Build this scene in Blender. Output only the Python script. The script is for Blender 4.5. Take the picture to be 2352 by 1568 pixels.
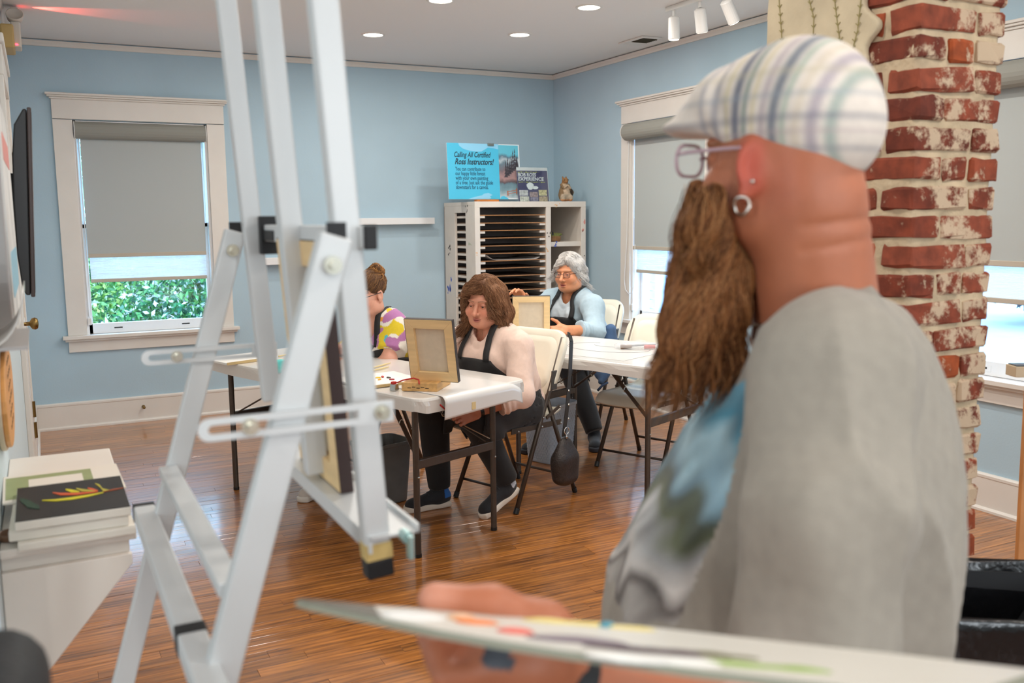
import bpy, bmesh, math, random
import numpy as np
from mathutils import Vector, Matrix
for o in list(bpy.data.objects): bpy.data.objects.remove(o)
SC = bpy.context.scene
COL = SC.collection
# ---------------------------------------------------------------- camera, world, exposure
YAW, PITCH, ROLL, FPX, CAMZ = math.radians(27.0), math.radians(7.674), math.radians(-0.575), 2120.0, 1.47
FW = np.array([math.sin(YAW)*math.cos(PITCH), math.cos(YAW)*math.cos(PITCH), -math.sin(PITCH)])
R0 = np.array([math.cos(YAW), -math.sin(YAW), 0.0]); U0 = np.cross(R0, FW)
DEPV = np.array([math.sin(YAW), math.cos(YAW), 0.0])
CR = R0*math.cos(ROLL)+U0*math.sin(ROLL); CU = -R0*math.sin(ROLL)+U0*math.cos(ROLL)
CAMP = np.array([0, 0, CAMZ])
cam = bpy.data.cameras.new('camera'); camo = bpy.data.objects.new('camera', cam); COL.objects.link(camo)
cam.sensor_width = 36.0; cam.lens = 36.0*FPX/2352.0; cam.clip_start = 0.05; cam.clip_end = 200
cam.dof.use_dof = True; cam.dof.focus_distance = 4.6; cam.dof.aperture_fstop = 4.0
camo.matrix_world = Matrix([[CR[i], CU[i], -FW[i], CAMP[i]] for i in range(3)]+[[0, 0, 0, 1]])
SC.camera = camo
SC.view_settings.view_transform = 'Standard'; SC.view_settings.look = 'None'
SC.view_settings.gamma = 1.0; SC.view_settings.use_curve_mapping = False
SC.view_settings.exposure = -0.08
LAMP_W = 9.5        # each recessed ceiling lamp
SKY_STR = 9.5
FILL_W = 50.0         # each unseen fill light added behind the camera to raise the ambient
def area(name, loc, dirv, sx, sy, w, col):
    ld = bpy.data.lights.new(name, 'AREA'); ld.shape = 'RECTANGLE'; ld.size = sx; ld.size_y = sy; ld.energy = w; ld.color = col
    o = bpy.data.objects.new(name, ld); COL.objects.link(o); o.location = loc; o.rotation_mode = 'QUATERNION'; o.rotation_quaternion = Vector(dirv).to_track_quat('-Z', 'Y'); return o
for i, (lx, ly, dx, dy) in enumerate(((.3, -2.49, 0, 1), (2.4, -2.49, 0, 1), (-2.99, -.3, 1, 0))): area('window_daylight', (lx, ly, 1.45), (dx, dy, -.05), 1.0, 1.5, FILL_W, (.86, .94, 1.0))  # added fill panels out of view; the walls behind them have no windows
world = bpy.data.worlds.new('sky'); SC.world = world; world.use_nodes = True
bg = world.node_tree.nodes['Background']; bg.inputs[0].default_value = (0.44, 0.68, 1.0, 1); bg.inputs[1].default_value = SKY_STR

# ---------------------------------------------------------------- measuring helpers
def ray(x, y): return FW+CR*(x-1176)/FPX-CU*(y-784)/FPX
def at_d(d, x, y): return CAMP+ray(x, y)*d                       # at camera depth d
def at_y(Y, x, y): r = ray(x, y); return CAMP+r*(Y/r[1])
def at_x(X, x, y): r = ray(x, y); return CAMP+r*(X/r[0])
def at_z(z, x, y): r = ray(x, y); return CAMP+r*((z-CAMZ)/r[2])
def pix(p):
    d = np.asarray(p, float)-CAMP; z = d@FW; return 1176+FPX*(d@CR)/z, 784-FPX*(d@CU)/z, z

# ---------------------------------------------------------------- materials
def lin(c):
    out = []
    for v in c[:3]:
        v = v/255.0
        out.append(v/12.92 if v <= .04045 else ((v+.055)/1.055)**2.4)
    return tuple(out)
MATS = {}
def mat(name, col=(200, 200, 200), rough=.5, metal=0., spec=.5, var=None, bump=None, emit=None, coat=0., attr=None, sss=0., sheen=0., trans=0., alpha=None):
    """var=(scale, amount, stretch) colour noise; bump=(scale, strength); attr = colour attribute name"""
    if name in MATS: return MATS[name]
    m = bpy.data.materials.new(name); m.use_nodes = True; nt = m.node_tree; n = nt.nodes; L = nt.links
    b = n['Principled BSDF']; c = lin(col)
    b.inputs['Base Color'].default_value = (*c, 1); b.inputs['Roughness'].default_value = rough
    b.inputs['Metallic'].default_value = metal; b.inputs['Specular IOR Level'].default_value = spec
    b.inputs['Coat Weight'].default_value = coat; b.inputs['Coat Roughness'].default_value = .08
    if sheen: b.inputs['Sheen Weight'].default_value = sheen
    if trans: b.inputs['Transmission Weight'].default_value = trans
    if alpha is not None: b.inputs['Alpha'].default_value = alpha
    if sss:
        b.inputs['Subsurface Weight'].default_value = sss; b.inputs['Subsurface Radius'].default_value = (.012, .005, .003)
        b.inputs['Subsurface Scale'].default_value = .5
    if emit: b.inputs['Emission Color'].default_value = (*lin(emit[0]), 1); b.inputs['Emission Strength'].default_value = emit[1]
    src = None
    if attr:
        a = n.new('ShaderNodeAttribute'); a.attribute_name = attr; src = a.outputs['Color']
    tc = None
    if var or bump:
        tc = n.new('ShaderNodeTexCoord')
    if var:
        sc, amt = var[0], var[1]; st = var[2] if len(var) > 2 else (1, 1, 1)
        mp = n.new('ShaderNodeMapping'); mp.inputs['Scale'].default_value = st; L.new(tc.outputs['Object'], mp.inputs[0])
        no = n.new('ShaderNodeTexNoise'); no.inputs['Scale'].default_value = sc; no.inputs['Detail'].default_value = 6; L.new(mp.outputs[0], no.inputs[0])
        mr = n.new('ShaderNodeMapRange'); mr.inputs[1].default_value = .3; mr.inputs[2].default_value = .7
        mr.inputs[3].default_value = 1-amt; mr.inputs[4].default_value = 1+amt*.6; L.new(no.outputs[0], mr.inputs[0])
        mx = n.new('ShaderNodeMix'); mx.data_type = 'RGBA'; mx.blend_type = 'MULTIPLY'; mx.inputs[0].default_value = 1
        if src: L.new(src, mx.inputs[6])
        else: mx.inputs[6].default_value = (*c, 1)
        L.new(mr.outputs[0], mx.inputs[7]); src = mx.outputs[2]
    if src: L.new(src, b.inputs['Base Color'])
    if bump:
        nb = n.new('ShaderNodeTexNoise'); nb.inputs['Scale'].default_value = bump[0]; nb.inputs['Detail'].default_value = 4; L.new(tc.outputs['Object'], nb.inputs[0])
        bp = n.new('ShaderNodeBump'); bp.inputs['Strength'].default_value = bump[1]; bp.inputs['Distance'].default_value = .004
        L.new(nb.outputs[0], bp.inputs['Height']); L.new(bp.outputs[0], b.inputs['Normal'])
    MATS[name] = m; return m

# ---------------------------------------------------------------- mesh helpers
def rotz(a): c, s = math.cos(a), math.sin(a); return np.array([[c, -s, 0], [s, c, 0], [0, 0, 1.]])
class MB:
    def __init__(s): s.v = []; s.f = []
    def add(s, vs, fs):
        k = len(s.v); s.v += [tuple(map(float, p)) for p in vs]; s.f += [tuple(i+k for i in f) for f in fs]; return s
    def box(s, c, size, R=None):
        hx, hy, hz = size[0]/2, size[1]/2, size[2]/2
        vs = np.array([(x*hx, y*hy, z*hz) for z in (-1, 1) for y in (-1, 1) for x in (-1, 1)])
        if R is not None: vs = vs@np.asarray(R).T
        return s.add(vs+np.asarray(c), [(0, 2, 3, 1), (4, 5, 7, 6), (0, 1, 5, 4), (2, 6, 7, 3), (0, 4, 6, 2), (1, 3, 7, 5)])
    def bb(s, x0, x1, y0, y1, z0, z1):
        return s.box(((x0+x1)/2, (y0+y1)/2, (z0+z1)/2), (abs(x1-x0), abs(y1-y0), abs(z1-z0)))
    def beam(s, p, q, w, t, up=(0, 0, 1)):
        """box bar p->q, w wide along (up x dir), t thick along the rest"""
        p = np.asarray(p, float); q = np.asarray(q, float); d = q-p; L = np.linalg.norm(d); d = d/L
        sd = np.cross(np.asarray(up, float), d); sd /= np.linalg.norm(sd); n = np.cross(d, sd)
        R = np.array([d, sd, n]).T
        return s.box((p+q)/2, (L, w, t), R)
    def tube(s, pts, r, n=8, caps=True, closed=False):
        pts = [np.asarray(p, float) for p in pts]; N = len(pts)
        rr = r if hasattr(r, '__len__') else [r]*N
        ref = None; rings = []
        for i in range(N):
            if closed: t = pts[(i+1) % N]-pts[i-1]
            else: t = pts[min(i+1, N-1)]-pts[max(i-1, 0)]
            t = t/(np.linalg.norm(t)+1e-12)
            if ref is None:
                ref = np.array([0, 0, 1.]) if abs(t[2]) < .9 else np.array([1., 0, 0])
            a = np.cross(t, ref); a /= np.linalg.norm(a)+1e-12; b = np.cross(a, t); ref = b
            rings.append([pts[i]+rr[i]*(math.cos(2*math.pi*k/n)*a+math.sin(2*math.pi*k/n)*b) for k in range(n)])
        vs = [p for g in rings for p in g]; fs = []
        for i in range(N if closed else N-1):
            j = (i+1) % N
            for k in range(n):
                k2 = (k+1) % n; fs.append((i*n+k, i*n+k2, j*n+k2, j*n+k))
        if caps and not closed:
            fs.append(tuple(range(n))); fs.append(tuple((N-1)*n+k for k in reversed(range(n))))
        return s.add(vs, fs)
    def lathe(s, prof, n=24, c=(0, 0, 0), sx=1, sy=1, R=None):
        vs = []; fs = []
        for r, z in prof:
            for k in range(n):
                a = 2*math.pi*k/n; vs.append((r*math.cos(a)*sx, r*math.sin(a)*sy, z))
        for i in range(len(prof)-1):
            for k in range(n):
                k2 = (k+1) % n; fs.append((i*n+k, i*n+k2, (i+1)*n+k2, (i+1)*n+k))
        fs.append(tuple(reversed(range(n)))); fs.append(tuple((len(prof)-1)*n+k for k in range(n)))
        vs = np.array(vs)
        if R is not None: vs = vs@np.asarray(R).T
        return s.add(vs+np.asarray(c), fs)
    def prism(s, poly, o, ax, ay, az, t):
        """polygon (2D) in frame o+x*ax+y*ay extruded t along az"""
        o, ax, ay, az = (np.asarray(k, float) for k in (o, ax, ay, az)); n = len(poly)
        a = [o+p[0]*ax+p[1]*ay for p in poly]; b = [p+az*t for p in a]
        fs = [tuple(reversed(range(n))), tuple(range(n, 2*n))]+[(i, (i+1) % n, n+(i+1) % n, n+i) for i in range(n)]
        return s.add(a+b, fs)
    def grid(s, fn, nu, nv, thick=None):
        vs = [fn(i/nu, j/nv) for j in range(nv+1) for i in range(nu+1)]
        fs = [(j*(nu+1)+i, j*(nu+1)+i+1, (j+1)*(nu+1)+i+1, (j+1)*(nu+1)+i) for j in range(nv) for i in range(nu)]
        return s.add(vs, fs)
    def build(s, name, m, parent=None, smooth=False, bevel=0, seg=2, solid=0, loc=None, sub=0):
        me = bpy.data.meshes.new(name); me.from_pydata(s.v, [], s.f); me.update()
        bm = bmesh.new(); bm.from_mesh(me); bmesh.ops.recalc_face_normals(bm, faces=bm.faces); bm.to_mesh(me); bm.free()
        return mkobj(name, me, m, parent, smooth, bevel, seg, solid, loc, sub)
def mkobj(name, me, m, parent=None, smooth=False, bevel=0, seg=2, solid=0, loc=None, sub=0):
    if m is not None: me.materials.append(m)
    if smooth:
        me.polygons.foreach_set('use_smooth', [True]*len(me.polygons))
    o = bpy.data.objects.new(name, me); COL.objects.link(o)
    if parent is not None:
        o.parent = parent
    if loc is not None: o.location = loc
    if solid: md = o.modifiers.new('solid', 'SOLIDIFY'); md.thickness = solid; md.offset = 0
    if bevel:
        md = o.modifiers.new('bevel', 'BEVEL'); md.width = bevel; md.segments = seg; md.limit_method = 'ANGLE'; md.angle_limit = math.radians(40)
    if sub: md = o.modifiers.new('sub', 'SUBSURF'); md.levels = sub; md.render_levels = sub
    return o
def rootat(name, label, cat, loc=(0, 0, 0), rz=0., group=None):
    o = bpy.data.objects.new(name, None); COL.objects.link(o); o.empty_display_size = .1
    o.location = loc; o.rotation_euler = (0, 0, rz); o['label'] = label; o['category'] = cat
    if group: o['group'] = group
    return o
def tag(o, label, cat, group=None):
    o['label'] = label; o['category'] = cat
    if group: o['group'] = group
    return o
def struct(o): o['kind'] = 'structure'; return o
def stuff(o): o['kind'] = 'stuff'; return o
def shifted(mb, o):
    """make vertices relative to a root at o"""
    mb.v = [(p[0]-o[0], p[1]-o[1], p[2]-o[2]) for p in mb.v]; return mb
def copy_tree(o, label=None, loc=None, rz=None):
    c = o.copy(); COL.objects.link(c)
    if label: c['label'] = label
    if loc is not None: c.location = loc
    if rz is not None: c.rotation_euler = (0, 0, rz)
    for ch in list(o.children):
        d = ch.copy(); COL.objects.link(d); d.parent = c
        for g in list(ch.children):
            e = g.copy(); COL.objects.link(e); e.parent = d
    return c
def rrect(w, h, r, n=5):
    pts = []
    for cx, cy, a0 in ((w/2-r, h/2-r, 0), (-w/2+r, h/2-r, 90), (-w/2+r, -h/2+r, 180), (w/2-r, -h/2+r, 270)):
        for k in range(n+1):
            a = math.radians(a0+90*k/n); pts.append((cx+r*math.cos(a), cy+r*math.sin(a)))
    return pts
def text_obj(name, body, size, m, parent, M4, align='LEFT', shear=0., bold=0., extrude=.0006, sx=1., space=1.):
    cu = bpy.data.curves.new(name, 'FONT'); cu.body = body; cu.size = size; cu.align_x = align; cu.shear = shear; cu.offset = bold; cu.extrude = extrude; cu.space_line = space
    cu.resolution_u = 3
    t = bpy.data.objects.new(name+'_tmp', cu); COL.objects.link(t)
    dg = bpy.context.evaluated_depsgraph_get(); dg.update()
    me = bpy.data.meshes.new_from_object(t.evaluated_get(dg)); bpy.data.objects.remove(t)
    me.transform(Matrix.Diagonal((sx, 1, 1, 1))); me.transform(M4); me.materials.clear()
    return mkobj(name, me, m, parent)
# ---------------------------------------------------------------- signed distance modelling (organic shapes)
def smin(a, b, k):
    h = np.clip(.5+.5*(b-a)/k, 0, 1); return b+(a-b)*h-k*h*(1-h)
def smax(a, b, k): return -smin(-a, -b, k)
def rc(P, a, b, ra, rb):
    a = np.asarray(a, float); b = np.asarray(b, float); ab = b-a
    t = np.clip(((P-a)@ab)/(ab@ab+1e-12), 0, 1)
    return np.linalg.norm(P-a-t[:, None]*ab, axis=1)-(ra+(rb-ra)*t)
def sph(P, c, r): return np.linalg.norm(P-np.asarray(c, float), axis=1)-r
def el(P, c, r, R=None):
    q = P-np.asarray(c, float)
    if R is not None: q = q@R
    r = np.asarray(r, float)
    k0 = np.linalg.norm(q/r, axis=1); k1 = np.linalg.norm(q/(r*r), axis=1)+1e-9
    return k0*(k0-1)/k1
def rbx(P, c, h, rad, R=None):
    q = P-np.asarray(c, float)
    if R is not None: q = q@R
    q = np.abs(q)-(np.asarray(h, float)-rad)
    return np.linalg.norm(np.maximum(q, 0), axis=1)+np.minimum(q.max(axis=1), 0)-rad
def chain(P, pts, rad, k=.03):
    d = None
    for i in range(len(pts)-1):
        e = rc(P, pts[i], pts[i+1], rad[i], rad[i+1]); d = e if d is None else smin(d, e, k)
    return d
def wob(P, seed, fr, n=7):
    g = np.random.RandomState(seed); out = 0
    for i in range(n):
        kv = g.normal(size=3); kv *= fr*(.6+g.rand()*.9)/np.linalg.norm(kv); out = out+np.sin(P@kv+g.rand()*6.28)
    return out/n*1.6
def near(P, c, R, fn, big=.03):
    """evaluate fn only within R of c"""
    d0 = np.linalg.norm(P-np.asarray(c, float), axis=1); m = d0 < R
    out = np.maximum(d0-R+big, big)
    if m.any(): out[m] = fn(P[m])
    return out
CORN = np.array([(i, j, k) for i in (0, 1) for j in (0, 1) for k in (0, 1)])
def sdf_arrays(f, lo, hi, h):
    lo = np.asarray(lo, float); hi = np.asarray(hi, float); c = 4
    nc = np.ceil((hi-lo)/(h*c)).astype(int)+1; n = (nc-1)*c+1
    ax = [lo[i]+np.arange(nc[i])*h*c for i in range(3)]
    G = np.stack(np.meshgrid(*ax, indexing='ij'), -1).reshape(-1, 3)
    dc = f(G).reshape(nc)
    blk = None
    cs = [dc[a:a+nc[0]-1, b:b+nc[1]-1, e:e+nc[2]-1] for a, b, e in CORN]
    mn = np.min(np.abs(cs), axis=0); sg = (np.min(cs, axis=0) < 0) & (np.max(cs, axis=0) > 0)
    act = sg | (mn < h*c*1.1)
    D = np.repeat(np.repeat(np.repeat(np.where(dc[:-1, :-1, :-1] < 0, -1., 1.), c, 0), c, 1), c, 2).astype(np.float32)
    D = np.pad(D, ((0, 1), (0, 1), (0, 1)), mode='edge')
    A = np.zeros(n, bool); ii = np.argwhere(act)
    for a in range(c+1):
        for b in range(c+1):
            for e in range(c+1): A[ii[:, 0]*c+a, ii[:, 1]*c+b, ii[:, 2]*c+e] = True
    idx = np.argwhere(A); vals = np.empty(len(idx), np.float32)
    for s in range(0, len(idx), 400000):
        vals[s:s+400000] = f(lo+idx[s:s+400000]*h)
    D[A] = vals
    S = D < 0
    cnt = sum(S[a:a+n[0]-1, b:b+n[1]-1, e:e+n[2]-1].astype(np.int8) for a, b, e in CORN)
    cell = np.argwhere((cnt > 0) & (cnt < 8))
    V8 = np.stack([D[cell[:, 0]+a, cell[:, 1]+b, cell[:, 2]+e] for a, b, e in CORN], 1).astype(float)
    acc = np.zeros((len(cell), 3)); num = np.zeros(len(cell))
    for i in range(8):
        for j in range(i+1, 8):
            if np.abs(CORN[i]-CORN[j]).sum() != 1: continue
            m = (V8[:, i] < 0) != (V8[:, j] < 0)
            t = V8[m, i]/(V8[m, i]-V8[m, j]); acc[m] += CORN[i]+t[:, None]*(CORN[j]-CORN[i]); num[m] += 1
    verts = lo+(cell+acc/num[:, None])*h
    ID = -np.ones(np.array(n)-1, int); ID[cell[:, 0], cell[:, 1], cell[:, 2]] = np.arange(len(cell))
    quads = []
    for axn in range(3):
        o1, o2 = [(1, 2), (2, 0), (0, 1)][axn]
        s0 = [slice(None)]*3; s1 = [slice(None)]*3; s0[axn] = slice(0, n[axn]-1); s1[axn] = slice(1, n[axn])
        d = S[tuple(s0)].astype(np.int8)-S[tuple(s1)].astype(np.int8); e = np.argwhere(d != 0)
        ok = (e[:, o1] > 0) & (e[:, o2] > 0) & (e[:, o1] < n[o1]-1) & (e[:, o2] < n[o2]-1); e = e[ok]
        sgn = d[e[:, 0], e[:, 1], e[:, 2]]
        def cidx(a, b):
            q = e.copy(); q[:, o1] -= a; q[:, o2] -= b; return ID[q[:, 0], q[:, 1], q[:, 2]]
        Q = np.stack([cidx(1, 1), cidx(0, 1), cidx(0, 0), cidx(1, 0)], 1)
        Q[sgn < 0] = Q[sgn < 0][:, ::-1]; quads.append(Q[(Q >= 0).all(1)])
    return verts, np.concatenate(quads)
def mesh_np(name, verts, faces, col=None):
    me = bpy.data.meshes.new(name); nv, nf, k = len(verts), len(faces), faces.shape[1]
    me.vertices.add(nv); me.vertices.foreach_set('co', np.asarray(verts, np.float32).ravel())
    me.loops.add(nf*k); me.loops.foreach_set('vertex_index', faces.astype(np.int32).ravel())
    me.polygons.add(nf); me.polygons.foreach_set('loop_start', np.arange(0, nf*k, k, dtype=np.int32))
    me.polygons.foreach_set('use_smooth', np.ones(nf, bool))
    if col is not None:
        a = me.attributes.new('Col', 'FLOAT_COLOR', 'POINT')
        a.data.foreach_set('color', np.concatenate([col, np.ones((nv, 1))], 1).astype(np.float32).ravel())
    me.update(calc_edges=True); me.validate(); return me
def sdf_obj(name, f, lo, hi, h, m, parent=None, col=None, origin=(0, 0, 0)):
    v, q = sdf_arrays(f, lo, hi, h)
    return mkobj(name, mesh_np(name, v-np.asarray(origin), q, None if col is None else col(v)), m, parent)
def sdf_grad(f, P, e=.002):
    g = np.stack([f(P+np.eye(3)[i]*e)-f(P-np.eye(3)[i]*e) for i in range(3)], 1); return g/(np.linalg.norm(g, axis=1)[:, None]+1e-9)
def strands(paths, rad, cols):
    """paths (N,S,3), rad (N,S) -> verts, quads, cols: three-sided tapering strands"""
    N, S, _ = paths.shape; t = np.gradient(paths, axis=1); t /= np.linalg.norm(t, axis=2)[..., None]+1e-9
    ref = np.array([.3, .5, .8]); a = np.cross(t, ref); a /= np.linalg.norm(a, axis=2)[..., None]+1e-9; b = np.cross(t, a)
    V = np.stack([paths+rad[..., None]*(math.cos(k*2.0944)*a+math.sin(k*2.0944)*b) for k in range(3)], 2).reshape(-1, 3)
    i, s, k = np.meshgrid(np.arange(N), np.arange(S-1), np.arange(3), indexing='ij'); k2 = (k+1) % 3
    base = (i*S+s)*3; q = np.stack([base+k, base+k2, base+3+k2, base+3+k], -1).reshape(-1, 4)
    return V, q, np.repeat(cols, S*3, 0)
def L3(c): return np.array(lin(c))
# ---------------------------------------------------------------- room
XB, YA, XL, ZC = 4.11, 7.22, -0.108, 2.697
wallm = mat('wall_blue', (178, 203, 217), .75, var=(3, .03), bump=(90, .12))
wallw = mat('wall_pale', (206, 220, 224), .75, bump=(90, .12))
ceilm = mat('ceiling_white', (238, 236, 234), .9, bump=(120, .08))
trimm = mat('trim_cream', (228, 222, 214), .38, var=(6, .03))
sashm = mat('sash_white', (236, 236, 236), .35)
brass = mat('aged_brass', (140, 115, 70), .35, 1.0)
steel = mat('bright_steel', (200, 200, 198), .25, 1.0)
black_m = mat('black_plastic', (18, 18, 18), .45)
def wood_floor():
    m = bpy.data.materials.new('oak_plank'); m.use_nodes = True; nt = m.node_tree; n = nt.nodes; L = nt.links; b = n['Principled BSDF']
    tc = n.new('ShaderNodeNewGeometry'); oi = n.new('ShaderNodeObjectInfo'); at = n.new('ShaderNodeAttribute'); at.attribute_name = 'rnd'
    ad = n.new('ShaderNodeMath'); ad.operation = 'ADD'; L.new(oi.outputs['Random'], ad.inputs[0]); L.new(at.outputs['Fac'], ad.inputs[1])
    fr = n.new('ShaderNodeMath'); fr.operation = 'FRACT'; L.new(ad.outputs[0], fr.inputs[0])
    cb = n.new('ShaderNodeCombineXYZ'); ml = n.new('ShaderNodeMath'); ml.operation = 'MULTIPLY'; ml.inputs[1].default_value = 37
    L.new(fr.outputs[0], ml.inputs[0]); L.new(ml.outputs[0], cb.inputs[0]); L.new(ml.outputs[0], cb.inputs[2])
    va = n.new('ShaderNodeVectorMath'); va.operation = 'ADD'; L.new(tc.outputs['Position'], va.inputs[0]); L.new(cb.outputs[0], va.inputs[1])
    mp = n.new('ShaderNodeMapping'); mp.inputs['Scale'].default_value = (1.5, 15, 15); L.new(va.outputs[0], mp.inputs[0])
    no = n.new('ShaderNodeTexNoise'); no.inputs['Scale'].default_value = 2.2; no.inputs['Detail'].default_value = 8; no.inputs['Roughness'].default_value = .62; no.inputs['Distortion'].default_value = .7
    L.new(mp.outputs[0], no.inputs[0])
    wv = n.new('ShaderNodeTexWave'); wv.inputs['Scale'].default_value = .8; wv.inputs['Distortion'].default_value = 9; wv.inputs['Detail'].default_value = 3; wv.bands_direction = 'Y'; L.new(mp.outputs[0], wv.inputs[0])
    mxf = n.new('ShaderNodeMath'); mxf.operation = 'MULTIPLY_ADD'; mxf.inputs[1].default_value = .16; L.new(wv.outputs['Fac'], mxf.inputs[0])
    sc = n.new('ShaderNodeMath'); sc.operation = 'MULTIPLY'; sc.inputs[1].default_value = .92; L.new(no.outputs[0], sc.inputs[0]); L.new(sc.outputs[0], mxf.inputs[2])
    cr = n.new('ShaderNodeValToRGB'); e = cr.color_ramp.elements
    e[0].position = .30; e[0].color = (*lin((100, 58, 25)), 1); e[1].position = .78; e[1].color = (*lin((206, 133, 60)), 1)
    k = e.new(.52); k.color = (*lin((162, 100, 43)), 1); L.new(mxf.outputs[0], cr.inputs[0])
    mr = n.new('ShaderNodeMapRange'); mr.inputs[3].default_value = .76; mr.inputs[4].default_value = 1.14; L.new(fr.outputs[0], mr.inputs[0])
    mx = n.new('ShaderNodeMix'); mx.data_type = 'RGBA'; mx.blend_type = 'MULTIPLY'; mx.inputs[0].default_value = 1
    L.new(cr.outputs[0], mx.inputs[6]); L.new(mr.outputs[0], mx.inputs[7]); L.new(mx.outputs[2], b.inputs['Base Color'])
    b.inputs['Roughness'].default_value = .33; b.inputs['Coat Weight'].default_value = .8; b.inputs['Coat Roughness'].default_value = .13
    n2 = n.new('ShaderNodeTexNoise'); n2.inputs['Scale'].default_value = 7; L.new(tc.outputs['Position'], n2.inputs[0])
    bp = n.new('ShaderNodeBump'); bp.inputs['Strength'].default_value = .12; bp.inputs['Distance'].default_value = .01; L.new(n2.outputs[0], bp.inputs['Height'])
    L.new(bp.outputs[0], b.inputs['Normal']); L.new(bp.outputs[0], b.inputs['Coat Normal'])
    return m
plankm = wood_floor()
subm = mat('subfloor_dark', (40, 24, 14), .8)
fl = struct(MB().bb(-3, XB+.1, -2.5, YA+.1, -.12, -.010).build('floor', subm))
random.seed(5)
PW = .0585
LENS = (.55, .75, .95, 1.15, 1.4)
pmesh = {}
rest = MB(); rest_r = []
rows = []
y = 1.02
while y < YA:
    x = XL+.004-random.random()*.6
    if y < 1.8: x = -1.2-random.random()*.6
    while x < XB:
        l = random.choice(LENS); rows.append((y, x, l)); x += l
    y += PW
def plank_px(y, x, l):
    px, py, z = pix((x+l/2, y, 0)); return z, px, py
sc_ = []
for (y, x, l) in rows:
    z, px, py = plank_px(y, x, l); vis = z > .5 and -250 < px < 2600 and py < 1700
    sc_.append(((z if vis else 50+z), y, x, l))
sc_.sort()
for i, (z, y, x, l) in enumerate(sc_):
    x0 = max(x, XL-.02) if y > 1.8 else x
    x1 = min(x+l, XB+.02)
    if x1-x0 < .02: continue
    if i < 298:
        if l not in pmesh or x0 != x or x1 != x+l:
            mb = MB().bb(0, x1-x0-.0007, 0, PW-.0007, -.018, 0)
            o = mb.build('plank', plankm, fl, bevel=.0006, seg=1)
            if x0 == x and x1 == x+l: pmesh[l] = o
        else:
            o = pmesh[l].copy(); COL.objects.link(o)
        o.location = (x0, y, random.uniform(-.0006, .0004))
    else:
        rest.bb(x0, x1-.0007, y, y+PW-.0007, -.018, 0); rest_r += [random.random()]*8
ro = rest.build('plank_field', plankm, fl); stuff(ro)
a = ro.data.attributes.new('rnd', 'FLOAT', 'POINT'); a.data.foreach_set('value', rest_r)
struct(MB().bb(-3, XB+.1, -2.5, 1.02, -.010, -.0005).build('floor_near', mat('floor_plain', (128, 76, 36), .4, coat=.5, var=(3, .25, (1, 14, 1)))))
struct(MB().bb(-3.1, XB+.2, -2.6, YA+.2, ZC, ZC+.1).build('ceiling', ceilm))
TH = .16
# back wall with opening of window_1; right wall with openings of window_2, window_3
OZ0, OZ1 = .655, 2.165
W1 = (.27, 1.165); W2 = (5.10, 6.00); W3 = (2.32, 3.22)
wa = MB().bb(XL-.2, W1[0], YA, YA+TH, 0, ZC).bb(W1[1], XB+TH, YA, YA+TH, 0, ZC).bb(W1[0], W1[1], YA, YA+TH, 0, OZ0).bb(W1[0], W1[1], YA, YA+TH, OZ1, ZC)
struct(wa.build('wall_back', wallm))
wb = MB()
for a0, b0 in ((-2.6, W3[0]), (W3[1], W2[0]), (W2[1], YA)): wb.bb(XB, XB+TH, a0, b0, 0, ZC)
for w in (W2, W3): wb.bb(XB, XB+TH, w[0], w[1], 0, OZ0).bb(XB, XB+TH, w[0], w[1], OZ1, ZC)
struct(wb.build('wall_right', wallm))
struct(MB().bb(XL-.12, XL, 1.85, YA, 0, ZC).build('wall_left', wallw))
struct(MB().bb(-3, XL-.12, 1.85, 1.97, 0, ZC).build('wall_side', wallw))
struct(MB().bb(-3.1, -3, -2.6, 1.97, 0, ZC).build('wall_far', wallw))
struct(MB().bb(-3, XB, -2.6, -2.5, 0, ZC).build('wall_front', wallw))
# crown and base mouldings
def profile_run(name, prof, p, q, inn, m=trimm):
    """prof: (d from wall, z) closed polygon swept p->q; inn = inward normal"""
    p = np.array([*p, 0.]); q = np.array([*q, 0.]); inn = np.array([*inn, 0.]); n = len(prof)
    a = [p+inn*d+np.array([0, 0, z]) for d, z in prof]; b = [q+inn*d+np.array([0, 0, z]) for d, z in prof]
    mb = MB().add(a+b, [tuple(range(n)), tuple(range(2*n-1, n-1, -1))]+[(i, (i+1) % n, n+(i+1) % n, n+i) for i in range(n)])
    return struct(mb.build(name, m))
crown = [(0, 2.652), (.012, 2.652), (.016, 2.662), (.016, 2.676), (.022, 2.684), (.022, 2.689), (0, 2.689)]
profile_run('trim_1', crown, (XL, YA), (XB, YA), (0, -1)); profile_run('trim_2', crown, (XB, YA), (XB, -2.5), (-1, 0)); profile_run('trim_3', crown, (XL, 1.85), (XL, YA), (1, 0))
base = [(0, 0), (.030, 0), (.030, .012), (.024, .020), (.017, .022), (.017, .165), (.020, .170), (.020, .182), (.012, .190), (0, .190)]
profile_run('baseboard_back', base, (XL, YA), (XB, YA), (0, -1)); profile_run('baseboard_right', base, (XB, YA), (XB, -2.5), (-1, 0))
profile_run('baseboard_left', base, (XL, 1.85), (XL, 4.85), (1, 0)); profile_run('baseboard_side', base, (XL, 5.93), (XL, YA-.03), (1, 0))
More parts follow.
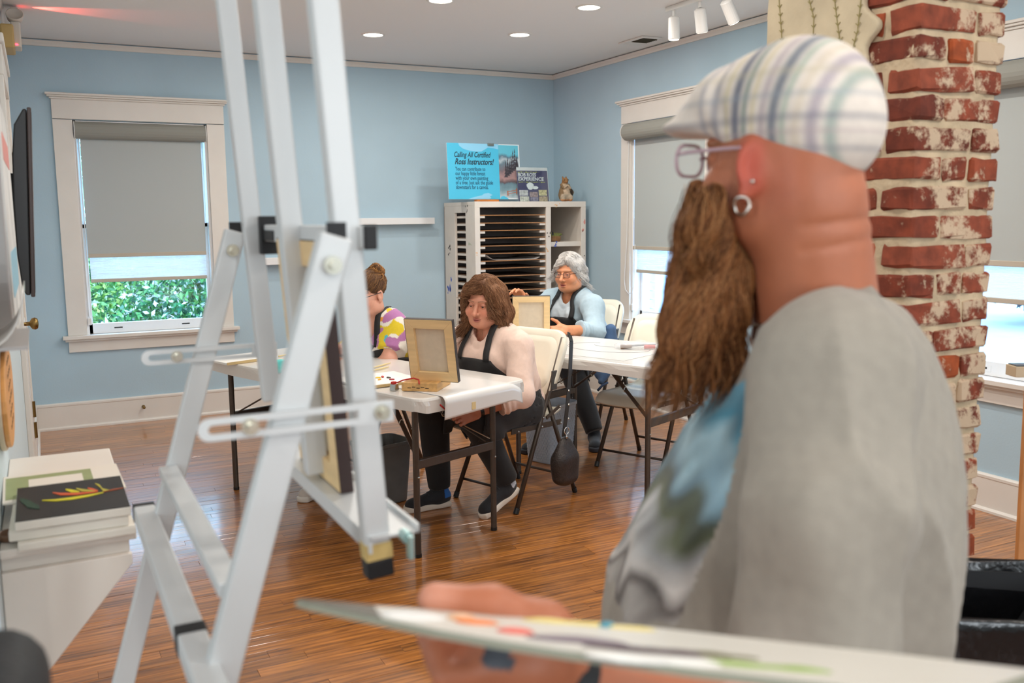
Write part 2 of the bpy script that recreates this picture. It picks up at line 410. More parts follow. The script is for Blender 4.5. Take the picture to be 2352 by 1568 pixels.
# ---------------------------------------------------------------- windows and roller shades
def glassmat():
    m = bpy.data.materials.new('window_glass'); m.use_nodes = True; nt = m.node_tree; n = nt.nodes; L = nt.links
    n.remove(n['Principled BSDF']); g = n.new('ShaderNodeBsdfGlossy'); g.inputs['Roughness'].default_value = .02; t = n.new('ShaderNodeBsdfTransparent')
    t.inputs[0].default_value = (.93, .97, .98, 1)
    lw = n.new('ShaderNodeLayerWeight'); pw = n.new('ShaderNodeMath'); pw.operation = 'POWER'; pw.inputs[1].default_value = 5; f = n.new('ShaderNodeMath'); f.operation = 'MULTIPLY_ADD'; f.inputs[1].default_value = .9; f.inputs[2].default_value = .035
    L.new(lw.outputs['Facing'], pw.inputs[0]); L.new(pw.outputs[0], f.inputs[0]); mx = n.new('ShaderNodeMixShader')
    L.new(f.outputs[0], mx.inputs[0]); L.new(t.outputs[0], mx.inputs[1]); L.new(g.outputs[0], mx.inputs[2]); L.new(mx.outputs[0], n['Material Output'].inputs[0]); return m
glass = glassmat()
def fabric(name, col, tl, tr=0., streak=False):
    m = bpy.data.materials.new(name); m.use_nodes = True; nt = m.node_tree; n = nt.nodes; L = nt.links; n.remove(n['Principled BSDF'])
    d = n.new('ShaderNodeBsdfDiffuse'); t = n.new('ShaderNodeBsdfTranslucent'); d.inputs[0].default_value = (*lin(col), 1); t.inputs[0].default_value = (*lin(col), 1)
    mx = n.new('ShaderNodeMixShader'); mx.inputs[0].default_value = tl; L.new(d.outputs[0], mx.inputs[1]); L.new(t.outputs[0], mx.inputs[2]); out = mx
    tc = n.new('ShaderNodeTexCoord'); mp = n.new('ShaderNodeMapping'); mp.inputs['Scale'].default_value = (3, 3, 110) if streak else (160, 160, 160); L.new(tc.outputs['Object'], mp.inputs[0])
    no = n.new('ShaderNodeTexNoise'); no.inputs['Scale'].default_value = 2.2; no.inputs['Detail'].default_value = 4; L.new(mp.outputs[0], no.inputs[0])
    if streak:
        mr = n.new('ShaderNodeMapRange'); mr.inputs[1].default_value = .35; mr.inputs[2].default_value = .72; mr.inputs[3].default_value = tr*.1; mr.inputs[4].default_value = tr*1.7; L.new(no.outputs[0], mr.inputs[0])
        tp = n.new('ShaderNodeBsdfTransparent'); m2 = n.new('ShaderNodeMixShader'); L.new(mr.outputs[0], m2.inputs[0]); L.new(mx.outputs[0], m2.inputs[1]); L.new(tp.outputs[0], m2.inputs[2]); out = m2
    L.new(out.outputs[0], n['Material Output'].inputs[0]); return m
shade_f = fabric('shade_blackout', (192, 197, 195), .11); sheer_f = fabric('shade_sheer', (236, 238, 240), .42, .28, True)
cass_m = mat('shade_cassette', (150, 150, 142), .7, bump=(300, .1)); hem_m = mat('shade_hem', (190, 180, 165), .6)
cord_m = mat('white_cord', (232, 232, 230), .5)
def window(idx, centre, ax, inn, label, shade_label, wide=False):
    """centre: point on the wall plane at the opening's middle (z=0); ax along the wall; inn into the room"""
    ax = np.array([*ax, 0.]); inn = np.array([*inn, 0.]); c = np.array([*centre, 0.]); hw = .4475
    R = np.array([ax, inn, [0, 0, 1.]]).T
    def B(mb, u0, u1, w0, w1, z0, z1):
        return mb.box(c+ax*(u0+u1)/2+inn*(w0+w1)/2+np.array([0, 0, (z0+z1)/2]), (abs(u1-u0), abs(w1-w0), abs(z1-z0)), R)
    root = bpy.data.objects.new('window_%d' % idx, None); COL.objects.link(root); struct(root); root['label'] = label
    for s in (-1, 1): B(MB(), s*hw, s*(hw+.125), 0, .022, .667, 2.168).build('side_casing', trimm, root, bevel=.002)
    B(MB(), -hw-.125, hw+.125, 0, .024, 2.172, 2.305).build('head_casing', trimm, root, bevel=.002)
    mb = MB(); B(mb, -hw-.135, hw+.135, 0, .034, 2.305, 2.318); B(mb, -hw-.15, hw+.15, 0, .05, 2.318, 2.330); B(mb, -hw-.16, hw+.16, 0, .06, 2.330, 2.345); mb.build('head_cap', trimm, root, bevel=.003)
    mb = MB(); B(mb, -hw-.16, hw+.16, -.0, .065, .642, .667); B(mb, -hw-.145, hw+.145, 0, .045, .625, .642); B(mb, -hw, hw, -TH, .0, .635, .660); mb.build('window_sill', trimm, root, bevel=.003)
    B(MB(), -hw-.125, hw+.125, 0, .02, .547, .625).build('apron', trimm, root, bevel=.002)
    for s in (-1, 1): B(MB(), s*hw, s*(hw-.018), -TH, 0, .66, 2.165).build('jamb', sashm, root)
    B(MB(), -hw, hw, -TH, 0, 2.15, 2.168).build('head_jamb', sashm, root)
    mb = MB(); i = hw-.018
    for s in (-1, 1): B(mb, s*i, s*(i-.026), -.105, -.07, .662, 1.45)
    B(mb, -i, i, -.105, -.07, .662, .735); B(mb, -i, i, -.105, -.07, 1.42, 1.455); mb.build('lower_sash', sashm, root, bevel=.002)
    mb = MB()
    for s in (-1, 1): B(mb, s*i, s*(i-.026), -.145, -.11, 1.42, 2.15)
    B(mb, -i, i, -.145, -.11, 1.41, 1.45); B(mb, -i, i, -.145, -.11, 2.10, 2.15); mb.build('upper_sash', sashm, root, bevel=.002)
    B(MB(), -i+.02, i-.02, -.09, -.086, .73, 1.43).build('lower_pane', glass, root); B(MB(), -i+.02, i-.02, -.13, -.126, 1.44, 2.11).build('upper_pane', glass, root)
    for u in (-.235, .235):
        p = B(MB(), u-.05, u+.05, -.070, -.0675, .682, .712).build('sash_lift', sashm, root); B(MB(), u-.028, u+.028, -.0676, -.0665, .694, .704).build('lift_slot', black_m, p)
    # roller shade
    sw = hw+.02 if wide else hw-.006
    t = rootat('roller_shade', shade_label, 'blind', tuple(c+np.array([0, 0, 2.1])))
    o = c+np.array([0, 0, 2.1]); w_c = .045 if wide else -.02
    mb = MB(); prof = [(.062*math.cos(a)*.9, .062*math.sin(a)) for a in np.linspace(0, 2*math.pi, 20, endpoint=False)]
    mb.prism(prof, c+ax*(-sw)+inn*w_c+np.array([0, 0, 2.102]), inn, (0, 0, 1), ax, 2*sw); shifted(mb, o).build('cassette', cass_m, t, smooth=False)
    for s in (-1, 1):
        mb = MB(); mb.prism([(x*1.06, z*1.06) for x, z in prof], c+ax*(s*sw-(.004 if s > 0 else 0))+inn*w_c+np.array([0, 0, 2.102]), inn, (0, 0, 1), ax, .005); shifted(mb, o).build('end_cap', cord_m, t)
    fw = hw-.042 if not wide else hw-.024; wf = -.03 if not wide else -.005
    shifted(B(MB(), -fw, fw, wf-.001, wf, 1.225, 2.10), o).build('blackout_panel', shade_f, t)
    shifted(B(MB(), -fw-.012*wide, fw, wf-.009, wf+.006, 1.212, 1.240), o).build('hem_bar', hem_m, t, bevel=.003)
    shifted(B(MB(), -fw+.01, fw-.004, wf-.022, wf-.021, 1.055, 2.08), o).build('sheer_panel', sheer_f, t)
    shifted(B(MB(), -fw+.008, fw-.002, wf-.03, wf-.014, 1.033, 1.058), o).build('hem_bar', hem_m, t, bevel=.003)
    u0 = -hw+.012; pts = []
    if wide:
        pts = [(u0-.02, .03, 2.06), (u0-.03, .035, 1.3), (u0-.055, .04, .98), (u0-.04, .04, .90), (u0, .035, .868), (u0+.04, .03, .88), (u0+.05, .02, .95), (u0+.045, .01, 1.25)]
    else: pts = [(u0, .0, 2.05), (u0+.002, .004, 1.3), (u0+.006, .006, .80), (u0+.014, .006, .775), (u0+.022, .004, .80), (u0+.02, .0, 1.3), (u0+.018, .0, 2.05)]
    P3 = [c+ax*p[0]+inn*p[1]+np.array([0, 0, p[2]]) for p in pts]
    shifted(MB().tube(P3, .0028, 6), o).build('cord_loop', cord_m, t, smooth=True)
    shifted(B(MB(), u0-.005, u0+.022, -.01, .014, .735, .785), o).build('cord_tensioner', cord_m, t, bevel=.004)
    return root
window(1, ((W1[0]+W1[1])/2, YA), (1, 0), (0, -1), 'back wall window with green shrubs behind it', 'grey roller shade pulled most of the way down the back wall window')
window(2, (XB, (W2[0]+W2[1])/2), (0, -1), (-1, 0), 'right wall window nearer the room corner', 'grey roller shade on the right wall window left of the bearded man', True)
window(3, (XB, (W3[0]+W3[1])/2), (0, -1), (-1, 0), 'right wall window beyond the brick chimney', 'grey roller shade on the window right of the brick chimney', True)
# ---------------------------------------------------------------- door on the left wall
dr = bpy.data.objects.new('door_1', None); COL.objects.link(dr); struct(dr)
MB().bb(XL, XL+.022, 4.85, 4.98, 0, 2.13).build('side_casing', trimm, dr, bevel=.003); MB().bb(XL, XL+.022, 5.80, 5.93, 0, 2.13).build('side_casing', trimm, dr, bevel=.003)
MB().bb(XL, XL+.024, 4.85, 5.93, 2.13, 2.265).build('head_casing', trimm, dr, bevel=.003)
MB().bb(XL, XL+.035, 4.80, 5.97, 2.265, 2.305).build('head_cap', trimm, dr, bevel=.006)
MB().bb(XL, XL+.010, 4.98, 5.80, .005, 2.13).build('door_panel', trimm, dr)
for y in (5.06, 5.43):
    for z0, z1 in ((.25, .95), (1.15, 1.95)):
        MB().bb(XL+.009, XL+.016, y, y+.29, z0, z1).build('raised_panel', trimm, dr, bevel=.004)
k = MB().lathe([(.028, 0), (.028, .006), (.009, .010), (.010, .035), (.026, .045), (.030, .058), (.024, .070), (.008, .074)], 20, (XL+.010, 5.03, .98), R=np.array([[0, 0, 1], [0, 1, 0], [-1, 0, 0]])).build('door_knob', brass, dr, smooth=True)
for z in (.3, .42, 1.8): MB().tube([(XL+.024, 5.80, z-.045), (XL+.024, 5.80, z+.045)], .008, 8).build('hinge', brass, dr)
# picture ledges on the back wall
def ledge(x0, x1, z0, label):
    t = rootat('picture_ledge', label, 'shelf', ((x0+x1)/2, YA, z0), group='white picture ledges')
    w = (x1-x0)/2
    MB().bb(-w, w, -.075, 0, 0, .014).build('shelf_board', sashm, t, bevel=.002); MB().bb(-w, w, -.085, -.072, 0, .052).build('front_lip', sashm, t, bevel=.002)
    MB().bb(-w, w, -.012, -.001, .014, .052).build('back_rail', sashm, t)
ledge(2.26, 2.931, 1.420, 'upper long white picture ledge on the back wall left of the sign')
ledge(1.50, 2.10, 1.126, 'lower white picture ledge seen between the easel bars')
# hook on back baseboard
hk = at_y(YA-.03, 330, 934)
t = rootat('door_stop', 'small brass door stop screwed into the back baseboard', 'door stop', (hk[0], YA-.0185, hk[2]))
MB().lathe([(.012, 0), (.012, .004), (.006, .008), (.006, .035), (.011, .038), (.010, .05), (.002, .052)], 14, R=np.array([[1, 0, 0], [0, 0, -1], [0, 1, 0]])).build('stop_body', brass, t, smooth=True)
# ---------------------------------------------------------------- ceiling fittings
lensm = mat('lamp_lens', (255, 250, 240), .4, emit=((255, 244, 226), 9)); whitep = mat('white_enamel', (232, 230, 226), .4)
LOC = [(2.106, 6.145), (3.008, 5.741), (3.0, 4.84), (2.135, 5.041), (3.0, 3.9), (2.12, 3.94), (3.0, 2.9), (2.12, 2.8), (1.1, 3.4), (1.1, 1.9), (2.6, .6), (1.4, .3), (.2, -.4), (-1.2, .3), (2.8, -1.2), (1.1, 5.3)]
LAB = {0: 'round recessed ceiling light farthest left in view', 1: 'round recessed ceiling light above the sign, right one of the lower pair', 2: 'round recessed ceiling light nearest the white track light', 3: 'round recessed ceiling light cut by the top edge of the frame'}
for i, (x, y) in enumerate(LOC):
    lb = LAB.get(i, 'recessed ceiling light out of view above the near part of the room')
    t = rootat('recessed_light', lb, 'ceiling light', (x, y, ZC), group='recessed ceiling lights' if i < 4 else 'recessed ceiling lights out of view')
    MB().lathe([(.063, -.0), (.063, -.006), (.078, -.006), (.080, -.0)], 32).build('trim_ring', whitep, t, smooth=False) if False else None
    mb = MB(); n = 32
    for r_, z_ in ((.064, -.001), (.066, -.007), (.078, -.007), (.081, -.0005)):
        mb.v += [(r_*math.cos(2*math.pi*k/n), r_*math.sin(2*math.pi*k/n), z_) for k in range(n)]
    mb.f += [(j*n+k, j*n+(k+1) % n, (j+1)*n+(k+1) % n, (j+1)*n+k) for j in range(3) for k in range(n)]
    mb.build('trim_ring', whitep, t, smooth=True)
    MB().lathe([(.064, -.0012), (.064, -.0045)], 32).build('lens', lensm, t)
    ld = bpy.data.lights.new('lamp', 'AREA'); ld.shape = 'DISK'; ld.size = .12; ld.energy = LAMP_W; ld.color = (1.0, .95, .88)
    lo = bpy.data.objects.new('lamp', ld); COL.objects.link(lo); lo.parent = t; lo.location = (0, 0, -.009)
# air vent
t = rootat('ceiling_vent', 'white rectangular air vent in the ceiling, half open', 'vent', (3.88, 5.58, ZC))
va = math.radians(-6)
MB().bb(-.085, .085, -.15, .15, -.012, -.001).build('frame', whitep, t, bevel=.003)
darkv = mat('vent_dark', (60, 56, 46), .7)
MB().bb(-.06, .06, -.125, .02, -.0135, -.0118).build('opening', darkv, t)
for k in range(7):
    MB().box((0, -.115+k*.02, -.014), (.12, .013, .0015), np.array([[1, 0, 0], [0, .8, -.6], [0, .6, .8]])).build('louver', mat('vent_louver', (110, 104, 88), .6), t)
MB().bb(-.06, .06, .03, .125, -.0135, -.0118).build('damper_plate', whitep, t)
# track light
t = rootat('track_light', 'white three-head track light on the ceiling above the man', 'track light', (3.44, 4.36, ZC))
MB().bb(-.02, .02, -.36, .30, -.028, -.001).build('track', whitep, t, bevel=.002)
heads = [(1566, 42, (0, -.02, -1), .24), (1616, 27, (.25, .12, -1), .0), (1672, 16, (.62, .10, -.9), -.22)]
for i, (px_, py_, dr_, ly) in enumerate(heads):
    dv = np.array(dr_, float); dv /= np.linalg.norm(dv)
    h = MB().tube([(0, ly, -.028), (0, ly, -.06)], .010, 8)
    p0 = np.array([0, ly, -.062]); ref = np.cross(dv, [0, 1, 0.]); ref /= np.linalg.norm(ref)
    ho = MB().tube([p0, p0+dv*.008, p0+dv*.012, p0+dv*.132, p0+dv*.134], [.02, .032, .034, .034, .031], 20).build('lamp_head', whitep, t, smooth=False, bevel=.002)
    h.build('swivel', whitep, t)
    MB().tube([p0+dv*.134, p0+dv*.1355], .029, 20).build('lens', lensm if i == 2 else mat('lens_off', (235, 232, 225), .3, emit=((255, 244, 226), 2)), ho)
    sd = bpy.data.lights.new('spot', 'SPOT'); sd.energy = 22; sd.spot_size = math.radians(70); sd.spot_blend = .6; sd.shadow_soft_size = .03; sd.color = (1, .95, .88)
    so = bpy.data.objects.new('spot', sd); COL.objects.link(so); so.parent = t; so.location = tuple(p0+dv*.16)
    so.rotation_mode = 'QUATERNION'; so.rotation_quaternion = Vector(dv).to_track_quat('-Z', 'Y')
# ---------------------------------------------------------------- outside the windows
struct(MB().bb(-30, 7.5, YA+.6, 40, -1.0, -.8).build('lawn', mat('lawn_green', (96, 130, 70), .9, var=(2, .4))))
struct(MB().bb(XB+.6, 60, -40, 60, -1.1, -.85).build('driveway', mat('pale_concrete', (158, 172, 190), .85, var=(1.2, .12))))
leafm = mat('leaf', (255, 255, 255), .55, attr='Col'); barkm = mat('bark', (104, 84, 62), .9, var=(9, .4))
def shrub(name, label, c, r, nl, cols, seed, blossoms=0, trunk=None, ls=.05):
    rng = np.random.RandomState(seed); t = rootat(name, label, 'shrub' if trunk is None else 'tree', (c[0], c[1], -.8), group='plants outside the windows')
    d = rng.normal(size=(nl, 3)); d /= np.linalg.norm(d, axis=1)[:, None]; rad = .55+.5*rng.rand(nl)**.6
    lump = 1+.22*np.sin(d@np.array([5, 3, 4.])+seed)+.15*np.sin(d@np.array([-7, 8, 3.]))
    P = np.array([0, 0, c[2]+.8])+d*np.array(r)*(rad*lump)[:, None]; P[:, 2] = np.maximum(P[:, 2], .05)
    def cards(P, s, col, nm):
        n = len(P); a = rng.normal(size=(n, 3)); a /= np.linalg.norm(a, axis=1)[:, None]; b = np.cross(a, rng.normal(size=(n, 3))); b /= np.linalg.norm(b, axis=1)[:, None]; nn = np.cross(a, b)
        sz = s*(.6+.8*rng.rand(n))[:, None]
        V = np.stack([P-a*sz, P+b*sz*.45+nn*sz*.12, P+a*sz, P-b*sz*.45+nn*sz*.12], 1).reshape(-1, 3)
        o = mkobj(nm, mesh_np(nm, V, np.arange(4*n).reshape(-1, 4), np.repeat(col, 4, 0)), leafm, t); stuff(o)
    base_c = np.array([L3(k) for k in cols])[rng.randint(len(cols), size=nl)]*(.6+.8*rng.rand(nl))[:, None]
    cards(P, ls, base_c, 'foliage')
    if blossoms:
        k = rng.randint(nl, size=blossoms); cards(P[k]*1.03, .030, np.tile(L3((240, 236, 238)), (blossoms, 1))*(.85+.3*rng.rand(blossoms))[:, None], 'blossom')
    mb = MB()
    for j in range(5 if trunk is None else 1):
        e = P[j*7]*.6; mb.tube([(0.05*j, 0, .0), e*.5+np.array([.03*j, .02, 0]), e], [.03, .022, .008] if trunk is None else [trunk, trunk*.8, trunk*.4], 7)
    mb.build('trunk' if trunk else 'stem', barkm, t, smooth=True)
G1 = [(52, 120, 70), (90, 150, 84), (40, 96, 66), (120, 170, 96)]
G2 = [(140, 176, 80), (110, 160, 84), (170, 190, 100)]
shrub('flowering_shrub', 'white-blossomed shrub outside the back window, right half', (1.25, 9.5, .35), (.62, .45, .95), 9000, G1, 1, 2600, ls=.034)
shrub('flowering_shrub', 'green shrub outside the back window, left half', (-.05, 10.4, .4), (.9, .45, 1.05), 9000, G1+G2, 2, 700, ls=.036)
shrub('tall_shrub', 'yellow-green shrub farther behind the white blossoms', (.95, 12.2, .9), (1.6, .7, 1.5), 5000, G2+G1[:1], 3, 0, ls=.07)
shrub('tall_shrub', 'dark green shrub outside the corner window', (8.6, 8.6, .6), (1.5, 1.3, 1.7), 3600, [(110, 196, 170), (130, 210, 186), (90, 170, 160)], 4, 0, ls=.07)
shrub('small_tree', 'dark tree far outside the window right of the chimney', (19.5, 11.6, .35), (2.2, 1.6, .95), 5000, [(70, 90, 100), (90, 110, 110), (60, 84, 90)], 5, 200, trunk=.12, ls=.14)
# neighbouring wall with siding boards and a porch post, seen through window_2
t = rootat('siding_wall', 'white clapboard wall corner right outside the corner window', 'outside wall', (4.98, 6.9, -.8))
sidm = mat('white_siding', (186, 192, 192), .6)
for k in range(36):
    MB().bb(-.68, 0, -.012, .05, 0, .072).build('siding_board', sidm, t, loc=(0, 0, .08*k))if k == 0 else None
    if k == 0: b0 = t.children[0]
    else:
        o = b0.copy(); COL.objects.link(o); o.parent = t; o.location = (0, 0, .08*k)
MB().bb(-.205, -.105, -.06, -.013, 0, 2.9).build('corner_board', sidm, t)
t = rootat('porch_post', 'square white porch post outside the corner window', 'post', (5.75, 9.6, -.8))
MB().bb(-.07, .07, -.07, .07, 0, 3.2).build('post_shaft', sidm, t, bevel=.004); MB().bb(-.09, .09, -.09, .09, 0, .2).build('post_base', sidm, t, bevel=.004)

# ---------------------------------------------------------------- brick chimney
CX0, CX1, CY0, CY1 = 1.952, 2.266, 1.622, 2.136
ch = rootat('brick_chimney', 'exposed red brick chimney with smeared pale mortar behind the bearded man', 'chimney', (CX0, CY0, 0))
def brickmat():
    m = bpy.data.materials.new('old_brick'); m.use_nodes = True; nt = m.node_tree; n = nt.nodes; L = nt.links; b = n['Principled BSDF']
    g = n.new('ShaderNodeNewGeometry'); oi = n.new('ShaderNodeObjectInfo')
    cr = n.new('ShaderNodeValToRGB'); e = cr.color_ramp.elements; e[0].color = (*lin((106, 46, 30)), 1); e[1].color = (*lin((176, 84, 38)), 1); e[0].position = 0
    for p, c in ((.3, (128, 56, 34)), (.55, (142, 66, 42)), (.8, (150, 74, 50)), (.9, (160, 72, 34))): k = e.new(p); k.color = (*lin(c), 1)
    L.new(oi.outputs['Random'], cr.inputs[0])
    no = n.new('ShaderNodeTexNoise'); no.inputs['Scale'].default_value = 26; no.inputs['Detail'].default_value = 7; L.new(g.outputs['Position'], no.inputs[0])
    mr = n.new('ShaderNodeMapRange'); mr.inputs[1].default_value = .3; mr.inputs[2].default_value = .7; mr.inputs[3].default_value = .6; mr.inputs[4].default_value = 1.2; L.new(no.outputs[0], mr.inputs[0])
    mx = n.new('ShaderNodeMix'); mx.data_type = 'RGBA'; mx.blend_type = 'MULTIPLY'; mx.inputs[0].default_value = 1; L.new(cr.outputs[0], mx.inputs[6]); L.new(mr.outputs[0], mx.inputs[7])
    n2 = n.new('ShaderNodeTexNoise'); n2.inputs['Scale'].default_value = 15; n2.inputs['Detail'].default_value = 9; n2.inputs['Roughness'].default_value = .68; L.new(g.outputs['Position'], n2.inputs[0])
    sp = n.new('ShaderNodeSeparateXYZ'); L.new(g.outputs['Position'], sp.inputs[0])
    # smeared mortar is thicker on the face towards the room (low y) than on the side face
    fy = n.new('ShaderNodeMapRange'); fy.inputs[1].default_value = CX0+.02; fy.inputs[2].default_value = CX0+.12; fy.inputs[3].default_value = .13; fy.inputs[4].default_value = -.018; L.new(sp.outputs[0], fy.inputs[0])
    ro = n.new('ShaderNodeMath'); ro.operation = 'MULTIPLY_ADD'; ro.inputs[1].default_value = .16; L.new(oi.outputs['Random'], ro.inputs[0]); L.new(fy.outputs[0], ro.inputs[2])
    ad = n.new('ShaderNodeMath'); ad.operation = 'SUBTRACT'; L.new(n2.outputs[0], ad.inputs[0]); L.new(ro.outputs[0], ad.inputs[1])
    st = n.new('ShaderNodeMapRange'); st.inputs[1].default_value = .41; st.inputs[2].default_value = .50; L.new(ad.outputs[0], st.inputs[0]); st.inputs[4].default_value = .85
    m2 = n.new('ShaderNodeMix'); m2.data_type = 'RGBA'; L.new(st.outputs[0], m2.inputs[0]); L.new(mx.outputs[2], m2.inputs[6]); m2.inputs[7].default_value = (*lin((214, 190, 160)), 1)
    L.new(m2.outputs[2], b.inputs['Base Color']); b.inputs['Roughness'].default_value = .85
    bp = n.new('ShaderNodeBump'); bp.inputs['Strength'].default_value = .5; bp.inputs['Distance'].default_value = .004; L.new(n2.outputs[0], bp.inputs['Height']); L.new(bp.outputs[0], b.inputs['Normal'])
    return m
brickm = brickmat(); mortm = mat('lime_mortar', (206, 184, 152), .95, var=(14, .25), bump=(60, 1.0))
# mortar core with an uneven surface
def core_sdf(P):
    return rbx(P, ((CX1-CX0)/2, (CY1-CY0)/2, 1.35), ((CX1-CX0)/2-.006, (CY1-CY0)/2-.006, 1.36), .006)-.0035*wob(P, 3, 60)-.002*wob(P, 4, 160)
sdf_obj('mortar_core', core_sdf, (-.03, -.03, 0.0), (CX1-CX0+.03, CY1-CY0+.03, 2.69), .011, mortm, ch)
rng = np.random.RandomState(8)
bvar = {}
def brick_mesh(l, d, k):
    key = (round(l, 3), round(d, 3), k)
    if key in bvar: return bvar[key]
    bm = bmesh.new(); bmesh.ops.create_cube(bm, size=1); bmesh.ops.scale(bm, vec=(l, d, .058), verts=bm.verts)
    bmesh.ops.bevel(bm, geom=bm.edges[:], offset=.006, segments=1, affect='EDGES')
    bmesh.ops.subdivide_edges(bm, edges=[e for e in bm.edges if e.calc_length() > .05], cuts=1, use_grid_fill=True)
    r = np.random.RandomState(k*7+int(l*1000))
    for v in bm.verts: v.co += Vector(r.normal(size=3)*.0022)
    me = bpy.data.meshes.new('brick'); bm.to_mesh(me); bm.free(); me.materials.append(brickm)
    bvar[key] = me; return me
def put_brick(x, y, z, l, d, rz=0):
    o = bpy.data.objects.new('brick', brick_mesh(l, d, rng.randint(4))); COL.objects.link(o); o.parent = ch
    o.location = (x, y, z); o.rotation_euler = (rng.normal()*.012, rng.normal()*.012, rz+rng.normal()*.012)
PIT = .0735; W_ = CX1-CX0; D_ = CY1-CY0
nz = int(ZC/PIT)
for k in range(nz):
    z = PIT*(k+.5)
    # front face (y = 0): corner bricks give their header or stretcher to the side face
    if k % 2 == 0:
        xs = [(0, .205), (.217, W_)]; side0 = .098
    else:
        xs = [(0, .098), (.110, .2), (.212, W_)] if k % 4 == 1 else [(0, .098), (.110, W_)]; side0 = .205
    for a, b in xs:
        dd = side0 if a == 0 else .1
        put_brick((a+b)/2, dd/2-.004+rng.normal()*.0022, z+rng.normal()*.0015, b-a, dd)
    yy = side0+.012
    while yy < D_-.03:
        l = min([.205, .098][rng.randint(2)] if k % 3 else .205, D_-yy)
        put_brick(.046+rng.normal()*.003, yy+l/2, z+rng.normal()*.0015, .1, l); yy += l+.012
# plaster remnant on the upper side face
plas = mat('old_plaster', (206, 190, 160), .9, var=(5, .22), bump=(30, .6))
def plaster_sdf(P):
    y = P[:, 1]; z = P[:, 2]
    d = np.abs(P[:, 0]+.010)-.010
    edge = .172+.035*np.sin(z*9)+.018*np.sin(z*31+1)+.012*np.sin(z*67)
    low = 1.70+.05*np.sin(y*16)+.02*np.sin(y*50)
    return smax(smax(smax(d, edge-y, .008), low-z, .008), y-(D_+.006), .006)-.0015*wob(P, 9, 70)
sdf_obj('plaster_patch', plaster_sdf, (-.04, .03, 1.55), (.02, D_+.03, 2.69), .007, plas, ch)
vine = mat('painted_vine', (150, 138, 88), .9)
mb = MB()
def stem(pts, n=9, w=.0015):
    pts = [np.array(p) for p in pts]
    for i in range(len(pts)-1): mb.beam((-.0225, *pts[i]), (-.0225, *pts[i+1]), w, .002, up=(1, 0, 0))
    for i in range(n):
        s = i/(n-1)*(len(pts)-1); j = min(int(s), len(pts)-2); p = pts[j]+(s-j)*(pts[j+1]-pts[j])
        for sg in (-1, 1): mb.beam((-.0225, *p), (-.0225, *(p+np.array([sg*.008, .008]))), .0016, .0015, up=(1, 0, 0))
stem([(.27, 2.12), (.255, 2.02), (.235, 1.93), (.20, 1.86)], 14); stem([(.20, 1.86), (.175, 1.94), (.165, 2.04)], 10); stem([(.20, 1.86), (.20, 1.76)], 6); stem([(.36, 2.08), (.33, 2.0), (.33, 1.9)], 9); stem([(.47, 2.1), (.45, 1.96)], 7)
mb.build('painted_vine', vine, ch)

# ---------------------------------------------------------------- aluminium easel in the foreground
YN, YF, YM = 1.12, 1.68, 1.40
alu = mat('easel_grey_enamel', (214, 216, 216), .38, metal=.15, var=(3, .05)); rub = mat('black_rubber', (24, 24, 26), .6); wnut = mat('zinc_bolt', (210, 205, 190), .25, 1.)
ez = (.30, 1.40, 0); E = rootat('metal_easel', 'tall pale grey metal studio easel in the left foreground', 'easel', ez)
def channel(name, p, q, w=.034, d=.022, fx=1, par=E, m=alu, wall=.0035):
    """open channel bar p->q: web wide along Y?  web faces X; flanges along +-Y"""
    p = np.asarray(p, float); q = np.asarray(q, float); dd = (q-p)/np.linalg.norm(q-p)
    yv = np.array([0, 1., 0]); xv = np.cross(dd, yv); xv /= np.linalg.norm(xv); L = np.linalg.norm(q-p)
    mb = MB(); R = np.array([dd, yv, xv]).T; c = (p+q)/2
    mb.box(c-xv*fx*(d/2-wall/2), (L, w, wall), R)
    for s in (-1, 1): mb.box(c+yv*s*(w/2-wall/2), (L, wall, d), R)
    return shifted(mb, ez).build(name, m, par, bevel=.0012)
def mast(Yp, z0, z1):
    f = lambda z: .37-.0663*(z-1.004)
    return (f(z0), Yp, z0), (f(z1), Yp, z1)
a, b = mast(YN, 1.045, 2.08); m3 = shifted(MB().beam(a, b, .034, .026, up=(0, 1, 0)), ez).build('side_mast', alu, E, bevel=.003)
a2, b2 = mast(YN, 1.004, 1.030); shifted(MB().beam(a2, b2, .036, .028, up=(0, 1, 0)), ez).build('rubber_foot', rub, m3, bevel=.003)
a2, b2 = mast(YN, 1.030, 1.052); shifted(MB().beam(a2, b2, .0355, .0275, up=(0, 1, 0)), ez).build('masking_tape', mat('masking_tape', (214, 186, 120), .7), m3)
a, b = mast(YF, 1.142, 2.08); m1 = shifted(MB().beam(a, b, .032, .026, up=(0, 1, 0)), ez).build('side_mast', alu, E, bevel=.003)
a, b = mast(YM, 1.075, 2.10); shifted(MB().beam(a, b, .034, .03, up=(0, 1, 0)), ez).build('centre_mast', alu, E, bevel=.003)
leg = {}
